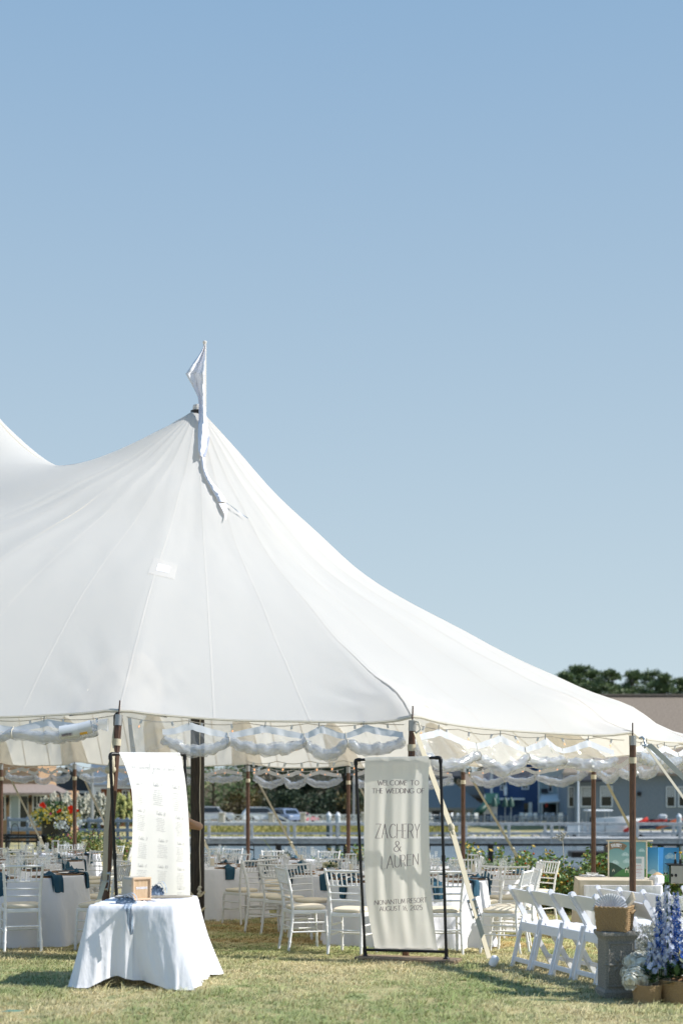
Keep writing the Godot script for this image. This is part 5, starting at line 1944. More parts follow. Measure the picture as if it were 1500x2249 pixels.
func make_plants() -> void:
	var cols := [Color(0.08, 0.16, 0.045), Color(0.22, 0.32, 0.09), Color(0.5, 0.36, 0.07)]
	var vs := []
	for k in 4:
		vs.append(shrub_mesh(200 + k, 1.6, 1.05, 1.1, 3300, cols, 0.08, 34, Color(0.55, 0.12, 0.03)))
	var words := ["rose bush just right of the far tables", "rose bush behind the welcome banner's right frame", "rose bush behind the pair of far white chairs", "rose bush with many orange hips at the hedge's middle", "rose bush under the sloping ochre strap", "rose bush left of the ice cream display", "rose bush behind the ice cream display", "rose bush behind the blue panel", "rose bush left of the banner frame", "low rose bush behind the glasses left of the banner", "rose bush half hidden by the banner", "rose bush at the hedge's right end"]
	var spots := [[1.45, 26.6, 0.95], [0.75, 27.6, 0.9], [2.35, 26.0, 1.0], [3.1, 25.2, 1.05], [3.75, 24.6, 1.0], [4.3, 23.8, 1.05], [5.0, 23.2, 1.05], [5.7, 22.8, 1.0], [-0.05, 28.6, 0.9], [-0.75, 29.3, 0.7], [0.35, 28.0, 0.9], [6.3, 22.3, 1.0]]
	for k in spots.size():
		var s: Array = spots[k]
		shrub("rose_bush", words[k], "rose bushes along the bank", vs[k % 4], gp(s[0], s[1]), k * 1.7, s[2])
	# a tall seed head over the hedge, and a bent reed
	var t := thing("seed_head", "pale dried seed head rising over the rose hedge", "plant", gp(3.75, 24.3))
	var g := Geo.new()
	g.tube([Vector3.ZERO, Vector3(0.05, 0.8, 0), Vector3(0.02, 1.25, 0)], 0.006, 5)
	obj("stem", g, M.rope, t)
	g = Geo.new()
	for k in 26:
		var p := Vector3(rng.randfn() * 0.06, 1.3 + rng.randfn() * 0.05, rng.randfn() * 0.06)
		g.tint = Color(0.45, 0.42, 0.36)
		g.ball(p, Vector3(0.016, 0.014, 0.016), 6, 4)
		g.leaf(Vector3(0.02, 1.2, 0), (p - Vector3(0.02, 1.2, 0)).normalized(), Vector3.RIGHT, p.distance_to(Vector3(0.02, 1.2, 0)), 0.006)
	obj("umbel", g, M.petal, t)
	t = thing("bent_reed", "single bent green reed in front of the pier", "plant", at(605, 1880, 107))
	g = Geo.new()
	g.tint = Color(0.25, 0.28, 0.06)
	g.tube([Vector3(0, -0.4, 0), Vector3(-0.08, 0.12, 0), Vector3(-0.22, 0.32, 0), Vector3(-0.35, 0.36, 0)], [0.008, 0.006, 0.004, 0.002], 5)
	obj("blade", g, M.leaf, t)
	# pink rose bush on the left bank
	var pink := shrub_mesh(220, 1.35, 0.75, 1.0, 1900, [Color(0.07, 0.14, 0.03), Color(0.22, 0.27, 0.07), Color(0.42, 0.32, 0.06)], 0.06, 24, Color(0.6, 0.1, 0.25))
	shrub("rose_bush", "pink flowering rose bush in front of the black planter", "rose bushes along the bank", pink, at(172, 1886, 96), 0.4, 1.0)
	shrub("rose_bush", "small rose bush left of the seating chart's black frame", "rose bushes along the bank", pink, at(258, 1900, 96), 2.4, 0.9)
	shrub("rose_bush", "low green bush behind the center pole's strap", "rose bushes along the bank", pink, at(478, 1915, 108), 1.3, 0.6)
	# hydrangeas
	var hw := ["white hydrangea bush over the planter's left", "white hydrangea bush behind the planter", "white hydrangea bush left of the lamp post", "white hydrangea bush right of the lamp post", "yellow green hydrangea bush beside the seating chart"]
	var hx := [118.0, 150.0, 185.0, 222.0, 272.0]
	for k in 5:
		var r := RandomNumberGenerator.new()
		r.seed = 240 + k
		t = thing("hydrangea", hw[k], "shrub", far(hx[k], 1812, 68), 0.0, "hydrangeas by the houses")
		var lf := Geo.new()
		var fl := Geo.new()
		for q in 900:
			var dir := Vector3(r.randfn(), absf(r.randfn()), r.randfn()).normalized()
			lf.tint = Color(0.04, 0.09, 0.025).lerp(Color(0.1, 0.16, 0.05), r.randf())
			var p := dir * Vector3(0.75, 1.25, 0.6) * pow(r.randf(), 0.3)
			lf.leaf(p, dir, dir.cross(Vector3(r.randfn(), r.randfn(), r.randfn())).normalized(), 0.16, 0.1)
		for q in 64:
			var dir := Vector3(r.randfn(), absf(r.randfn()) + 0.1, absf(r.randfn()) * 0.9).normalized()
			var p := dir * Vector3(0.8, 1.35, 0.65) * r.randf_range(0.85, 1.05)
			fl.tint = (Color(0.62, 0.6, 0.5) if k < 4 else Color(0.55, 0.55, 0.22)) * r.randf_range(0.7, 1.1)
			for b in 9:
				fl.ball(p + Vector3(r.randfn() * 0.03, b * 0.03, r.randfn() * 0.03), Vector3.ONE * lerpf(0.075, 0.03, b / 8.0), 5, 3)
		obj("leaves", lf, M.leaf, t)
		obj("blossoms", fl, M.petal, t)
	# the big black planter
	t = thing("planter", "huge black planter tub brimming with yellow, orange and white flowers", "planter", far(124, 1868, 50))
	g = Geo.new()
	g.lathe([Vector2(0.3, 0.0), Vector2(0.42, 0.05), Vector2(0.5, 0.5), Vector2(0.52, 0.52), Vector2(0.52, 0.56), Vector2(0.5, 0.58), Vector2(0.54, 1.04), Vector2(0.58, 1.06), Vector2(0.58, 1.14), Vector2(0.5, 1.14), Vector2(0.48, 1.0)], 26)
	obj("tub", g, mat(lin(0.004, 0.005, 0.006), 0.35), t)
	var r := RandomNumberGenerator.new()
	r.seed = 260
	var lf := Geo.new()
	for q in 1500:
		var dir := Vector3(r.randfn(), r.randfn() * 0.55 + 0.25, r.randfn()).normalized()
		var p := Vector3(0, 1.15, 0) + dir * Vector3(0.85, 0.42, 0.7) * pow(r.randf(), 0.35)
		lf.tint = Color(0.03, 0.075, 0.02).lerp(Color(0.13, 0.2, 0.05), r.randf())
		lf.leaf(p, dir, dir.cross(Vector3(r.randfn(), r.randfn(), r.randfn())).normalized(), 0.1, 0.055)
	for q in 30:
		lf.tint = Color(0.05, 0.1, 0.03)
		var p0 := Vector3(r.randf_range(-0.3, 0.3), 1.2, r.randf_range(-0.2, 0.2))
		for b in 5:
			lf.leaf(p0 + Vector3(r.randfn() * 0.03, b * 0.11, 0), Vector3(r.randfn() * 0.6, 0.7, r.randfn() * 0.6).normalized(), Vector3.RIGHT, 0.15, 0.05)
	obj("leaves", lf, M.leaf, t)
	for kind in [["yellow_blossoms", Color(0.75, 0.55, 0.08), 150, 0.028], ["pale_blossoms", Color(0.75, 0.7, 0.4), 120, 0.026], ["white_blossoms", Color(0.66, 0.7, 0.72), 150, 0.03]]:
		var fl := Geo.new()
		for q in kind[2]:
			var dir := Vector3(r.randfn(), r.randfn() * 0.5 + 0.3, absf(r.randfn())).normalized()
			var p := Vector3(0, 1.15, 0) + dir * Vector3(0.88, 0.42, 0.72)
			if kind[0] == "white_blossoms":
				var c: Vector3 = [Vector3(-0.68, 1.0, 0.35), Vector3(0.3, 0.93, 0.6), Vector3(0.8, 1.02, 0.3)][q % 3]
				p = c + Vector3(r.randfn() * 0.11, r.randfn() * 0.09, r.randfn() * 0.08)
			fl.tint = (kind[1] as Color) * r.randf_range(0.7, 1.1)
			var nrm := Vector3(r.randfn() * 0.4, r.randfn() * 0.4, 1).normalized()
			for b in 5:
				var an := TAU * b / 5.0
				var dd := (nrm.cross(Vector3.UP).normalized() * cos(an) + Vector3.UP * sin(an) + nrm * 0.3).normalized()
				fl.leaf(p, dd, dd.cross(nrm).normalized(), kind[3] * 1.5, kind[3] * 1.2)
		obj(kind[0], fl, M.petal, t)
	for q in 9:
		var fx: Array = [[157, 1775, 1.5], [95, 1767, 1.2], [98, 1771, 1.0], [91, 1768, 0.9], [133, 1780, 0.8], [157, 1783, 0.9], [112, 1787, 0.6], [171, 1780, 0.7], [128, 1783, 0.6]][q]
		var fl := Geo.new()
		var p := far(fx[0], fx[1], 49.3) - t.position
		fl.tint = Color(0.75, 0.045, 0.02) if q != 6 else Color(0.5, 0.05, 0.2)
		for b in 7:
			var an := TAU * b / 7.0
			var dd := Vector3(cos(an), sin(an), 0.45).normalized()
			fl.leaf(p, dd, dd.cross(Vector3.BACK).normalized(), 0.085 * fx[2], 0.085 * fx[2])
		obj("red_blossom", fl, M.petal, t)


# ---------- chairs and tables ----------
func bamboo(a: Vector3, b: Vector3, r: float, rings: Array, g: Geo, mids := []) -> void:
	var pts := [a]
	var rad := [r]
	var line := [a] + mids + [b]
	var l := 0.0
	for i in line.size() - 1:
		l += line[i].distance_to(line[i + 1])
	for q in rings:
		for k in [[-0.012, r], [-0.007, r * 1.28], [0.007, r * 1.28], [0.012, r]]:
			pts.append(along(line, clampf(q * l + k[0], 0.001, l - 0.001)))
			rad.append(k[1])
	if rings.is_empty():
		for m in mids:
			pts.append(m)
			rad.append(r)
	pts.append(b)
	rad.append(r * 0.9)
	g.tube(pts, rad, 7)


func along(line: Array, l: float) -> Vector3:
	for i in line.size() - 1:
		var s: float = line[i].distance_to(line[i + 1])
		if l <= s:
			return line[i].lerp(line[i + 1], l / s)
		l -= s
	return line[line.size() - 1]


func make_banquet_chair(label: String) -> Node3D:
	var t := thing("banquet_chair", label, "chair")
	var g := Geo.new()
	for s in [-1.0, 1.0]:
		g = Geo.new()
		bamboo(Vector3(s * 0.19, 0, -0.25), Vector3(s * 0.205, 0.93, -0.285), 0.0155, [0.12, 0.25, 0.38, 0.52, 0.62, 0.72, 0.82, 0.97], g, [Vector3(s * 0.178, 0.3, -0.205), Vector3(s * 0.175, 0.47, -0.195), Vector3(s * 0.185, 0.7, -0.225)])
		obj("back_post", g, M.white, t)
		g = Geo.new()
		bamboo(Vector3(s * 0.2, 0, 0.2), Vector3(s * 0.195, 0.43, 0.175), 0.0155, [0.15, 0.4, 0.65, 0.88], g)
		obj("leg", g, M.white, t)
	g = Geo.new()
	var rows := []
	for q in [[0.0, 0.94], [0.016, 1.0], [0.034, 0.99], [0.046, 0.9], [0.052, 0.6], [0.053, 0.02]]:
		var row := PackedVector3Array()
		for k in 28:
			var an := -TAU * k / 28.0
			var cx := signf(cos(an)) * pow(absf(cos(an)), 0.45)
			var cz := signf(sin(an)) * pow(absf(sin(an)), 0.45)
			var w := lerpf(0.18, 0.205, cz * 0.5 + 0.5)
			row.push_back(Vector3(cx * w * q[1], 0.455 + q[0], cz * 0.2 * q[1]))
		rows.append(row)
	g.grid(rows, true)
	obj("seat", g, M.cushion, t)
	g = Geo.new()
	g.bar(Vector3(-0.19, 0.435, 0.185), Vector3(0.19, 0.435, 0.185), 0.022, 0.042, 0.006)
	g.bar(Vector3(-0.17, 0.435, -0.195), Vector3(0.17, 0.435, -0.195), 0.022, 0.042, 0.006)
	for s in [-1.0, 1.0]:
		g.bar(Vector3(s * 0.193, 0.435, 0.18), Vector3(s * 0.174, 0.435, -0.19), 0.022, 0.04, 0.006)
	g.box(Transform3D(Basis(), Vector3(0, 0.45, -0.005)), Vector3(0.35, 0.012, 0.36))
	obj("seat_frame", g, M.white, t)
	g = Geo.new()
	bamboo(Vector3(-0.202, 0.905, -0.28), Vector3(0.202, 0.905, -0.28), 0.0125, [0.5], g)
	obj("top_rail", g, M.white, t)
	for q in [[0.745, 0.185, -0.234], [0.665, 0.182, -0.219], [0.59, 0.179, -0.207]]:
		g = Geo.new()
		bamboo(Vector3(-q[1], q[0], q[2]), Vector3(q[1], q[0], q[2]), 0.0095, [0.33, 0.66], g)
		obj("cross_rail", g, M.white, t)
	for k in 6:
		var u := (k + 1) / 7.0 * 2.0 - 1.0
		g = Geo.new()
		bamboo(Vector3(u * 0.19, 0.745, -0.234), Vector3(u * 0.2, 0.905, -0.28), 0.0075, [0.5], g)
		obj("spindle", g, M.white, t)
	for q in [[Vector3(-0.18, 0.27, -0.21), Vector3(0.18, 0.27, -0.21)], [Vector3(-0.198, 0.2, 0.19), Vector3(0.198, 0.2, 0.19)], [Vector3(-0.183, 0.22, -0.218), Vector3(-0.198, 0.22, 0.188)], [Vector3(0.183, 0.22, -0.218), Vector3(0.198, 0.22, 0.188)], [Vector3(-0.18, 0.32, -0.208), Vector3(-0.197, 0.32, 0.182)], [Vector3(0.18, 0.32, -0.208), Vector3(0.197, 0.32, 0.182)]]:
		g = Geo.new()
		bamboo(q[0], q[1], 0.0095, [0.5], g)
		obj("stretcher", g, M.white, t)
	return t


var chair0: Node3D
var used0 := false


func put_chair(x: float, d: float, fx: float, fz: float, label: String, group: String) -> void:
	var p := gp(x, d)
	var turn := atan2(fx, fz) + rng.randf_range(-0.06, 0.06)
	if not used0:
		used0 = true
		chair0.position = p
		chair0.rotation.y = turn
		tag(chair0, label, "", group)
	else:
		copy(chair0, label, p, turn, group)


func cloth_mesh(seed_: int, r: float, h: float) -> ArrayMesh:
	var g := Geo.new()
	var n := 120
	var ph := seed_ * 1.3
	var rows := []
	for i in 3:
		var row := PackedVector3Array()
		for k in n:
			var an := -TAU * k / n
			row.push_back(Vector3(cos(an) * r * [0.001, 0.6, 0.985][i], h + 0.001 * i, sin(an) * r * [0.001, 0.6, 0.985][i]))
		rows.append(row)
	for i in 13:
		var v := i / 12.0
		var row := PackedVector3Array()
		for k in n:
			var an := -TAU * k / n
			var fold := sin(an * 11.0 + ph) * 0.5 + sin(an * 17.0 + ph * 2.0) * 0.35 + sin(an * 5.0 + ph * 0.7) * 0.4
			var rr := r + 0.004 + 0.075 * v + fold * (0.075 * pow(v, 1.25))
			row.push_back(Vector3(cos(an) * rr, lerpf(h - 0.004, 0.012, pow(v, 0.98)), sin(an) * rr))
		rows.append(row)
	g.grid(rows, true)
	return g.mesh()


func glass_mesh(kind: int) -> ArrayMesh:
	var g := Geo.new()
	var p: Array
	if kind == 0:      # wine
		p = [Vector2(0.001, 0.0), Vector2(0.034, 0.001), Vector2(0.033, 0.004), Vector2(0.006, 0.008), Vector2(0.004, 0.02), Vector2(0.004, 0.085), Vector2(0.012, 0.098), Vector2(0.032, 0.12), Vector2(0.039, 0.145), Vector2(0.037, 0.175), Vector2(0.031, 0.205)]
	elif kind == 1:    # water goblet
		p = [Vector2(0.001, 0.0), Vector2(0.036, 0.001), Vector2(0.035, 0.004), Vector2(0.007, 0.009), Vector2(0.005, 0.02), Vector2(0.006, 0.06), Vector2(0.02, 0.075), Vector2(0.04, 0.105), Vector2(0.043, 0.135), Vector2(0.04, 0.17)]
	else:              # flute
		p = [Vector2(0.001, 0.0), Vector2(0.03, 0.001), Vector2(0.029, 0.004), Vector2(0.005, 0.008), Vector2(0.004, 0.02), Vector2(0.004, 0.09), Vector2(0.012, 0.105), Vector2(0.024, 0.15), Vector2(0.026, 0.19), Vector2(0.023, 0.235)]
	var top: Vector2 = p[p.size() - 1]
	p.append(Vector2(top.x - 0.0015, top.y))
	for k in range(p.size() - 3, 5, -1):
		p.append(Vector2(maxf(p[k].x - 0.002, 0.001), p[k].y + 0.001))
	g.lathe(p, 14)
	return g.mesh()


func napkin_mesh(seed_: int, hang: float) -> ArrayMesh:
	# a napkin laid on the plate whose tail hangs over the table edge; +z points off the table
	var g := Geo.new()
	for layer in 2:
		var rows := []
		for i in 15:
			var v := i / 14.0
			var row := PackedVector3Array()
			for j in 7:
				var u := j / 6.0 - 0.5
				var zz: float
				var yy: float
				var l := v * (0.22 + hang)
				if l < 0.2:
					zz = -0.19 + l
					yy = 0.018 + 0.014 * sin(u * 7.0 + seed_) * (1.0 - l / 0.2)
				else:
					zz = 0.012 + 0.018 * sin(minf(l - 0.2, 0.06) / 0.06 * PI / 2) + 0.05 * maxf(l - 0.24, 0.0)
					yy = 0.018 - maxf(l - 0.21, 0.0)
				var w := 0.13 * (1.0 + 0.25 * sin(v * 3.0)) * (0.8 if layer == 1 else 1.0)
				row.push_back(Vector3(u * w + 0.03 * v * (seed_ % 3 - 1), yy + 0.006 + layer * 0.006, zz + layer * 0.008 + 0.01 * sin(u * 9.0 + v * 2.0)))
			rows.append(row)
		g.grid(rows)
	# a loose peak of cloth on the plate
	var top := []
	for i in 6:
		var row := PackedVector3Array()
		for j in 9:
			var an := TAU * j / 8.0
			var v := i / 5.0
			var rr := 0.075 * (1.0 - v) * (1.0 + 0.3 * sin(an * 2.0 + seed_)) + 0.004
			row.push_back(Vector3(cos(-an) * rr, 0.02 + 0.055 * v, -0.1 + sin(-an) * rr * 0.6))
		top.append(row)
	g.grid(top)
	return g.mesh()


func lay_table(x: float, d: float, r: float, what: String, seed_: int, places: int, phase: float, cloths: Array, hanging: Array) -> void:
	var o := gp(x, d)
	var h := 0.765
	var t := thing("round_table", what, "table", o, seed_ * 0.9, "round dinner tables under the tent")
	obj("tablecloth", cloths[seed_ % 3], M.linen, t)
	t.scale = Vector3(r / 0.9, 1, r / 0.9)
	var tail: String = what.replace("white-clothed round table ", "")
	var top := o + Vector3(0, h + 0.004, 0)
	for k in places:
		var an := phase + TAU * k / places
		var dir := Vector3(sin(an), 0, cos(an))
		var pl := thing("charger_plate", "brown charger plate on the table " + tail, "plate", top + dir * (r - 0.19), an, "place settings")
		if k == 0:
			var g := Geo.new()
			g.lathe([Vector2(0.001, 0.0), Vector2(0.165, 0.0), Vector2(0.17, 0.006), Vector2(0.165, 0.012), Vector2(0.12, 0.008), Vector2(0.001, 0.008)], 20)
			M["plate_mesh"] = g.mesh()
			g = Geo.new()
			g.lathe([Vector2(0.001, 0.0), Vector2(0.08, 0.002), Vector2(0.125, 0.014), Vector2(0.126, 0.017), Vector2(0.08, 0.008), Vector2(0.001, 0.006)], 20)
			M["dish_mesh"] = g.mesh()
		obj("charger", M.plate_mesh, M.charger, pl)
		var di := obj("dinner_plate", M.dish_mesh, M.resin, pl)
		di.position.y = 0.009
		var n := MeshInstance3D.new()
		n.mesh = M.napkins[(k + seed_) % M.napkins.size()] if k in hanging else M.napkins_short[(k + seed_) % 2]
		n.material_override = M.teal
		n.name = numbered("napkin")
		add_child(n, true)
		n.position = top + dir * (r - 0.012)
		n.rotation.y = an
		tag(n, "dark teal napkin " + ("hanging off the table " if k in hanging else "folded on the table ") + tail, "napkin", "teal napkins")
		for q in 3:
			var side := Vector3(cos(an), 0, -sin(an))
			var gl := MeshInstance3D.new()
			gl.mesh = M.glasses[q]
			gl.material_override = M.glass
			gl.name = numbered(["wine_glass", "water_goblet", "champagne_flute"][q])
			add_child(gl, true)
			gl.position = top + dir * (r - 0.4 + 0.05 * q + rng.randf_range(-0.02, 0.02)) + side * (0.08 + 0.07 * q - 0.02 + rng.randf_range(-0.015, 0.015))
			tag(gl, ["empty wine glass", "empty water goblet", "empty champagne flute"][q] + " on the table " + tail, "glass", "glassware on the dinner tables")
	var lan := thing("glass_lantern", "white framed glass lantern on the table " + tail, "lantern", top + Vector3(0.05, 0.0, 0.0), 0.4)
	for sx in [-0.055, 0.055]:
		for sz in [-0.055, 0.055]:
			var g := Geo.new()
			g.bar(Vector3(sx, 0, sz), Vector3(sx, 0.26, sz), 0.01, 0.01)
			obj("post", g, M.trim, lan)
	for y in [0.004, 0.258]:
		var g := Geo.new()
		g.box(Transform3D(Basis(), Vector3(0, y, 0)), Vector3(0.125, 0.012, 0.125), 0.003)
		obj("plate", g, M.trim, lan)
	var cg := Geo.new()
	cg.tube([Vector3(0, 0.01, 0), Vector3(0, 0.12, 0)], 0.035, 12)
	obj("candle", cg, M.cushion, lan)
	var bl := thing("bud_vase", "bowl of cream roses on the table " + tail, "flowers", top + Vector3(-0.22, 0, 0.2), 0.0)
	var vg := Geo.new()
	vg.lathe([Vector2(0.001, 0), Vector2(0.04, 0.0), Vector2(0.055, 0.04), Vector2(0.05, 0.08)], 12)
	obj("bowl", vg, M.vinyl, bl)
	var fg := Geo.new()
	for k in 9:
		fg.tint = Color(0.7, 0.66, 0.48) * rng.randf_range(0.85, 1.1)
		fg.ball(Vector3(rng.randfn() * 0.05, 0.1 + rng.randf() * 0.04, rng.randfn() * 0.05), Vector3(0.036, 0.03, 0.036), 8, 5)
	for k in 40:
		fg.tint = Color(0.05, 0.11, 0.04)
		var dd := Vector3(rng.randfn(), 0.3 + rng.randf() * 0.5, rng.randfn()).normalized()
		fg.leaf(Vector3(0, 0.08, 0) + dd * 0.05, dd, dd.cross(Vector3.UP).normalized(), 0.08, 0.035)
	obj("flowers", fg, M.petal, bl)


func make_tables() -> void:
	chair0 = make_banquet_chair("white banquet chair")
	var cloths := [cloth_mesh(1, 0.9, 0.765), cloth_mesh(2, 0.9, 0.765), cloth_mesh(3, 0.9, 0.765)]
	M["napkins"] = [napkin_mesh(0, 0.17), napkin_mesh(1, 0.2), napkin_mesh(2, 0.18)]
	M["napkins_short"] = [napkin_mesh(3, 0.0), napkin_mesh(5, 0.0)]
	M["glasses"] = [glass_mesh(0), glass_mesh(1), glass_mesh(2)]
	var pre := "white-clothed round table "
	lay_table(-3.82, 16.35, 0.9, pre + "nearest the picture's left edge", 1, 9, 0.12, cloths, [0, 1, 2, 8])
	lay_table(-5.55, 27.4, 0.9, pre + "far left below the black planter", 2, 8, 0.3, cloths, [0, 1, 7])
	lay_table(-2.02, 21.7, 0.82, pre + "behind the center pole", 3, 8, 0.5, cloths, [0, 1, 7])
	lay_table(0.08, 19.75, 0.85, pre + "just left of the welcome banner's frame", 4, 8, -0.35, cloths, [0, 6, 7])
	lay_table(0.8, 17.02, 0.94, pre + "directly behind the welcome banner", 5, 10, 0.3, cloths, [0, 1, 2, 8, 9])
	lay_table(1.85, 20.6, 0.9, pre + "in the sun behind the ratchet strap", 6, 8, 0.2, cloths, [0, 1, 2, 7])
	lay_table(-0.75, 25.0, 0.9, pre + "in line with the twin mooring piles", 7, 8, 0.1, cloths, [0, 1, 7])
	lay_table(1.0, 24.3, 0.9, pre + "far behind the banner's right edge", 8, 8, 0.25, cloths, [0, 7])
	lay_table(-5.0, 22.6, 0.9, pre + "second from the picture's left edge", 9, 8, 0.15, cloths, [0, 1, 2])
	lay_table(-2.75, 26.2, 0.9, pre + "far back right of the center pole", 10, 8, 0.4, cloths, [0, 1])
	var g1 := "banquet chairs at the dinner tables"
	# x, distance, the way it faces (x, z), label
	var list := [
		[-3.4, 15.12, -0.3, -1.0, "white spindle-back chair nearest to the picture's left edge, seen from behind"],
		[-2.62, 15.45, -1.0, -0.25, "white spindle-back chair turned sideways left of the seating chart's strap"],
		[-3.0, 17.75, -0.75, 0.7, "white spindle-back chair behind the leftmost table, next to the leaning pole"],
		[-3.95, 18.0, 0.0, 1.0, "white spindle-back chair at the far side of the leftmost table"],
		[-4.95, 15.75, 1.0, -0.5, "white spindle-back chair at the left end of the leftmost table"],
		[-4.9, 25.8, -0.25, -1.0, "white spindle-back chair in front of the table under the planter"],
		[-6.15, 26.2, 0.4, -1.0, "white spindle-back chair front left of the table under the planter"],
		[-4.3, 27.3, -1.0, 0.1, "white spindle-back chair beside the table under the planter, near the leaning pole"],
		[-4.7, 28.5, -0.6, 0.8, "white spindle-back chair in the sun beyond the table under the planter"],
		[-5.6, 28.9, 0.0, 1.0, "white spindle-back chair behind the table under the planter"],
		[-6.7, 28.2, 0.8, 0.5, "white spindle-back chair at the far left beneath the cedar house"],
		[-4.75, 21.3, -0.2, -1.0, "white spindle-back chair in front of the second table from the left edge"],
		[-3.75, 22.2, -1.0, -0.2, "white spindle-back chair right of the second table from the left edge"],
		[-4.2, 23.7, -0.5, 0.9, "white spindle-back chair behind the second table, before the leaning pole"],
		[-5.4, 24.0, 0.2, 1.0, "white spindle-back chair behind the second table from the left edge"],
		[-2.5, 24.9, -0.1, -1.0, "white spindle-back chair before the far table right of the center pole"],
		[-1.6, 25.9, -1.0, -0.2, "white spindle-back chair at the right end of the far table by the chain"],
		[-2.2, 27.4, -0.3, 1.0, "white spindle-back chair behind the far table right of the center pole"],
		[-3.55, 27.2, -1.0, -0.3, "white spindle-back chair seen edge-on left of the chart's black frame"],
		[-1.42, 20.35, -0.75, -1.0, "white spindle-back chair just right of the center pole, its seat turned left"],
		[-1.12, 22.2, -1.0, 0.2, "white spindle-back chair at the right side of the table by the center pole"],
		[-1.75, 23.1, -0.2, 1.0, "white spindle-back chair beyond the table by the center pole"],
		[-2.9, 22.5, 0.8, 0.4, "white spindle-back chair hidden by the center pole"],
		[-1.02, 18.75, 1.0, -0.05, "white spindle-back chair seen edge-on, leftmost of the three in the grass gap"],
		[-0.72, 18.25, 0.75, -0.75, "white spindle-back chair facing away in the middle of the grass gap"],
		[-0.4, 15.75, 1.0, -0.35, "white spindle-back chair turned right, closest to the sunlit grass gap"],
		[-0.35, 17.55, 0.7, 0.75, "white spindle-back chair behind the turned one, its back toward the table"],
		[0.12, 15.3, 0.35, -1.0, "white spindle-back chair seen squarely from behind, left of the banner's black leg"],
		[1.1, 15.6, -0.12, -1.0, "white spindle-back chair partly covered by the banner's right leg"],
		[1.78, 15.72, -1.0, -0.45, "white spindle-back chair turned left beside the ratchet strap"],
		[1.98, 16.5, -1.0, 0.1, "white spindle-back chair right behind the one at the ratchet strap"],
		[1.75, 18.0, -0.7, 0.7, "white spindle-back chair at the far right of the banner table"],
		[0.75, 18.4, 0.0, 1.0, "white spindle-back chair behind the banner table"],
		[-0.1, 21.0, 0.1, 1.0, "white spindle-back chair behind the table left of the banner"],
		[0.95, 20.5, -0.7, 0.6, "white spindle-back chair to the right of the table left of the banner"],
		[-0.85, 20.6, 0.8, 0.6, "white spindle-back chair at the far left of the table left of the banner"],
		[0.7, 18.75, -0.6, -0.6, "white spindle-back chair between two tables behind the banner"],
		[2.62, 20.75, -1.0, 0.05, "white spindle-back chair on the sunlit grass before the rose hedge"],
		[2.95, 21.6, -0.9, 0.6, "white spindle-back chair farthest right before the rose hedge"],
		[2.25, 19.45, -0.35, -1.0, "white spindle-back chair in front of the sunlit table by the strap"],
		[1.9, 21.95, 0.0, 1.0, "white spindle-back chair behind the sunlit table by the strap"],
		[0.85, 21.3, 0.8, 0.4, "white spindle-back chair left of the sunlit table by the strap"],
		[-1.08, 23.6, 0.2, -1.0, "white spindle-back chair in front of the far table with the lantern"],
		[-1.85, 24.6, 1.0, -0.2, "white spindle-back chair left of the far table with the lantern"],
		[0.2, 23.9, -0.8, -0.6, "white spindle-back chair front right of the far table with the lantern"],
		[-0.3, 26.3, -0.3, 1.0, "white spindle-back chair right behind the far table with the lantern"],
		[-1.2, 26.2, 0.3, 1.0, "white spindle-back chair left behind the far table with the lantern"],
		[0.35, 25.2, -1.0, 0.3, "white spindle-back chair right of the far table with the lantern"],
		[1.3, 22.95, -0.2, -1.0, "white spindle-back chair in front of the far table behind the banner's edge"],
		[2.1, 24.2, -1.0, 0.0, "white spindle-back chair right of the far table behind the banner's edge"],
		[0.8, 25.6, 0.1, 1.0, "white spindle-back chair behind the far table at the banner's edge"]]
	for c in list:
		put_chair(c[0], c[1], c[2], -c[3] * -1.0, c[4], g1)


# ---------- signs ----------
func pipe_frame(t: Node3D, tl: Vector3, tr_: Vector3, bl: Vector3, br: Vector3) -> void:
	var r := 0.0155
	var dx := (tr_ - tl).normalized()
	for q in [[tl, bl, "leg"], [tr_, br, "leg"]]:
		var g := Geo.new()
		g.tube([q[0], q[0].lerp(q[1], 0.5), q[1]], r, 10)
		obj("leg", g, M.iron, t)
		g = Geo.new()
		var c: Vector3 = q[0].lerp(q[1], 0.5)
		var dd: Vector3 = (q[1] - q[0]).normalized()
		g.tube([c - dd * 0.03, c + dd * 0.03], r * 1.35, 10)
		g.lathe([Vector2(0.035, 0), Vector2(0.035, 0.01), Vector2(0.022, 0.014), Vector2(0.021, 0.035)], 12, Transform3D(Basis(), q[1]))
		obj("fitting", g, M.iron, t)
	var g2 := Geo.new()
	g2.tube([tl + dx * 0.02, tr_ - dx * 0.02], r, 10)
	obj("top_bar", g2, M.iron, t)
	for q in [[tl, dx, (bl - tl).normalized()], [tr_, -dx, (br - tr_).normalized()]]:
		g2 = Geo.new()
		g2.tube([q[0] + q[1] * 0.055, q[0] + q[1] * 0.02 , q[0] + q[1] * 0.006 + q[2] * 0.006, q[0] + q[2] * 0.02, q[0] + q[2] * 0.055], r * 1.35, 10)
		obj("elbow", g2, M.iron, t)


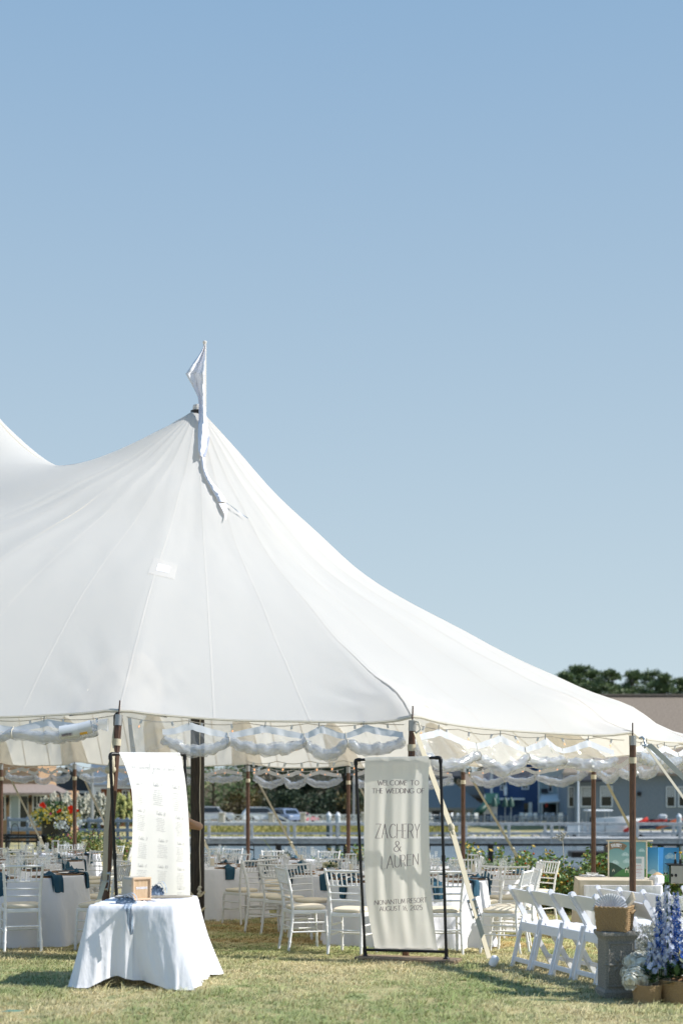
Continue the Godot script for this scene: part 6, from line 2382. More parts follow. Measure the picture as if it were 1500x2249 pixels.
func make_signs() -> void:
	# the welcome banner
	var tl := at(781, 1669, 213)
	var tr_ := at(967, 1664, 218.5)
	var bl := at(802, 2101, 214)
	var br := at(980, 2106, 219)
	var p := gp(at(890, 2100, 216).x, F / 216.0)
	var t := thing("welcome_sign", "grey cloth welcome banner printed with two names on a black pipe frame", "sign", p)
	for q in 1:
		tl -= p
		tr_ -= p
		bl -= p
		br -= p
	var dx := (tr_ - tl).normalized()
	var n := Vector3(dx.z, 0, -dx.x).normalized()
	n = n if n.z > 0 else -n
	pipe_frame(t, tl, tr_, bl, br)
	var lowl := tl.lerp(bl, 0.965)
	var lowr := tr_.lerp(br, 0.965)
	var g := Geo.new()
	g.tube([lowl, lowr], 0.0145, 10)
	obj("low_bar", g, M.iron, t)
	for q in [lowl, lowr]:
		g = Geo.new()
		g.tube([q + Vector3(0, 0.03, 0), q + Vector3(0, -0.03, 0)], 0.021, 10)
		obj("fitting", g, M.iron, t)
	g = Geo.new()
	var base := bl.lerp(br, 0.5)
	var bz := (br - bl).normalized()
	bz.y *= 0.5
	bz = bz.normalized()
	g.box(Transform3D(Basis(bz, Vector3.UP, bz.cross(Vector3.UP)), base + bz * 0.02 + Vector3(0, -0.035, 0) - n * 0.02), Vector3(1.07, 0.075, 0.26), 0.006)
	obj("base_plank", g, M.wood, t)
	# cloth: edges as seen, hung between the two bars
	var le := [[803.5, 1663], [803.5, 1700], [804, 1760], [804.5, 1840], [806, 1920], [809, 1975], [815, 2020], [822, 2062], [825, 2088]]
	var re := [[943.5, 1661], [944, 1700], [944.5, 1760], [946.5, 1840], [947.5, 1900], [950.5, 1965], [955, 2020], [959.5, 2062], [961.5, 2090]]
	var surf := func(u: float, v: float) -> Vector3:
		var k: int = mini(int(v * 8.0), 7)
		var f := v * 8.0 - k
		var a := Vector2(lerpf(le[k][0], le[k + 1][0], f), lerpf(le[k][1], le[k + 1][1], f))
		var b := Vector2(lerpf(re[k][0], re[k + 1][0], f), lerpf(re[k][1], re[k + 1][1], f))
		var q := at(lerpf(a.x, b.x, u), lerpf(a.y, b.y, u), lerpf(213.7, 218, u)) - p
		var amp := 0.014 * sin(PI * clampf(v, 0.03, 0.97)) + 0.003
		var w := sin(u * 21.0 + 1.3 * sin(v * 3.0)) * 0.6 + sin(u * 37.0 + v * 4.0 + 1.0) * 0.3 + sin(u * 8.0 + v * 2.0) * 0.5
		return q + n * (0.017 + amp * w + 0.03 * sin(PI * v))
	var banner_m := cloth(lin(0.78, 0.76, 0.72), 0.62, 0.95)
	banner_m.backlight = lin(0.85, 0.82, 0.77)
	var rows := []
	for i in 61:
		var row := PackedVector3Array()
		for j in 41:
			row.push_back(surf.call(j / 40.0, i / 60.0))
		rows.append(row)
	g = Geo.new()
	g.grid(rows)
	obj("banner", g, banner_m, t)
	# sleeves round the bars and the doubled hem at the foot
	g = Geo.new()
	rows = []
	for i in 9:
		var an := lerpf(-0.3, PI + 0.4, i / 8.0)
		var row := PackedVector3Array()
		for j in 21:
			var c := tl.lerp(tr_, lerpf(0.12, 0.875, j / 20.0))
			row.push_back(c + n * cos(an) * 0.019 + Vector3.UP * sin(an) * 0.019)
		rows.append(row)
	for j in 1:
		var row := PackedVector3Array()
		for q in 21:
			row.push_back(tl.lerp(tr_, lerpf(0.12, 0.875, q / 20.0)) - n * 0.019 - Vector3.UP * 0.09)
		rows.append(row)
	g.grid(rows)
	obj("top_sleeve", g, banner_m, t)
	g = Geo.new()
	rows = []
	for i in 5:
		var row := PackedVector3Array()
		for j in 41:
			row.push_back(surf.call(j / 40.0, lerpf(0.945, 1.0, i / 4.0)) - n * (0.014 + 0.004 * sin(i)))
		rows.append(row)
	g.grid(rows)
	obj("bottom_hem", g, banner_m, t)
	# lettering: banner units are photograph pixels, x from 804, y from the top down
	var mp := func(q: Vector2) -> Vector3:
		var y := 1662.0 - q.y
		var v := clampf((y - 1662.0) / 427.0, 0.0, 1.0)
		var k: int = mini(int(v * 8.0), 7)
		for kk in 8:
			if y >= le[kk][1]:
				k = kk
		var f := clampf((y - le[k][1]) / float(le[k + 1][1] - le[k][1]), 0, 1)
		var ax := lerpf(le[k][0], le[k + 1][0], f)
		var bx := lerpf(re[k][0], re[k + 1][0], f)
		return surf.call(clampf((q.x - ax) / (bx - ax), 0, 1), (k + f) / 8.0) + n * 0.003
	for w in [["WELCOME TO", 877.0, -62.5, 10.5, 1.0, 1.25], ["THE WEDDING OF", 877.5, -80.0, 10.5, 1.0, 1.25], ["ZACHERY", 876.5, -178.5, 31.0, 0.52, 1.35], ["&", 875.5, -212.0, 26.0, 0.8, 1.45], ["LAUREN", 882.0, -251.0, 29.5, 0.56, 1.35], ["NONANTUM RESORT", 884.0, -325.5, 9.0, 1.0, 1.0], ["AUGUST 16, 2025", 883.5, -339.0, 9.0, 1.0, 1.0]]:
		g = Geo.new()
		write_line(g, w[0], mp, w[1], w[2], w[3], w[4], w[5], 0, 0.02, 0.16 if w[3] < 20.0 else 0.2)
		obj("lettering", g, M.ink, t)
	# the seating chart
	tl = at(243, 1656, 223)
	tr_ = at(406, 1657, 213)
	bl = at(262, 2106, 223)
	br = at(421, 2098, 213)
	p = gp(at(335, 2100, 218).x, F / 218.0)
	t = thing("seating_chart", "white cloth seating chart with columns of names on a black pipe frame", "sign", p)
	tl -= p
	tr_ -= p
	bl -= p
	br -= p
	dx = (tr_ - tl).normalized()
	n = Vector3(dx.z, 0, -dx.x).normalized()
	n = n if n.z > 0 else -n
	pipe_frame(t, tl, tr_, bl, br)
	g = Geo.new()
	bz = (br - bl)
	bz.y = 0
	bz = bz.normalized()
	g.box(Transform3D(Basis(bz, Vector3.UP, bz.cross(Vector3.UP)), (bl + br) * 0.5 + Vector3(0, -0.035, 0)), Vector3(1.07, 0.075, 0.26), 0.006)
	obj("base_plank", g, M.wood, t)
	g = Geo.new()
	g.tube([tl.lerp(bl, 0.965), tr_.lerp(br, 0.965)], 0.0145, 10)
	obj("low_bar", g, M.iron, t)
	var cl := [[260, 1653], [264, 1672], [269.5, 1700], [275, 1735], [277.5, 1780], [277.5, 1850], [277, 1920], [276, 1980], [276, 2080]]
	var cr := [[394.5, 1654], [396.5, 1680], [400, 1710], [404.5, 1760], [408, 1810], [411, 1870], [413, 1930], [414.5, 1980], [417, 2076]]
	var chart := func(u: float, v: float) -> Vector3:
		var k: int = mini(int(v * 8.0), 7)
		var f := v * 8.0 - k
		var a := Vector2(lerpf(cl[k][0], cl[k + 1][0], f), lerpf(cl[k][1], cl[k + 1][1], f))
		var b := Vector2(lerpf(cr[k][0], cr[k + 1][0], f), lerpf(cr[k][1], cr[k + 1][1], f))
		var q := at(lerpf(a.x, b.x, u), lerpf(a.y, b.y, u), lerpf(222.5, 213.5, u)) - p
		var bow := sin(PI * clampf(v, 0, 1))
		var w := (sin(u * 6.0 + 2.6 + v) * 0.02 + sin(u * 14.0 + v * 5.0) * 0.006) * bow - 0.055 * smoothstep(0.62, 1.0, u) * bow
		return q + n * (0.018 + w + 0.09 * bow)
	var chart_m := cloth(lin(0.7, 0.695, 0.685), 0.35, 0.95)
	rows = []
	for i in 61:
		var row := PackedVector3Array()
		for j in 41:
			row.push_back(chart.call(j / 40.0, i / 60.0))
		rows.append(row)
	g = Geo.new()
	g.grid(rows)
	obj("banner", g, chart_m, t)
	g = Geo.new()
	rows = []
	for i in 9:
		var an := lerpf(-0.3, PI + 0.4, i / 8.0)
		var row := PackedVector3Array()
		for j in 21:
			var c := tl.lerp(tr_, lerpf(0.105, 0.925, j / 20.0))
			row.push_back(c + n * cos(an) * 0.019 + Vector3.UP * sin(an) * 0.019)
		rows.append(row)
	g.grid(rows)
	obj("top_sleeve", g, chart_m, t)
	var mc := func(q: Vector2) -> Vector3:
		var y := -q.y
		var k := 0
		for kk in 8:
			if y >= cl[kk][1]:
				k = kk
		var f := clampf((y - cl[k][1]) / float(cl[k + 1][1] - cl[k][1]), 0, 1)
		var ax := lerpf(cl[k][0], cl[k + 1][0], f)
		var bx := lerpf(cr[k][0], cr[k + 1][0], f)
		return chart.call(clampf((q.x - ax) / (bx - ax), 0, 1), (k + f) / 8.0) + n * 0.003
	g = Geo.new()
	write_line(g, "we saved you a seat", mc, 330.0, -1686.0, 11.5, 1.0, 0.75, 0, 0.15, 0.07)
	obj("lettering", g, M.pale_ink, t)
	var colx := [[293.0, 334.0, 375.0], [297.0, 339.0, 380.0], [302.0, 344.0, 383.0], [302.0, 345.0, 386.0], [303.0, 346.0, 389.0]]
	var coly := [[1721.0, 1719.0, 1719.0], [1778.0, 1776.0, 1776.0], [1840.0, 1838.0, 1838.0], [1901.0, 1899.0, 1901.0], [1959.0, 1951.0, 1949.0]]
	var heads := [["Table 1", "Table 7", "Table 13"], ["Table 2", "Table 8", "Table 14"], ["Table 3", "Table 9", "Table 15"], ["Table 4", "Table 10", "Table 16"], ["Table 5", "Table 11", "Table 17"]]
	var r := RandomNumberGenerator.new()
	r.seed = 99
	for i in 5:
		for j in 3:
			g = Geo.new()
			write_line(g, heads[i][j], mc, colx[i][j], -coly[i][j], 7.0, 0.75, 0.55, 0, 0.2, 0.1)
			# the names below are too small to read in the photograph: rows of fine strokes
			for q in [9, 8, 9][j]:
				var y: float = coly[i][j] + 8.5 + q * 4.1
				var half := r.randf_range(6.5, 10.5)
				var x: float = colx[i][j] - half
				while x < colx[i][j] + half:
					var hh := 2.0
					for e in 2:
						var a := Vector2(x + e * 0.9, -y + r.randf() * 0.5)
						var b := Vector2(x + 0.7 + e * 0.4, -y + hh)
						g.face([mc.call(a), mc.call(a + Vector2(0.45, 0)), mc.call(b + Vector2(0.45, 0)), mc.call(b)])
					x += 1.9 if r.randf() > 0.12 else 3.6
			obj("lettering", g, M.pale_ink, t)


# ---------- the small table in front ----------
func make_small_table() -> void:
	var top := E - 1.015
	var c := [Vector3(-2.09, top, -11.78), Vector3(-1.385, top, -11.74), Vector3(-1.3, top, -12.82), Vector3(-2.02, top, -12.86)]
	var mid: Vector3 = (c[0] + c[1] + c[2] + c[3]) / 4.0
	var floor_y := ground(mid.x, -mid.z)
	var o := Vector3(mid.x, floor_y, mid.z)
	var t := thing("signing_table", "small square table in front of the seating chart", "table", o)
	var g := Geo.new()
	g.box(Transform3D(Basis(), Vector3(0, top - floor_y - 0.025, 0)), Vector3(0.56, 0.02, 0.9), 0.005)
	obj("tabletop", g, M.wood, t)
	for k in 4:
		g = Geo.new()
		var q: Vector3 = mid + (c[k] - mid) * 0.86 - o
		q.y = 0
		g.tube([Vector3(q.x, ground(o.x + q.x, -(o.z + q.z)) - floor_y, q.z), Vector3(q.x * 0.97, top - floor_y - 0.04, q.z * 0.97)], 0.018, 8)
		obj("leg", g, M.iron, t)
	# cloth: flat top with rounded rim, then a skirt whose corners hang lower and flare
	var cl := Geo.new()
	var n := 320
	var ring := []
	var lens := []
	var total := 0.0
	for k in 4:
		lens.append(c[k].distance_to(c[(k + 1) % 4]))
		total += lens[k]
	for k in n:
		var l := total * k / n
		var e := 0
		while l > lens[e]:
			l -= lens[e]
			e += 1
		var u: float = l / lens[e]
		var a: Vector3 = c[e].lerp(c[(e + 1) % 4], u)
		var dirv: Vector3 = (c[(e + 1) % 4] - c[e]).normalized()
		var outv := Vector3(-dirv.z, 0, dirv.x)
		if outv.dot(a - mid) < 0:
			outv = -outv
		var near: float = minf(u, 1.0 - u) * lens[e]
		var corner := pow(1.0 - smoothstep(0.0, 0.3, near), 1.3)
		var diag: Vector3 = (c[e] if u < 0.5 else c[(e + 1) % 4]) - mid
		diag.y = 0
		outv = outv.lerp(diag.normalized(), corner * 0.6).normalized()
		ring.append([a, outv, corner, e, u, l])
	var rows := []
	for i in 5:
		var row := PackedVector3Array()
		for k in n:
			var f: float = [0.01, 0.4, 0.8, 0.97, 1.0][i]
			row.push_back(mid.lerp(ring[k][0], f) - o + Vector3(0, 0.004 - [0, 0, 0, 0.0, 0.006][i] + 0.002 * sin(k * 0.37 + i), 0))
		rows.append(row)
	for i in range(1, 23):
		var v := i / 22.0
		var row := PackedVector3Array()
		for k in n:
			var q: Array = ring[k]
			var a: Vector3 = q[0]
			var corner: float = q[2]
			var e: int = q[3]
			var s := float(k) / n * TAU
			var drop: float = (top - ground(a.x, -a.z)) - (lerpf(0.085, -0.0, corner) if e != 1 else 0.015) - 0.03 * sin(s * 5.0 + 0.6) * (1.0 - corner)
			# the front hem is lifted in the middle, the wind throws the right corner outward
			if e == 0:
				drop -= 0.02 * sin(PI * clampf(q[4] * 1.3 - 0.1, 0, 1))
			var fold := sin(s * 13.0 + 0.4) * 0.5 + sin(s * 21.0 + 1.9) * 0.35 + sin(s * 8.0) * 0.3 + sin(s * 37.0 + v * 2.0) * 0.16 + sin(s * 53.0 - v * 3.0) * 0.1
			var outw := 0.012 + (0.035 + 0.125 * corner) * pow(v, 1.15) + fold * 0.06 * pow(v, 1.2) * (1.0 - 0.45 * corner)
			if e == 1:
				outw += 0.09 * pow(v, 1.5)
			var pnt: Vector3 = a + q[1] * outw
			pnt.y = top - 0.004 - drop * v
			if e == 0 and q[4] > 0.55:
				pnt.x += 0.05 * v * sin(v * 3.0 + q[4] * 6.0)
			pnt.y = maxf(pnt.y, ground(pnt.x, -pnt.z) + 0.012 + 0.012 * absf(fold))
			row.push_back(pnt - o)
		rows.append(row)
	for r in rows:
		r.reverse()
	cl.grid(rows, true)
	var ct := obj("tablecloth", cl, M.linen, null)
	ct.position = o
	tag(ct, "white linen cloth with flaring corners draped over the small front table", "tablecloth")
	# card box
	var bp := at(302, 1988, 257)
	bp.y = top + 0.007
	var yaw := 0.62
	t = thing("card_box", "pale wooden card box with a framed tan front on the small table", "box", bp + Vector3(0.0, 0, -0.1), yaw)
	g = Geo.new()
	g.box(Transform3D(Basis(), Vector3(0, 0.098, -0.06)), Vector3(0.172, 0.196, 0.2), 0.016)
	obj("body", g, mat(lin(0.5, 0.44, 0.36), 0.7), t)
	for s in [[0.0, 0.01, 0.178, 0.02], [0.0, 0.19, 0.178, 0.02], [-0.081, 0.1, 0.016, 0.16], [0.081, 0.1, 0.016, 0.16]]:
		g = Geo.new()
		g.box(Transform3D(Basis(), Vector3(s[0], s[1], 0.05)), Vector3(s[2], s[3], 0.03), 0.005)
		obj("frame_rail", g, grain(171, [lin(0.62, 0.43, 0.28), lin(0.7, 0.51, 0.35)], 0.03, Vector3(8, 8, 8), 0.5), t)
	g = Geo.new()
	g.box(Transform3D(Basis(), Vector3(0, 0.1, 0.045)), Vector3(0.148, 0.162, 0.008))
	obj("front_panel", g, M.plywood, t)
	g = Geo.new()
	var rr := RandomNumberGenerator.new()
	rr.seed = 7
	for k in 13:
		g.box(Transform3D(Basis(Vector3.BACK, rr.randf_range(-0.3, 0.3)), Vector3(-0.05 + k * 0.0085, 0.108, 0.0505)), Vector3(0.0045, rr.randf_range(0.012, 0.022), 0.002))
		g.box(Transform3D(Basis(Vector3.BACK, 1.57), Vector3(-0.05 + k * 0.0085, 0.1 + 0.016 * (k % 2), 0.0506)), Vector3(0.003, 0.007, 0.002))
	obj("lettering", g, M.resin, t)
	for y in [0.06, 0.13]:
		g = Geo.new()
		g.ball(Vector3(-0.087, y, 0.01), Vector3(0.004, 0.005, 0.005), 6, 4)
		obj("screw", g, M.charger, t)
	# dusty blue gauze
	for k in 2:
		var p: Vector3 = [at(278, 1986, 262), at(345, 1966, 245)][k]
		p.y = top + 0.004
		t = thing("gauze_runner", ["crumpled dusty blue gauze ribbon falling over the front of the small table", "dusty blue gauze bunch behind the card box"][k], "ribbon", p)
		var r2 := RandomNumberGenerator.new()
		r2.seed = 300 + k
		g = Geo.new()
		var rws := []
		for i in 12:
			var row := PackedVector3Array()
			for j in 30:
				var an := -TAU * j / 30.0
				var el := PI / 2 * i / 11.0
				var rad := 1.0 + 0.5 * wob.get_noise_3d(cos(an) * 2.6 + k * 9.0, el * 2.6, sin(an) * 2.6)
				row.push_back(Vector3(cos(an) * cos(el) * [0.085, 0.06][k], sin(el) * [0.05, 0.085][k], sin(an) * cos(el) * 0.055) * rad)
			rws.append(row)
		g.grid(rws, true)
		obj("heap", g, M.gauze, t)
		for q in 4:
			g = Geo.new()
			var loops := []
			for i in 9:
				var row := PackedVector3Array()
				var an := PI * i / 8.0
				for j in 4:
					row.push_back(Vector3(-cos(an) * 0.05 + 0.03 * (q - 1.5), 0.03 + sin(an) * (0.035 + 0.01 * q) * (1.0 + k * 0.6), (j - 1.5) * 0.016 + 0.02 * (q - 1.5) + 0.006 * sin(i * 2.0 + q)))
				loops.append(row)
			g.grid(loops)
			obj("loop", g, M.gauze, t)
		if k == 0:
			g = Geo.new()
			var tail := []
			for i in 26:
				var v := i / 25.0
				var row := PackedVector3Array()
				for j in 9:
					var u := j / 8.0 - 0.5
					var px := lerpf(280, 289.5, minf(v * 2.2, 1.0)) + u * lerpf(17.0, 8.0, v) + 1.5 * sin(v * 9.0)
					var q := at(px, lerpf(1985, 2052, v), 265.5 + 1.4 * sin(u * 11.0 + v * 6.0) * 0.4 + (1.6 * v))
					if v < 0.1:
						q.z = lerpf(p.z, q.z, v * 10.0)
						q.y = top + 0.012
					else:
						q.z = -11.75 + 0.05 + 0.03 * v + 0.012 * sin(u * 11.0 + v * 9.0)
					row.push_back(q - p)
				tail.append(row)
			g.grid(tail)
			obj("tail", g, M.gauze, t)
	# long lens-shaped guest board
	var bpos := at(338, 1971, 250)
	bpos.y = top + 0.012
	t = thing("guest_board", "slim pale wooden surfboard-shaped guest board lying on the small table", "board", bpos, 0.12)
	g = Geo.new()
	var up := []
	var dn := []
	for k in 29:
		var u := k / 28.0 * 2.0 - 1.0
		var w := 0.075 * pow(maxf(1.0 - absf(u * u * u), 0.0), 0.7)
		up.append(Vector3(u * 0.34, 0.012, w))
		dn.append(Vector3(u * 0.34, 0.012, -w))
	g.grid([PackedVector3Array(up), PackedVector3Array(dn)])
	var lowr := []
	for k in 29:
		lowr.append(up[k] - Vector3(0, 0.014, 0))
	g.grid([PackedVector3Array(lowr), PackedVector3Array(up)])
	obj("board", g, mat(lin(0.4, 0.35, 0.28), 0.6), t)
	g = Geo.new()
	for k in 30:
		var a := Vector3(-0.05 + k * 0.0085, 0.0135, -0.01 + 0.02 * sin(k * 1.3))
		var b := Vector3(-0.05 + (k + 1) * 0.0085, 0.0135, -0.01 + 0.02 * sin((k + 1) * 1.3))
		g.bar(a, b, 0.004, 0.001)
	obj("lettering", g, M.ink, t)
	# a leaf on the lawn
	t = thing("fallen_leaf", "long pale green leaf lying flat on the lawn in the lower left corner", "leaf", gp(at(30, 2240, 312).x, 10.0) + Vector3(0, 0.035, 0), 0.1)
	g = Geo.new()
	g.grid([PackedVector3Array([Vector3(-0.08, 0, 0.0), Vector3(-0.03, 0.004, 0.022), Vector3(0.03, 0.003, 0.022), Vector3(0.08, 0.006, 0.004)]), PackedVector3Array([Vector3(-0.08, 0, -0.001), Vector3(-0.03, 0.012, 0), Vector3(0.03, 0.012, 0), Vector3(0.08, 0.007, 0)]), PackedVector3Array([Vector3(-0.08, 0, -0.002), Vector3(-0.03, 0.004, -0.02), Vector3(0.03, 0.003, -0.02), Vector3(0.08, 0.006, -0.004)])])
	obj("blade", g, mat(lin(0.12, 0.26, 0.2), 0.6), t)


# ---------- folding chairs ----------
func make_folding_chair(label: String) -> Node3D:
	var t := thing("folding_chair", label, "chair")
	var g := Geo.new()
	for s in [-1.0, 1.0]:
		g = Geo.new()
		var a := Vector3(s * 0.205, 0.79, -0.27)
		var b := Vector3(s * 0.21, 0.0, 0.2)
		var d := (b - a).normalized()
		var nrm := d.cross(Vector3.RIGHT).normalized()
		var rows := []
		# flat stile with a rounded head
		var prof := []
		for k in 9:
			var an := PI * k / 8.0
			prof.append([a - d * (sin(an) * 0.024), cos(an) * 0.024])
		for side in [-0.011, 0.011]:
			var ps := []
			for q in prof:
				ps.append(q[0] + nrm * q[1] + Vector3(side, 0, 0))
			ps.append(b - nrm * 0.024 + Vector3(side, 0, 0))
			ps.append(b + nrm * 0.024 + Vector3(side, 0, 0))
			g.face(ps, (a + b) * 0.5)
			rows.append(ps)
		for k in rows[0].size():
			var k2: int = (k + 1) % rows[0].size()
			g.face([rows[0][k], rows[0][k2], rows[1][k2], rows[1][k]], (a + b) * 0.5)
		obj("stile", g, M.resin, t)
		g = Geo.new()
		g.bar(Vector3(s * 0.183, 0.5, -0.13), Vector3(s * 0.183, 0.0, -0.26), 0.02, 0.042, 0.005, Vector3.BACK)
		g.ball(Vector3(s * 0.194, 0.48, -0.135), Vector3(0.005, 0.012, 0.012), 8, 4)
		obj("rear_leg", g, M.resin, t)
		for z in [Vector3(s * 0.21, 0.012, 0.195), Vector3(s * 0.183, 0.012, -0.258)]:
			g = Geo.new()
			g.box(Transform3D(Basis(), z), Vector3(0.026, 0.028, 0.052), 0.006)
			obj("foot", g, M.resin, t)
	# curved back panel with an arched lower edge
	var fr := []
	for i in 5:
		var v := i / 4.0
		var row := PackedVector3Array()
		for j in 15:
			var u := j / 14.0 * 2.0 - 1.0
			var topy := 0.785 - 0.012 * u * u
			var lowy := 0.655 - 0.035 * pow(absf(u), 2.5)
			var y := lerpf(lowy, topy, v)
			row.push_back(Vector3(u * 0.196, y, -0.27 + (0.79 - y) * 0.595 - 0.03 * (1.0 - u * u)))
		fr.append(row)
	g = Geo.new()
	g.grid(fr)
	var bk := []
	for r in fr:
		var row := PackedVector3Array()
		for p in r:
			row.push_back(p + Vector3(0, 0.004, 0.014))
		bk.append(row)
	var rv := bk.duplicate()
	rv.reverse()
	g.grid(rv)
	g.grid([bk[0], fr[0]])
	g.grid([fr[4], bk[4]])
	obj("back_panel", g, M.resin, t)
	g = Geo.new()
	g.box(Transform3D(Basis(Vector3.RIGHT, -0.05), Vector3(0, 0.435, 0.06)), Vector3(0.37, 0.03, 0.36), 0.01)
	obj("seat", g, M.resin, t)
	g = Geo.new()
	g.bar(Vector3(-0.175, 0.405, -0.155), Vector3(0.175, 0.405, -0.155), 0.018, 0.09, 0.004)
	obj("seat_rail", g, M.resin, t)
	g = Geo.new()
	g.bar(Vector3(-0.175, 0.085, -0.238), Vector3(0.175, 0.085, -0.238), 0.018, 0.045, 0.004)
	obj("rear_bar", g, M.resin, t)
	g = Geo.new()
	g.bar(Vector3(-0.2, 0.1, 0.14), Vector3(0.2, 0.1, 0.14), 0.018, 0.04, 0.004)
	obj("front_bar", g, M.resin, t)
	return t


func make_folding_chairs() -> void:
	var first: Node3D = null
	var words := ["white folding chair at the left end of the first row, farthest from the pedestal", "white folding chair second in the first row from the tent side", "white folding chair third in the first row from the tent side", "white folding chair fourth in the first row, next to the pedestal", "white folding chair of the first row directly behind the basket", "white folding chair of the first row right of the basket", "white folding chair at the back of the second row, near the dark pole", "white folding chair second in the second row, right of the dark pole", "white folding chair third in the second row before the white cloth", "white folding chair fourth in the second row above the blue flowers", "white folding chair of the third row at the right edge", "white folding chair of the third row nearest the blue flowers"]
	var spots := []
	for k in 6:
		spots.append([1.99 + 0.142 * k, 14.0 - 0.4 * k])
	for k in 4:
		spots.append([2.92 + 0.14 * k, 14.35 - 0.42 * k])
	for k in 2:
		spots.append([3.85 + 0.14 * k, 14.6 - 0.42 * k])
	for k in spots.size():
		var s: Array = spots[k]
		var turn := atan2(0.945, -0.325) + 0.03 * sin(k * 2.1)
		if first == null:
			first = make_folding_chair(words[0])
			first.position = gp(s[0], s[1])
			first.rotation.y = turn
			tag(first, words[0], "", "white folding chairs in rows on the lawn")
		else:
			copy(first, words[k], gp(s[0], s[1]), turn, "white folding chairs in rows on the lawn")


# ---------- pedestal, basket, flowers ----------
func weave(g: Geo, a: Vector3, b: Vector3, r: float, seed_: int) -> void:
	# one strand of twisted seagrass laid from a to b
	var n := 26
	for s in 2:
		var pts := []
		for k in n:
			var u := k / float(n - 1)
			var an := u * 22.0 + PI * s + seed_
			pts.append(a.lerp(b, u) + Vector3(0, cos(an), 0) * r * 0.55 + (b - a).cross(Vector3.UP).normalized() * sin(an) * r * 0.55)
		g.tube(pts, r * 0.75, 5)


func make_pedestal_and_flowers() -> void:
	var p := gp(2.27, 11.78)
	var t := thing("stone_pedestal", "weathered grey stone pedestal with a carved floral front", "pedestal", p, 0.1)
	var hw := 0.128
	var h := 0.55
	var g := Geo.new()
	g.box(Transform3D(Basis(), Vector3(0, h * 0.5, 0)), Vector3(hw * 2.0 - 0.012, h - 0.06, hw * 2.0 - 0.012), 0.008)
	obj("shaft", g, M.stone, t)
	var prof := func(y0: float, list: Array, called: String):
		var gg := Geo.new()
		var rows := []
		for q in list:
			var row := PackedVector3Array()
			for k in 4:
				for f in [0.0, 1.0]:
					var an := PI / 4.0 + PI / 2.0 * k
					var w: float = q[0] * sqrt(2.0)
					row.push_back(Vector3(cos(-an) * w, y0 + q[1], sin(-an) * w) + Vector3(0, f * 0.0, 0))
			rows.append(row)
		for i in rows.size() - 1:
			for k in 4:
				gg.face([rows[i][k * 2], rows[i][(k * 2 + 2) % 8], rows[i + 1][(k * 2 + 2) % 8], rows[i + 1][k * 2]], Vector3(0, y0 + 0.02, 0))
		gg.face([rows[rows.size() - 1][0], rows[rows.size() - 1][2], rows[rows.size() - 1][4], rows[rows.size() - 1][6]], Vector3(0, y0 - 1.0, 0))
		obj(called, gg, M.stone, t)
	prof.call(h - 0.075, [[hw - 0.004, 0.0], [hw + 0.002, 0.015], [hw + 0.012, 0.03], [hw + 0.02, 0.036], [hw + 0.022, 0.045], [hw + 0.022, 0.062], [hw + 0.014, 0.07]], "capital")
	prof.call(0.0, [[hw + 0.012, 0.0], [hw + 0.012, 0.05], [hw + 0.002, 0.065], [hw - 0.004, 0.075]], "plinth")
	# raised frame and carved leaves on the front
	var z := hw - 0.004
	for s in [[0.0, h - 0.1, 0.2, 0.018], [0.0, 0.1, 0.2, 0.018], [-0.098, h * 0.5, 0.018, h - 0.2], [0.098, h * 0.5, 0.018, h - 0.2]]:
		g = Geo.new()
		g.box(Transform3D(Basis(), Vector3(s[0], s[1], z)), Vector3(s[2], s[3], 0.016), 0.006)
		obj("carved_frame", g, M.stone, t)
	for k in 12:
		var an := TAU * k / 12.0
		var l := 0.15 if k % 3 == 0 else 0.085
		g = Geo.new()
		var dir := Vector3(cos(an) * 0.55, sin(an), 0).normalized()
		var c := Vector3(0, h * 0.5, z)
		var sd := Vector3(-dir.y, dir.x, 0)
		g.face([c + dir * 0.015, c + dir * l * 0.5 + sd * 0.017, c + dir * l * 0.5 + Vector3(0, 0, 0.014)])
		g.face([c + dir * 0.015, c + dir * l * 0.5 + Vector3(0, 0, 0.014), c + dir * l * 0.5 - sd * 0.017])
		g.face([c + dir * l, c + dir * l * 0.5 + Vector3(0, 0, 0.014), c + dir * l * 0.5 + sd * 0.017])
		g.face([c + dir * l, c + dir * l * 0.5 - sd * 0.017, c + dir * l * 0.5 + Vector3(0, 0, 0.014)])
		obj("carved_leaf", g, M.stone, t)
	g = Geo.new()
	g.ball(Vector3(0, h * 0.5, z + 0.004), Vector3(0.018, 0.018, 0.012), 10, 6)
	obj("carved_boss", g, M.stone, t)
	# woven basket
	var bp := p + Vector3(-0.012, h - 0.004, 0.0)
	t = thing("woven_basket", "square woven seagrass basket standing on the stone pedestal", "basket", bp, -0.42)
	var hb := 0.2
	for k in 12:
		var y := 0.01 + k * 0.0168
		var w := lerpf(0.118, 0.134, k / 11.0)
		var w2 := w * 0.92
		g = Geo.new()
		var cs := [Vector3(-w, y, w2), Vector3(w, y, w2), Vector3(w, y, -w2), Vector3(-w, y, -w2)]
		for q in 4:
			weave(g, cs[q], cs[(q + 1) % 4], 0.0098, k * 4 + q)
		obj("woven_strand" if k < 11 else "rim", g, M.wicker, t)
	g = Geo.new()
	for q in 4:
		var a := PI / 2.0 * q
		var bs := Basis(Vector3.UP, a)
		g.face([bs * Vector3(-0.11, 0.0, 0.1), bs * Vector3(0.11, 0, 0.1), bs * Vector3(0.124, 0.19, 0.113), bs * Vector3(-0.124, 0.19, 0.113)])
	g.box(Transform3D(Basis(), Vector3(0, 0.006, 0)), Vector3(0.21, 0.008, 0.2))
	obj("lining", g, M.charger, t)
	g = Geo.new()
	g.tube([Vector3(0.15, 0.15, 0.04), Vector3(0.165, 0.17, 0.02), Vector3(0.165, 0.17, -0.02), Vector3(0.15, 0.15, -0.04)], 0.009, 6)
	obj("handle", g, M.wicker, t)
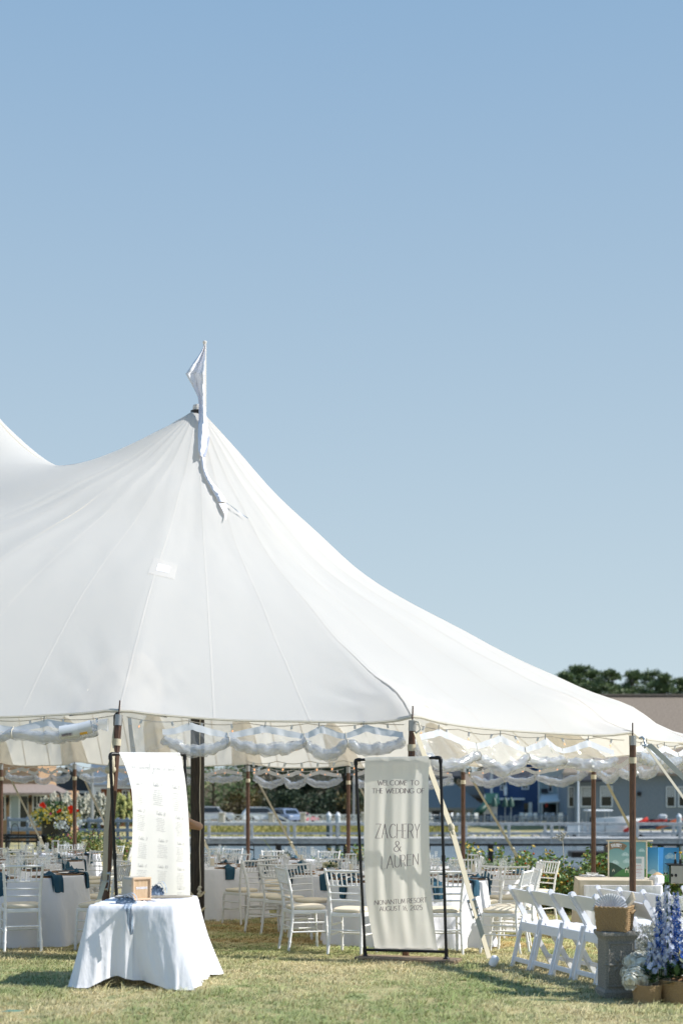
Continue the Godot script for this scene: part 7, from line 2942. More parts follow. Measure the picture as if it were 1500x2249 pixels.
	# paper fan: a pleated semicircle
	t = thing("paper_fan", "open pleated white paper fan standing in the woven basket", "fan", bp + Vector3(-0.035, 0.155, 0.0), 0.0)
	g = Geo.new()
	var inner := []
	var outer := []
	for k in 41:
		var an := lerpf(0.05, PI - 0.05, k / 40.0)
		var zz := 0.006 if k % 2 else -0.006
		inner.append(Vector3(-cos(an) * 0.03, sin(an) * 0.03, zz * 0.3))
		outer.append(Vector3(-cos(an) * 0.148, sin(an) * 0.148, zz))
	for k in 40:
		g.face([inner[k], inner[k + 1], outer[k + 1], outer[k]])
	obj("leaf", g, cloth(lin(0.74, 0.75, 0.78), 0.3), t)
	g = Geo.new()
	for k in range(0, 41, 4):
		g.bar(Vector3(0, 0, -0.008), outer[k] * 0.98 + Vector3(0, 0, -0.008), 0.004, 0.002)
	obj("ribs", g, M.plywood, t)
	t = thing("folded_fan", "bundle of folded pale wooden fans leaning in the basket's right side", "fans", bp + Vector3(0.1, 0.12, -0.02), 0.2)
	for k in 4:
		g = Geo.new()
		g.box(Transform3D(Basis(Vector3.BACK, -0.75 + 0.05 * k), Vector3(0.0 + 0.008 * k, 0.06 + 0.012 * k, -0.02 * k)), Vector3(0.024, 0.22, 0.014), 0.003)
		obj("stick", g, mat(lin(0.66, 0.55, 0.4), 0.6), t)
	# flower baskets
	for w in [[2.44, 11.38, 0.115, 0.155, "straight-sided woven basket under the white peonies"], [2.72, 11.42, 0.17, 0.19, "larger woven basket under the blue delphiniums at the picture's edge"]]:
		var bo := gp(w[0], w[1])
		t = thing("flower_basket", w[4], "basket", bo)
		var nn := int(w[3] / 0.0135)
		for k in nn:
			g = Geo.new()
			var pts := []
			var rad: float = w[2] * lerpf(0.86, 1.02, k / float(nn))
			for q in 31:
				var an := TAU * q / 30.0
				pts.append(Vector3(cos(an) * rad, 0.008 + k * 0.0135, sin(an) * rad * 0.9) * (1.0 + 0.012 * sin(q * 3.1 + k * PI)))
				pts[q].y = 0.008 + k * 0.0135
			g.tube(pts, 0.0082, 5)
			obj("woven_strand" if k < nn - 1 else "rim", g, M.wicker, t)
		g = Geo.new()
		g.lathe([Vector2(0.01, 0.004), Vector2(w[2] * 0.84, 0.004), Vector2(w[2] * 0.97, w[3] - 0.01), Vector2(w[2] * 0.9, w[3] - 0.02), Vector2(0.01, w[3] - 0.05)], 24, Transform3D(Basis.from_scale(Vector3(1, 1, 0.9)), Vector3.ZERO))
		obj("lining", g, M.charger, t)
	# white peonies, each a whorl of cupped petals
	var pe := [[1396, 2140, 24], [1408, 2154, 25], [1424, 2128, 22], [1409, 2118, 22], [1436, 2112, 20], [1428, 2150, 17], [1449, 2142, 26], [1441, 2122, 19], [1385, 2152, 20], [1394, 2122, 17], [1420, 2104, 18], [1405, 2135, 20], [1380, 2134, 17], [1416, 2140, 22], [1432, 2132, 23], [1400, 2106, 20], [1440, 2098, 20], [1452, 2120, 21], [1386, 2112, 18]]
	var base := gp(2.44, 11.38)
	t = thing("peony_bouquet", "bunch of large cream white peonies spilling over its basket", "flowers", base)
	var r := RandomNumberGenerator.new()
	r.seed = 400
	for k in pe.size():
		var s := 274.0 + r.randf_range(-2.0, 4.5) if k in [0, 1, 6, 8] else 270.0 + r.randf_range(-2.0, 3.0)
		var c := at(pe[k][0] - 2.0, pe[k][1] + 2.0, s) - base
		var rad: float = pe[k][2] / s * 0.86
		var look := (Vector3(0.0, 0.0, 1.0) + (c - Vector3(0, 0.28, 0)) * 1.4).normalized()
		look.y = clampf(look.y, -0.2, 0.7)
		look = look.normalized()
		var bx := look.cross(Vector3.UP).normalized()
		var bs := Basis(bx, look, bx.cross(look))
		g = Geo.new()
		for ringi in 5:
			var cnt: int = [3, 4, 5, 6, 7][ringi]
			for q in cnt:
				var an := TAU * (q + 0.37 * ringi) / cnt + r.randf_range(-0.2, 0.2)
				g.tint = Color(0.93, 0.92, 0.85).lerp(Color(0.9, 0.8, 0.52), 0.6 if ringi == 0 else 0.25 if ringi == 1 else 0.0) * r.randf_range(0.94, 1.03)
				var rr: float = rad * [0.42, 0.6, 0.78, 0.92, 1.05][ringi] * r.randf_range(0.94, 1.06)
				var tip: float = [0.1, 0.38, 0.62, 0.9, 1.25][ringi] + r.randf_range(-0.12, 0.12)
				var wd: float = PI / cnt * 1.35
				var rows := []
				for i in 8:
					var v := i / 7.0
					var th := lerpf(2.5, tip, v)
					var row := PackedVector3Array()
					for j in 7:
						var u := j / 6.0 * 2.0 - 1.0
						var a2 := an + u * wd * sqrt(maxf(1.0 - pow(v, 6.0) * 0.75, 0.0))
						var r3 := rr * (1.0 + 0.1 * v * v * v + 0.05 * u * u * v + 0.035 * sin(u * 6.0 + q * 2.0) * v * v)
						row.push_back(bs * Vector3(cos(a2) * sin(th) * r3, cos(th) * r3 * 0.85, sin(a2) * sin(th) * r3) + c)
					rows.append(row)
				g.grid(rows)
		obj("peony", g, M.petal, t)
	g = Geo.new()
	for k in 50:
		g.tint = Color(0.02, 0.05, 0.015).lerp(Color(0.06, 0.12, 0.04), r.randf())
		var dd := Vector3(r.randfn(), r.randf_range(-0.1, 0.8), r.randfn()).normalized()
		g.leaf(Vector3(r.randfn() * 0.05, 0.16 + r.randf() * 0.1, r.randfn() * 0.05 - 0.03), dd, dd.cross(Vector3.UP).normalized(), 0.1, 0.045)
	obj("leaves", g, M.leaf, t)
	# blue delphinium spikes
	base = gp(2.72, 11.42)
	t = thing("delphinium_bouquet", "tall spikes of blue and lilac delphiniums at the right edge", "flowers", base)
	var spikes := [[1478, 2150, 1970, 0], [1492, 2150, 1945, 1], [1468, 2150, 2038, 0], [1486, 2150, 2005, 0], [1503, 2150, 1985, 0], [1460, 2150, 2070, 1], [1474, 2150, 2085, 1], [1518, 2150, 1960, 0], [1500, 2150, 2060, 2], [1530, 2150, 2000, 1], [1490, 2150, 2095, 0], [1478, 2155, 2110, 2], [1466, 2150, 2105, 0]]
	var blues := [[Color(0.03, 0.085, 0.38), Color(0.12, 0.23, 0.58)], [Color(0.34, 0.42, 0.68), Color(0.68, 0.71, 0.82)], [Color(0.45, 0.43, 0.66), Color(0.74, 0.73, 0.84)]]
	for s in spikes:
		var sc := 272.0 + r.randf_range(-5.0, 3.0)
		var lo := at(s[0] - 26, s[1] - 4, sc) - base
		var hi := at(s[0] - 26 + r.randf_range(-9, 9), s[2], sc) - base
		g = Geo.new()
		g.tint = Color(0.05, 0.12, 0.03)
		g.tube([lo, hi], 0.005, 5)
		var cnt := int((s[1] - s[2]) * 0.85)
		for q in cnt:
			var u := pow(q / float(cnt), 0.9)
			var c := lo.lerp(hi, 0.12 + 0.88 * u)
			var an := r.randf() * TAU
			var od := Vector3(cos(an), 0.15, sin(an)).normalized()
			c += od * lerpf(0.05, 0.014, u) * r.randf_range(0.5, 1.3)
			var pal: Array = blues[s[3] if r.randf() > 0.25 else 1]
			g.tint = (pal[0] as Color).lerp(pal[1], r.randf()) * r.randf_range(0.8, 1.2)
			var ps := lerpf(0.026, 0.013, u)
			var e1 := od.cross(Vector3.UP).normalized()
			var e2 := e1.cross(od)
			for b in 5:
				var a2 := TAU * b / 5.0 + r.randf()
				var dd := (e1 * cos(a2) + e2 * sin(a2) + od * 0.45).normalized()
				g.leaf(c, dd, dd.cross(od).normalized(), ps, ps * 0.95)
			g.tint = Color(0.75, 0.75, 0.7)
			g.ball(c + od * 0.006, Vector3.ONE * 0.0042, 5, 3)
		obj("flower_spike", g, M.petal, t)
	g = Geo.new()
	for k in 160:
		g.tint = Color(0.015, 0.04, 0.012).lerp(Color(0.06, 0.13, 0.04), r.randf())
		var dd := Vector3(r.randfn(), r.randf_range(-0.1, 0.9), r.randfn()).normalized()
		g.leaf(Vector3(r.randfn() * 0.09, 0.2 + r.randf() * 0.12, r.randfn() * 0.09), dd, dd.cross(Vector3.UP).normalized(), 0.11, 0.05)
	obj("leaves", g, M.leaf, t)
	# baby's breath: fine stems with tiny white heads
	base = gp(2.72, 11.6)
	t = thing("babys_breath", "airy cloud of white baby's breath between peonies and delphiniums", "flowers", base)
	var stg := Geo.new()
	var hd := Geo.new()
	for k in 620:
		var px := r.randf_range(1396, 1462)
		var py := r.randf_range(2030, 2100)
		if k > 430:
			px = r.randf_range(1440, 1500)
			py = r.randf_range(1968, 2060)
		var c := at(px, py, 265.0 + r.randf_range(-4.0, 4.0)) - base
		var rt := at(lerpf(px, 1445, 0.55), lerpf(py, 2120, 0.5), 265.0) - base
		stg.tint = Color(0.16, 0.2, 0.12)
		if k % 2 == 0:
			stg.leaf(rt, (c - rt).normalized(), Vector3.RIGHT, rt.distance_to(c), 0.003)
		hd.tint = Color(0.78, 0.78, 0.7) * r.randf_range(0.7, 1.15)
		for q in 3:
			hd.ball(c + Vector3(r.randfn(), r.randfn(), r.randfn()) * 0.008, Vector3.ONE * r.randf_range(0.004, 0.0075), 5, 3)
	obj("stems", stg, M.leaf, t)
	obj("blossoms", hd, M.petal, t)


# ---------- the ice cream stand ----------
func make_ice_cream_stand() -> void:
	var s := 168.0
	var dd := F / s
	var o := gp(at(1340, 1930, s).x, dd)
	var top := at(1340, 1929, s).y
	var hh := top - o.y
	var t := thing("buffet_table", "long table under a beige cloth with the ice cream display", "table", o, -0.1)
	var skirt := func(called: String, x0: float, x1: float, dep: float, h: float, m: Material, seed_: float):
		var g := Geo.new()
		var n := 90
		var rows := []
		var per := []
		for k in 31:
			per.append([Vector3(lerpf(x0, x1, k / 30.0), 0, dep * 0.5), Vector3.BACK])
		for k in range(1, 15):
			per.append([Vector3(x1, 0, lerpf(dep * 0.5, -dep * 0.5, k / 15.0)), Vector3.RIGHT])
		for k in 31:
			per.append([Vector3(lerpf(x1, x0, k / 30.0), 0, -dep * 0.5), Vector3.FORWARD])
		for k in range(1, 15):
			per.append([Vector3(x0, 0, lerpf(-dep * 0.5, dep * 0.5, k / 15.0)), Vector3.LEFT])
		n = per.size()
		for i in 3:
			var row := PackedVector3Array()
			for k in n:
				row.push_back(Vector3((x0 + x1) * 0.5, h, 0).lerp(per[k][0] + Vector3(0, h, 0), [0.02, 0.8, 0.995][i]))
			rows.append(row)
		for i in 10:
			var v := i / 9.0
			var row := PackedVector3Array()
			for k in n:
				var cr := 0.0
				for q in [0, 30, 45, 75]:
					cr = maxf(cr, 1.0 - absf(k - q) / 4.0)
				var f := sin(k * 0.62 + seed_) * 0.5 + sin(k * 0.27 + seed_ * 2.0) * 0.6
				row.push_back(per[k][0] + per[k][1] * (0.004 + v * 0.03 + f * 0.022 * v + 0.06 * cr * v) + Vector3(0, lerpf(h - 0.004, 0.015, v), 0))
			rows.append(row)
		g.grid(rows, true)
		return obj(called, g, m, t)
	var x1 := at(1416, 0, s).x - o.x
	var x0 := at(1266, 0, s).x - o.x
	skirt.call("tablecloth", x0, x1 + 0.05, 0.75, hh, M.beige, 1.0)
	var t2 := thing("side_table", "table under a white cloth carrying the napkin box and steel cabinet", "table", gp(at(1480, 0, s).x, dd - 0.15), -0.06)
	var keep := t
	t = t2
	skirt.call("tablecloth", -0.37, 0.62, 0.78, at(1440, 1941, s).y - t2.position.y, M.linen, 4.0)
	t = keep
	# printed upright panels
	var sky_a := panel_picture(false)
	var sky_b := panel_picture(true)
	var bp := at(1376, 1936, 166)
	bp.y = top + 0.003
	t = thing("display_stand", "framed teal ice cream display panel with shop lettering, hills and cows", "display", bp, -0.12)
	var pm := mat(Color.WHITE, 0.5)
	pm.albedo_texture = sky_a
	var g := Geo.new()
	g.face([Vector3(-0.23, 0.0, 0), Vector3(0.25, 0.0, 0), Vector3(0.25, 0.46, 0), Vector3(-0.23, 0.46, 0)])
	obj("print", g, pm, t)
	g = Geo.new()
	g.box(Transform3D(Basis(), Vector3(0.01, 0.23, -0.012)), Vector3(0.48, 0.46, 0.018))
	obj("backing", g, M.zinc, t)
	for q in [-0.24, 0.255]:
		g = Geo.new()
		g.bar(Vector3(q, 0, 0), Vector3(q, 0.48, 0), 0.018, 0.02, 0.003)
		obj("upright", g, M.cushion, t)
	g = Geo.new()
	g.bar(Vector3(-0.27, 0.478, 0), Vector3(0.34, 0.478, 0), 0.022, 0.018, 0.003)
	obj("crossbar", g, M.cushion, t)
	g = Geo.new()
	g.bar(Vector3(-0.27, 0.489, 0.002), Vector3(0.26, 0.489, 0.002), 0.02, 0.004)
	obj("crossbar_edge", g, M.wood, t)
	# arched shop badge
	var arch := func(q: Vector2) -> Vector3:
		var an: float = q.x
		return Vector3(-0.138 + sin(an) * (0.155 + q.y), 0.225 + cos(an) * (0.155 + q.y), 0.0)
	for w in [[0.0, 0.079, 0.0035, M.charger], [0.005, 0.074, 0.0055, M.plywood], [0.01, 0.069, 0.0075, mat(lin(0.22, 0.17, 0.12), 0.6)]]:
		g = Geo.new()
		var ra := PackedVector3Array()
		var rb := PackedVector3Array()
		for k in 17:
			var an: float = lerpf(-0.64, 0.64, k / 16.0) * (1.0 - w[0] * 1.6)
			ra.push_back(arch.call(Vector2(an, w[0])) + Vector3(0, 0, w[2]))
			rb.push_back(arch.call(Vector2(an, w[1])) + Vector3(0, 0, w[2]))
		g.grid([ra, rb])
		obj("badge", g, w[3], t)
	g = Geo.new()
	write_line(g, "BEN&JERRY'S", func(q: Vector2): return arch.call(Vector2(q.x / 0.195, q.y)) + Vector3(0, 0, 0.0095), 0.0, 0.02, 0.042, 0.36, 0.0068, 0, 0.0, 0.26)
	obj("lettering", g, M.resin, t)
	# menu card
	var mp := at(1401, 1937, 170)
	mp.y = top + 0.003
	t = thing("menu_card", "white upright menu card with red headings in front of the display panel", "sign", mp, -0.15)
	g = Geo.new()
	g.box(Transform3D(Basis(), Vector3(0, 0.145, 0)), Vector3(0.15, 0.29, 0.006))
	obj("card", g, M.resin, t)
	g = Geo.new()
	g.box(Transform3D(Basis(), Vector3(-0.01, 0.235, 0.004)), Vector3(0.1, 0.06, 0.003))
	obj("picture", g, mat(lin(0.4, 0.52, 0.58), 0.6), t)
	for k in 9:
		g = Geo.new()
		var n := 7 + (k * 5) % 4
		for q in n:
			g.box(Transform3D(Basis(), Vector3((q - n * 0.5) * 0.011, 0.18 - k * 0.018, 0.0042)), Vector3(0.007, 0.0055, 0.001))
		obj("print_line", g, mat(lin(0.4, 0.06, 0.05), 0.7) if k in [0, 3, 5] else M.pale_ink, t)
	# the blue panel
	bp = at(1453, 1938, 165)
	bp.y = at(1440, 1941, s).y + 0.003
	t = thing("printed_screen", "bright blue printed back panel with white clouds and green field", "display", bp, -0.08)
	pm = mat(Color.WHITE, 0.5)
	pm.albedo_texture = sky_b
	g = Geo.new()
	g.face([Vector3(-0.2, 0, 0), Vector3(-0.06, 0, 0.06), Vector3(-0.06, 0.46, 0.06), Vector3(-0.2, 0.46, 0)])
	g.t = PackedVector2Array([Vector2(0, 1), Vector2(0.35, 1), Vector2(0.35, 0), Vector2(0, 0)])
	g.face([Vector3(-0.06, 0, 0.06), Vector3(0.02, 0, 0.0), Vector3(0.02, 0.46, 0.0), Vector3(-0.06, 0.46, 0.06)])
	g.face([Vector3(0.02, 0, 0), Vector3(0.22, 0, 0), Vector3(0.22, 0.455, 0), Vector3(0.02, 0.455, 0)])
	g.t = PackedVector2Array([Vector2(0, 1), Vector2(0.35, 1), Vector2(0.35, 0), Vector2(0, 0), Vector2(0.35, 1), Vector2(0.55, 1), Vector2(0.55, 0), Vector2(0.35, 0), Vector2(0.55, 1), Vector2(1, 1), Vector2(1, 0), Vector2(0.55, 0)])
	obj("print", g, pm, t)
	g = Geo.new()
	g.box(Transform3D(Basis(), Vector3(0.01, 0.225, -0.012)), Vector3(0.42, 0.45, 0.012))
	obj("backing", g, M.zinc, t)
	# napkin dispenser
	var ty := at(1440, 1941, s).y
	mp = at(1443, 1941, 171)
	mp.y = ty + 0.003
	t = thing("napkin_dispenser", "rounded white napkin dispenser on the white cloth", "dispenser", mp, 0.5)
	g = Geo.new()
	g.box(Transform3D(Basis(), Vector3(0.02, 0.068, -0.03)), Vector3(0.16, 0.135, 0.15), 0.03)
	obj("body", g, M.resin, t)
	g = Geo.new()
	g.box(Transform3D(Basis(), Vector3(-0.062, 0.06, -0.03)), Vector3(0.01, 0.1, 0.11), 0.004)
	obj("face_plate", g, M.vinyl, t)
	g = Geo.new()
	g.lathe([Vector2(0.1, 0.135), Vector2(0.06, 0.152), Vector2(0.02, 0.166), Vector2(0.002, 0.168)], 14, Transform3D(Basis.from_scale(Vector3(0.75, 1, 0.6)), Vector3(0.03, 0.0, -0.03)))
	obj("napkins", g, M.plywood, t)
	# steel cabinet with pumps
	mp = at(1484, 1941, 168)
	mp.y = ty + 0.003
	t = thing("steel_cabinet", "brushed steel ice cream cabinet with a glossy dark side at the right edge", "cabinet", mp, -0.12)
	g = Geo.new()
	g.box(Transform3D(Basis(), Vector3(0.1, 0.12, -0.1)), Vector3(0.34, 0.24, 0.3), 0.006)
	obj("body", g, M.zinc, t)
	g = Geo.new()
	g.box(Transform3D(Basis(), Vector3(-0.085, 0.12, -0.1)), Vector3(0.03, 0.23, 0.28), 0.004)
	obj("glass_side", g, mat(lin(0.02, 0.05, 0.04), 0.08), t)
	g = Geo.new()
	g.box(Transform3D(Basis(), Vector3(0.08, 0.247, -0.1)), Vector3(0.4, 0.014, 0.32), 0.004)
	obj("lid", g, M.iron, t)
	for k in 2:
		g = Geo.new()
		g.ball(Vector3(-0.06 + 0.05 * k, 0.11, 0.052), Vector3(0.018, 0.022, 0.012), 8, 6)
		obj("knob", g, M.iron, t)
	for k in 3:
		var pm2 := thing("syrup_pump", ["syrup pump with a black cap on the steel cabinet", "syrup pump with a yellow cap on the steel cabinet", "syrup pump with a black cap farthest right on the steel cabinet"][k], "pump", mp + Vector3(0.005 + 0.068 * k, 0.255, -0.07))
		g = Geo.new()
		g.lathe([Vector2(0.018, 0), Vector2(0.018, 0.04), Vector2(0.011, 0.06)], 10)
		obj("base", g, M.iron, pm2)
		g = Geo.new()
		g.tube([Vector3(0, 0.05, 0), Vector3(0, 0.135, 0)], 0.0075, 8)
		obj("tube", g, M.steel, pm2)
		g = Geo.new()
		g.lathe([Vector2(0.008, 0.13), Vector2(0.022, 0.147), Vector2(0.02, 0.155), Vector2(0.002, 0.157)], 10)
		obj("cap", g, M.iron if k != 1 else mat(lin(0.75, 0.45, 0.02), 0.4), pm2)
	# tray with papers, and the cabinet's cable
	mp = at(1300, 1927, 165)
	mp.y = top + 0.003
	t = thing("paper_stack", "loose stack of pale papers and a clear dish on the beige cloth", "papers", mp, 0.2)
	for k in 3:
		g = Geo.new()
		g.box(Transform3D(Basis(Vector3.UP, 0.2 * k), Vector3(0, 0.004 + 0.007 * k, 0)), Vector3(0.3 - 0.04 * k, 0.006, 0.2))
		obj("sheet", g, M.vinyl, t)
	g = Geo.new()
	g.lathe([Vector2(0.001, 0.022), Vector2(0.06, 0.022), Vector2(0.09, 0.05), Vector2(0.088, 0.05), Vector2(0.058, 0.025), Vector2(0.001, 0.025)], 16)
	obj("dish", g, M.glass, t)
	var cb := at(1479, 1939, 173)
	t = thing("power_cable", "thin black cable falling over the white cloth at the right edge", "cable", cb)
	g = Geo.new()
	g.tube([Vector3.ZERO, at(1488, 1940, 175) - cb, at(1496, 1952, 176.5) - cb, at(1502, 1985, 177) - cb, at(1505, 2050, 177) - cb], 0.005, 6)
	obj("cord", g, M.iron, t)


func panel_picture(bright: bool) -> ImageTexture:
	var im := Image.create(256, 256, false, Image.FORMAT_RGB8)
	var n := noise(77, 0.01, 3)
	for y in 256:
		for x in 256:
			var v := y / 255.0
			var c := Color(0.42, 0.62, 0.66).lerp(Color(0.66, 0.78, 0.74), v) if not bright else Color(0.2, 0.56, 0.8).lerp(Color(0.66, 0.86, 0.94), v * 1.1)
			if bright and x > 92 and x < 140:
				c = c.lerp(Color(0.12, 0.42, 0.68), 0.7)
			var clouds := [[110, 90, 22], [125, 140, 26], [205, 130, 30], [40, 150, 24], [225, 60, 20]] if not bright else [[190, 66, 34], [245, 130, 28], [50, 190, 34], [75, 200, 26]]
			for q in clouds:
				for e in [[-0.6, 0.1, 0.6], [0.0, -0.2, 0.75], [0.6, 0.15, 0.6]]:
					if Vector2(x - q[0] - e[0] * q[2], (y - q[1] - e[1] * q[2]) * 1.2).length() < q[2] * e[2]:
						c = c.lerp(Color(0.85, 0.93, 0.95), 0.4 if not bright else 0.55)
			if not bright:
				if y > 150.0 + pow(maxf(x - 8.0, 0.0), 1.5) * 0.06:
					c = Color(0.2, 0.32, 0.27)
				if y > 196 + 0.0032 * pow(x - 175.0, 2.0) - 18.0 + (0.0 if x > 0 else 0.0):
					c = Color(0.3, 0.52, 0.3)
			else:
				if y > 196 + 4.0 * sin(x * 0.02):
					c = Color(0.38, 0.68, 0.28)
				if Vector2(x - 40, (y - 262) * 0.9).length() < 46:
					c = Color(0.12, 0.36, 0.16)
			im.set_pixel(x, y, c)
	# plain farm animals: pale bodies with dark patches
	for w in ([[30, 205, 0.8], [122, 200, 1.3]] if not bright else [[156, 200, 1.4]]):
		for q in [[-10, -8, 20, 14, 0], [-10, -8, 7, 8, 1], [2, -8, 8, 9, 1], [-9, 6, 4, 14, 0], [5, 6, 4, 14, 0], [8, -16, 8, 9, 1], [10, -14, 3, 6, 0]]:
			var rc := Rect2i(int(w[0] + q[0] * w[2]), int(w[1] + q[1] * w[2]), maxi(int(q[2] * w[2]), 1), maxi(int(q[3] * w[2]), 1))
			im.fill_rect(rc, Color(0.1, 0.12, 0.12) if q[4] == 1 else Color(0.85, 0.86, 0.78))
	return ImageTexture.create_from_image(im)


# ---------- the person behind the seating chart ----------
func smin(a: float, b: float, k: float) -> float:
	var h := clampf(0.5 + 0.5 * (b - a) / k, 0.0, 1.0)
	return lerpf(b, a, h) - k * h * (1.0 - h)


func nets(bones: Array, cell: float, blend: float) -> Geo:
	# surface nets over the smooth union of tapered capsules: [from, to, radius from, radius to]
	var lo := Vector3.ONE * 1e6
	var hi := -lo
	for b in bones:
		for k in 2:
			lo = lo.min(b[k] - Vector3.ONE * (b[2 + k] + cell * 3.0))
			hi = hi.max(b[k] + Vector3.ONE * (b[2 + k] + cell * 3.0))
	var n := Vector3i(((hi - lo) / cell).ceil()) + Vector3i.ONE
	var f := PackedFloat32Array()
	f.resize(n.x * n.y * n.z)
	f.fill(1.0)
	for b in bones:
		var a: Vector3 = b[0]
		var ab: Vector3 = b[1] - a
		var l2 := maxf(ab.length_squared(), 1e-9)
		var m: float = maxf(b[2], b[3]) + blend * 2.0 + cell * 2.0
		var i0 := Vector3i(((a.min(b[1]) - Vector3.ONE * m - lo) / cell).floor()).clamp(Vector3i.ZERO, n - Vector3i.ONE)
		var i1 := Vector3i(((a.max(b[1]) + Vector3.ONE * m - lo) / cell).ceil()).clamp(Vector3i.ZERO, n - Vector3i.ONE)
		for z in range(i0.z, i1.z + 1):
			for y in range(i0.y, i1.y + 1):
				for x in range(i0.x, i1.x + 1):
					var p := lo + Vector3(x, y, z) * cell
					var t := clampf((p - a).dot(ab) / l2, 0.0, 1.0)
					var dist := p.distance_to(a + ab * t) - lerpf(b[2], b[3], t)
					var id := x + n.x * (y + n.y * z)
					f[id] = smin(f[id], dist, blend)
	var g := Geo.new()
	var ids := {}
	var offs := []
	for k in 8:
		offs.append((k & 1) + n.x * (((k >> 1) & 1) + n.y * ((k >> 2) & 1)))
	for z in n.z - 1:
		for y in n.y - 1:
			for x in n.x - 1:
				var id := x + n.x * (y + n.y * z)
				var ins := 0
				for o in offs:
					if f[id + o] < 0.0:
						ins += 1
				if ins == 0 or ins == 8:
					continue
				var acc := Vector3.ZERO
				var cnt := 0
				for e in [[0, 1], [2, 3], [4, 5], [6, 7], [0, 2], [1, 3], [4, 6], [5, 7], [0, 4], [1, 5], [2, 6], [3, 7]]:
					var fa := f[id + offs[e[0]]]
					var fb := f[id + offs[e[1]]]
					if (fa < 0.0) != (fb < 0.0):
						var pa := Vector3(e[0] & 1, (e[0] >> 1) & 1, e[0] >> 2)
						var pb := Vector3(e[1] & 1, (e[1] >> 1) & 1, e[1] >> 2)
						acc += pa.lerp(pb, fa / (fa - fb))
						cnt += 1
				var gr := Vector3(f[id + 1] - f[id], f[id + n.x] - f[id], f[id + n.x * n.y] - f[id]).normalized()
				ids[id] = g.put(lo + (Vector3(x, y, z) + acc / cnt) * cell, gr)
	for id in ids:
		for ax in [[1, n.x, n.x * n.y], [n.x, n.x * n.y, 1], [n.x * n.y, 1, n.x]]:
			if id + ax[0] >= f.size():
				continue
			var ina: bool = f[id] < 0.0
			if ina == (f[id + ax[0]] < 0.0):
				continue
			var q := [id, id - ax[1], id - ax[1] - ax[2], id - ax[2]]
			if not (ids.has(q[1]) and ids.has(q[2]) and ids.has(q[3])):
				continue
			var v := [ids[q[0]], ids[q[1]], ids[q[2]], ids[q[3]]]
			if ina:
				g.tri(v[0], v[1], v[2])
				g.tri(v[0], v[2], v[3])
			else:
				g.tri(v[0], v[2], v[1])
				g.tri(v[0], v[3], v[2])
	return g


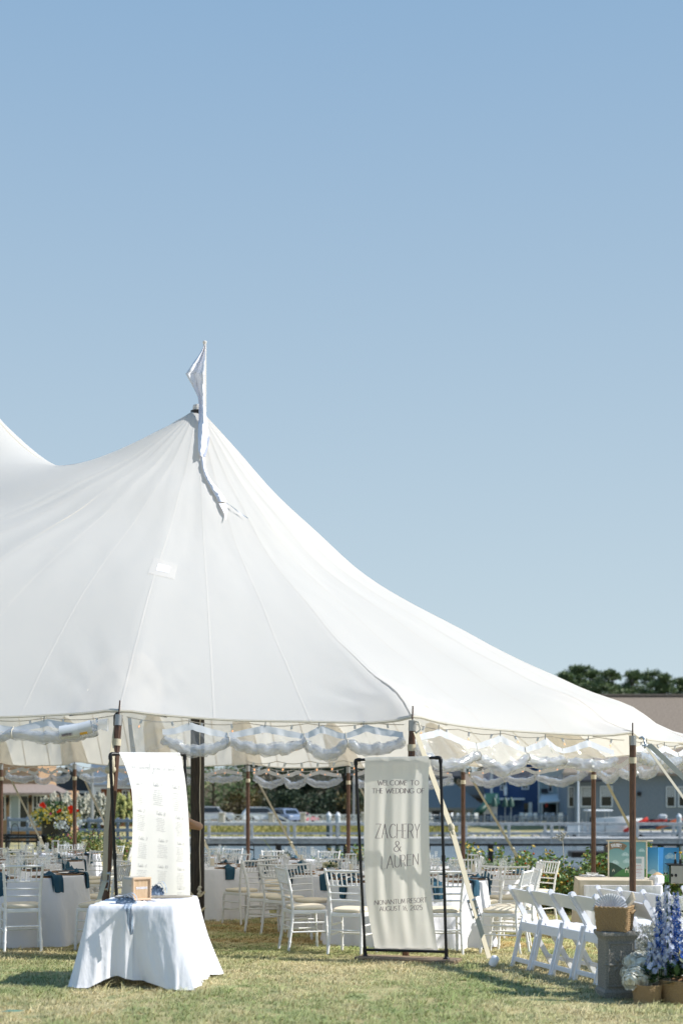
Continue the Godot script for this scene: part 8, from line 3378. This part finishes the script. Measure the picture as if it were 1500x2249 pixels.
func make_person() -> void:
	var o := gp(-1.86, 15.35)
	var t := thing("person", "person in a dark dress hidden behind the seating chart, bent elbow showing", "person", o)
	var el := at(437.5, 1815, 203.5) - o         # the elbow that shows at the chart's right edge
	var sh := Vector3(0.17, 1.36, 0.0)
	var hand := Vector3(0.06, 1.5, 0.16)
	var skin := mat(lin(0.5, 0.29, 0.2), 0.5)
	skin.subsurf_scatter_enabled = true
	skin.subsurf_scatter_strength = 0.2
	var body := []
	body.append([Vector3(0, 0.95, 0), Vector3(0, 1.12, 0), 0.13, 0.115])
	body.append([Vector3(0, 1.12, 0), Vector3(0, 1.34, -0.01), 0.115, 0.13])
	body.append([Vector3(-0.13, 1.36, 0), Vector3(0.13, 1.36, 0), 0.055, 0.055])
	body.append([Vector3(0, 1.36, 0), Vector3(0, 1.48, 0.015), 0.05, 0.047])
	body.append([Vector3(0, 1.535, 0.03), Vector3(0, 1.61, 0.01), 0.07, 0.088])
	body.append([sh, el, 0.046, 0.037])
	body.append([el, hand, 0.035, 0.024])
	body.append([Vector3(-0.17, 1.36, 0), Vector3(-0.23, 1.08, 0.03), 0.046, 0.037])
	body.append([Vector3(-0.23, 1.08, 0.03), Vector3(-0.1, 1.1, 0.2), 0.035, 0.024])
	for s in [-1.0, 1.0]:
		body.append([Vector3(s * 0.085, 0.92, 0), Vector3(s * 0.09, 0.5, 0.02), 0.085, 0.055])
		body.append([Vector3(s * 0.09, 0.5, 0.02), Vector3(s * 0.09, 0.09, -0.02), 0.052, 0.034])
		body.append([Vector3(s * 0.09, 0.045, -0.03), Vector3(s * 0.095, 0.03, 0.14), 0.035, 0.026])
	var g := nets(body, 0.014, 0.03)
	for h in [[hand, (hand - el).normalized(), 1.0], [Vector3(-0.1, 1.1, 0.2), Vector3(0.7, 0.1, 0.65).normalized(), -1.0]]:
		var fb := []
		var dr: Vector3 = h[1]
		var side := dr.cross(Vector3.UP).normalized()
		var pn := side.cross(dr)
		var w: Vector3 = h[0]
		fb.append([w, w + dr * 0.075, 0.024, 0.026])
		fb.append([w + dr * 0.07 - side * 0.025, w + dr * 0.075 + side * 0.025, 0.014, 0.014])
		for k in 4:
			var b0 := w + dr * 0.08 + side * (k - 1.5) * 0.018
			var l: float = [0.036, 0.042, 0.039, 0.031][k]
			var b1 := b0 + (dr * 0.85 + pn * 0.4).normalized() * l
			var b2 := b1 + (dr * 0.3 + pn * 0.9).normalized() * l * 0.75
			fb.append([b0, b1, 0.0088, 0.0082])
			fb.append([b1, b2, 0.0082, 0.0068])
		var t0: Vector3 = w + dr * 0.03 + side * 0.024 * h[2]
		var t1: Vector3 = t0 + (dr * 0.6 + side * 0.7 * h[2] + pn * 0.3).normalized() * 0.04
		fb.append([t0, t1, 0.012, 0.009])
		fb.append([t1, t1 + (dr + pn * 0.5).normalized() * 0.03, 0.009, 0.0075])
		join(g, nets(fb, 0.0035, 0.006))
	# the face: nose, brow, lips, chin and ears on the head
	var hb := [[Vector3(0, 1.6, 0.012), Vector3(0, 1.6, 0.03), 0.082, 0.078], [Vector3(0, 1.54, 0.035), Vector3(0, 1.505, 0.055), 0.06, 0.035], [Vector3(0, 1.59, 0.1), Vector3(0, 1.562, 0.117), 0.008, 0.013], [Vector3(-0.035, 1.607, 0.088), Vector3(0.035, 1.607, 0.088), 0.012, 0.012], [Vector3(-0.018, 1.531, 0.094), Vector3(0.018, 1.531, 0.094), 0.008, 0.008]]
	for s in [-1.0, 1.0]:
		hb.append([Vector3(s * 0.083, 1.6, 0.015), Vector3(s * 0.086, 1.565, 0.02), 0.012, 0.009])
		hb.append([Vector3(s * 0.04, 1.565, 0.07), Vector3(s * 0.035, 1.555, 0.075), 0.025, 0.022])
	join(g, nets(hb, 0.006, 0.014))
	obj("body", g, skin, t)
	for s in [-1.0, 1.0]:
		g = Geo.new()
		g.ball(Vector3(s * 0.032, 1.588, 0.094), Vector3(0.013, 0.009, 0.009), 10, 6)
		obj("eye", g, M.resin, t)
		g = Geo.new()
		g.ball(Vector3(s * 0.032, 1.588, 0.102), Vector3(0.005, 0.005, 0.003), 8, 4)
		obj("iris", g, M.iron, t)
	var hair := [[Vector3(0, 1.63, -0.005), Vector3(0, 1.655, -0.01), 0.095, 0.085], [Vector3(0, 1.6, -0.05), Vector3(0.02, 1.3, -0.09), 0.08, 0.055], [Vector3(0.07, 1.63, 0.0), Vector3(0.1, 1.35, -0.03), 0.035, 0.03], [Vector3(-0.07, 1.63, 0.0), Vector3(-0.1, 1.35, -0.03), 0.035, 0.03]]
	obj("hair", nets(hair, 0.012, 0.03), mat(lin(0.03, 0.02, 0.014), 0.45), t)
	var dress := [[Vector3(0, 0.95, 0), Vector3(0, 1.12, 0), 0.145, 0.127], [Vector3(0, 1.12, 0), Vector3(0, 1.3, -0.005), 0.127, 0.142], [Vector3(-0.07, 1.36, 0), Vector3(-0.06, 1.4, 0.0), 0.05, 0.035], [Vector3(0.07, 1.36, 0), Vector3(0.06, 1.4, 0.0), 0.05, 0.035], [Vector3(0, 0.95, 0), Vector3(0, 0.55, 0), 0.15, 0.21]]
	obj("dress", nets(dress, 0.014, 0.04), cloth(lin(0.02, 0.025, 0.04), 0.05), t)
	for s in [-1.0, 1.0]:
		g = nets([[Vector3(s * 0.09, 0.03, -0.04), Vector3(s * 0.095, 0.025, 0.15), 0.04, 0.032]], 0.01, 0.01)
		obj("shoe", g, M.iron, t)


func join(a: Geo, b: Geo) -> void:
	var i0 := a.v.size()
	a.v.append_array(b.v)
	a.n.append_array(b.n)
	a.t.append_array(b.t)
	a.c.append_array(b.c)
	for k in b.x:
		a.x.push_back(k + i0)
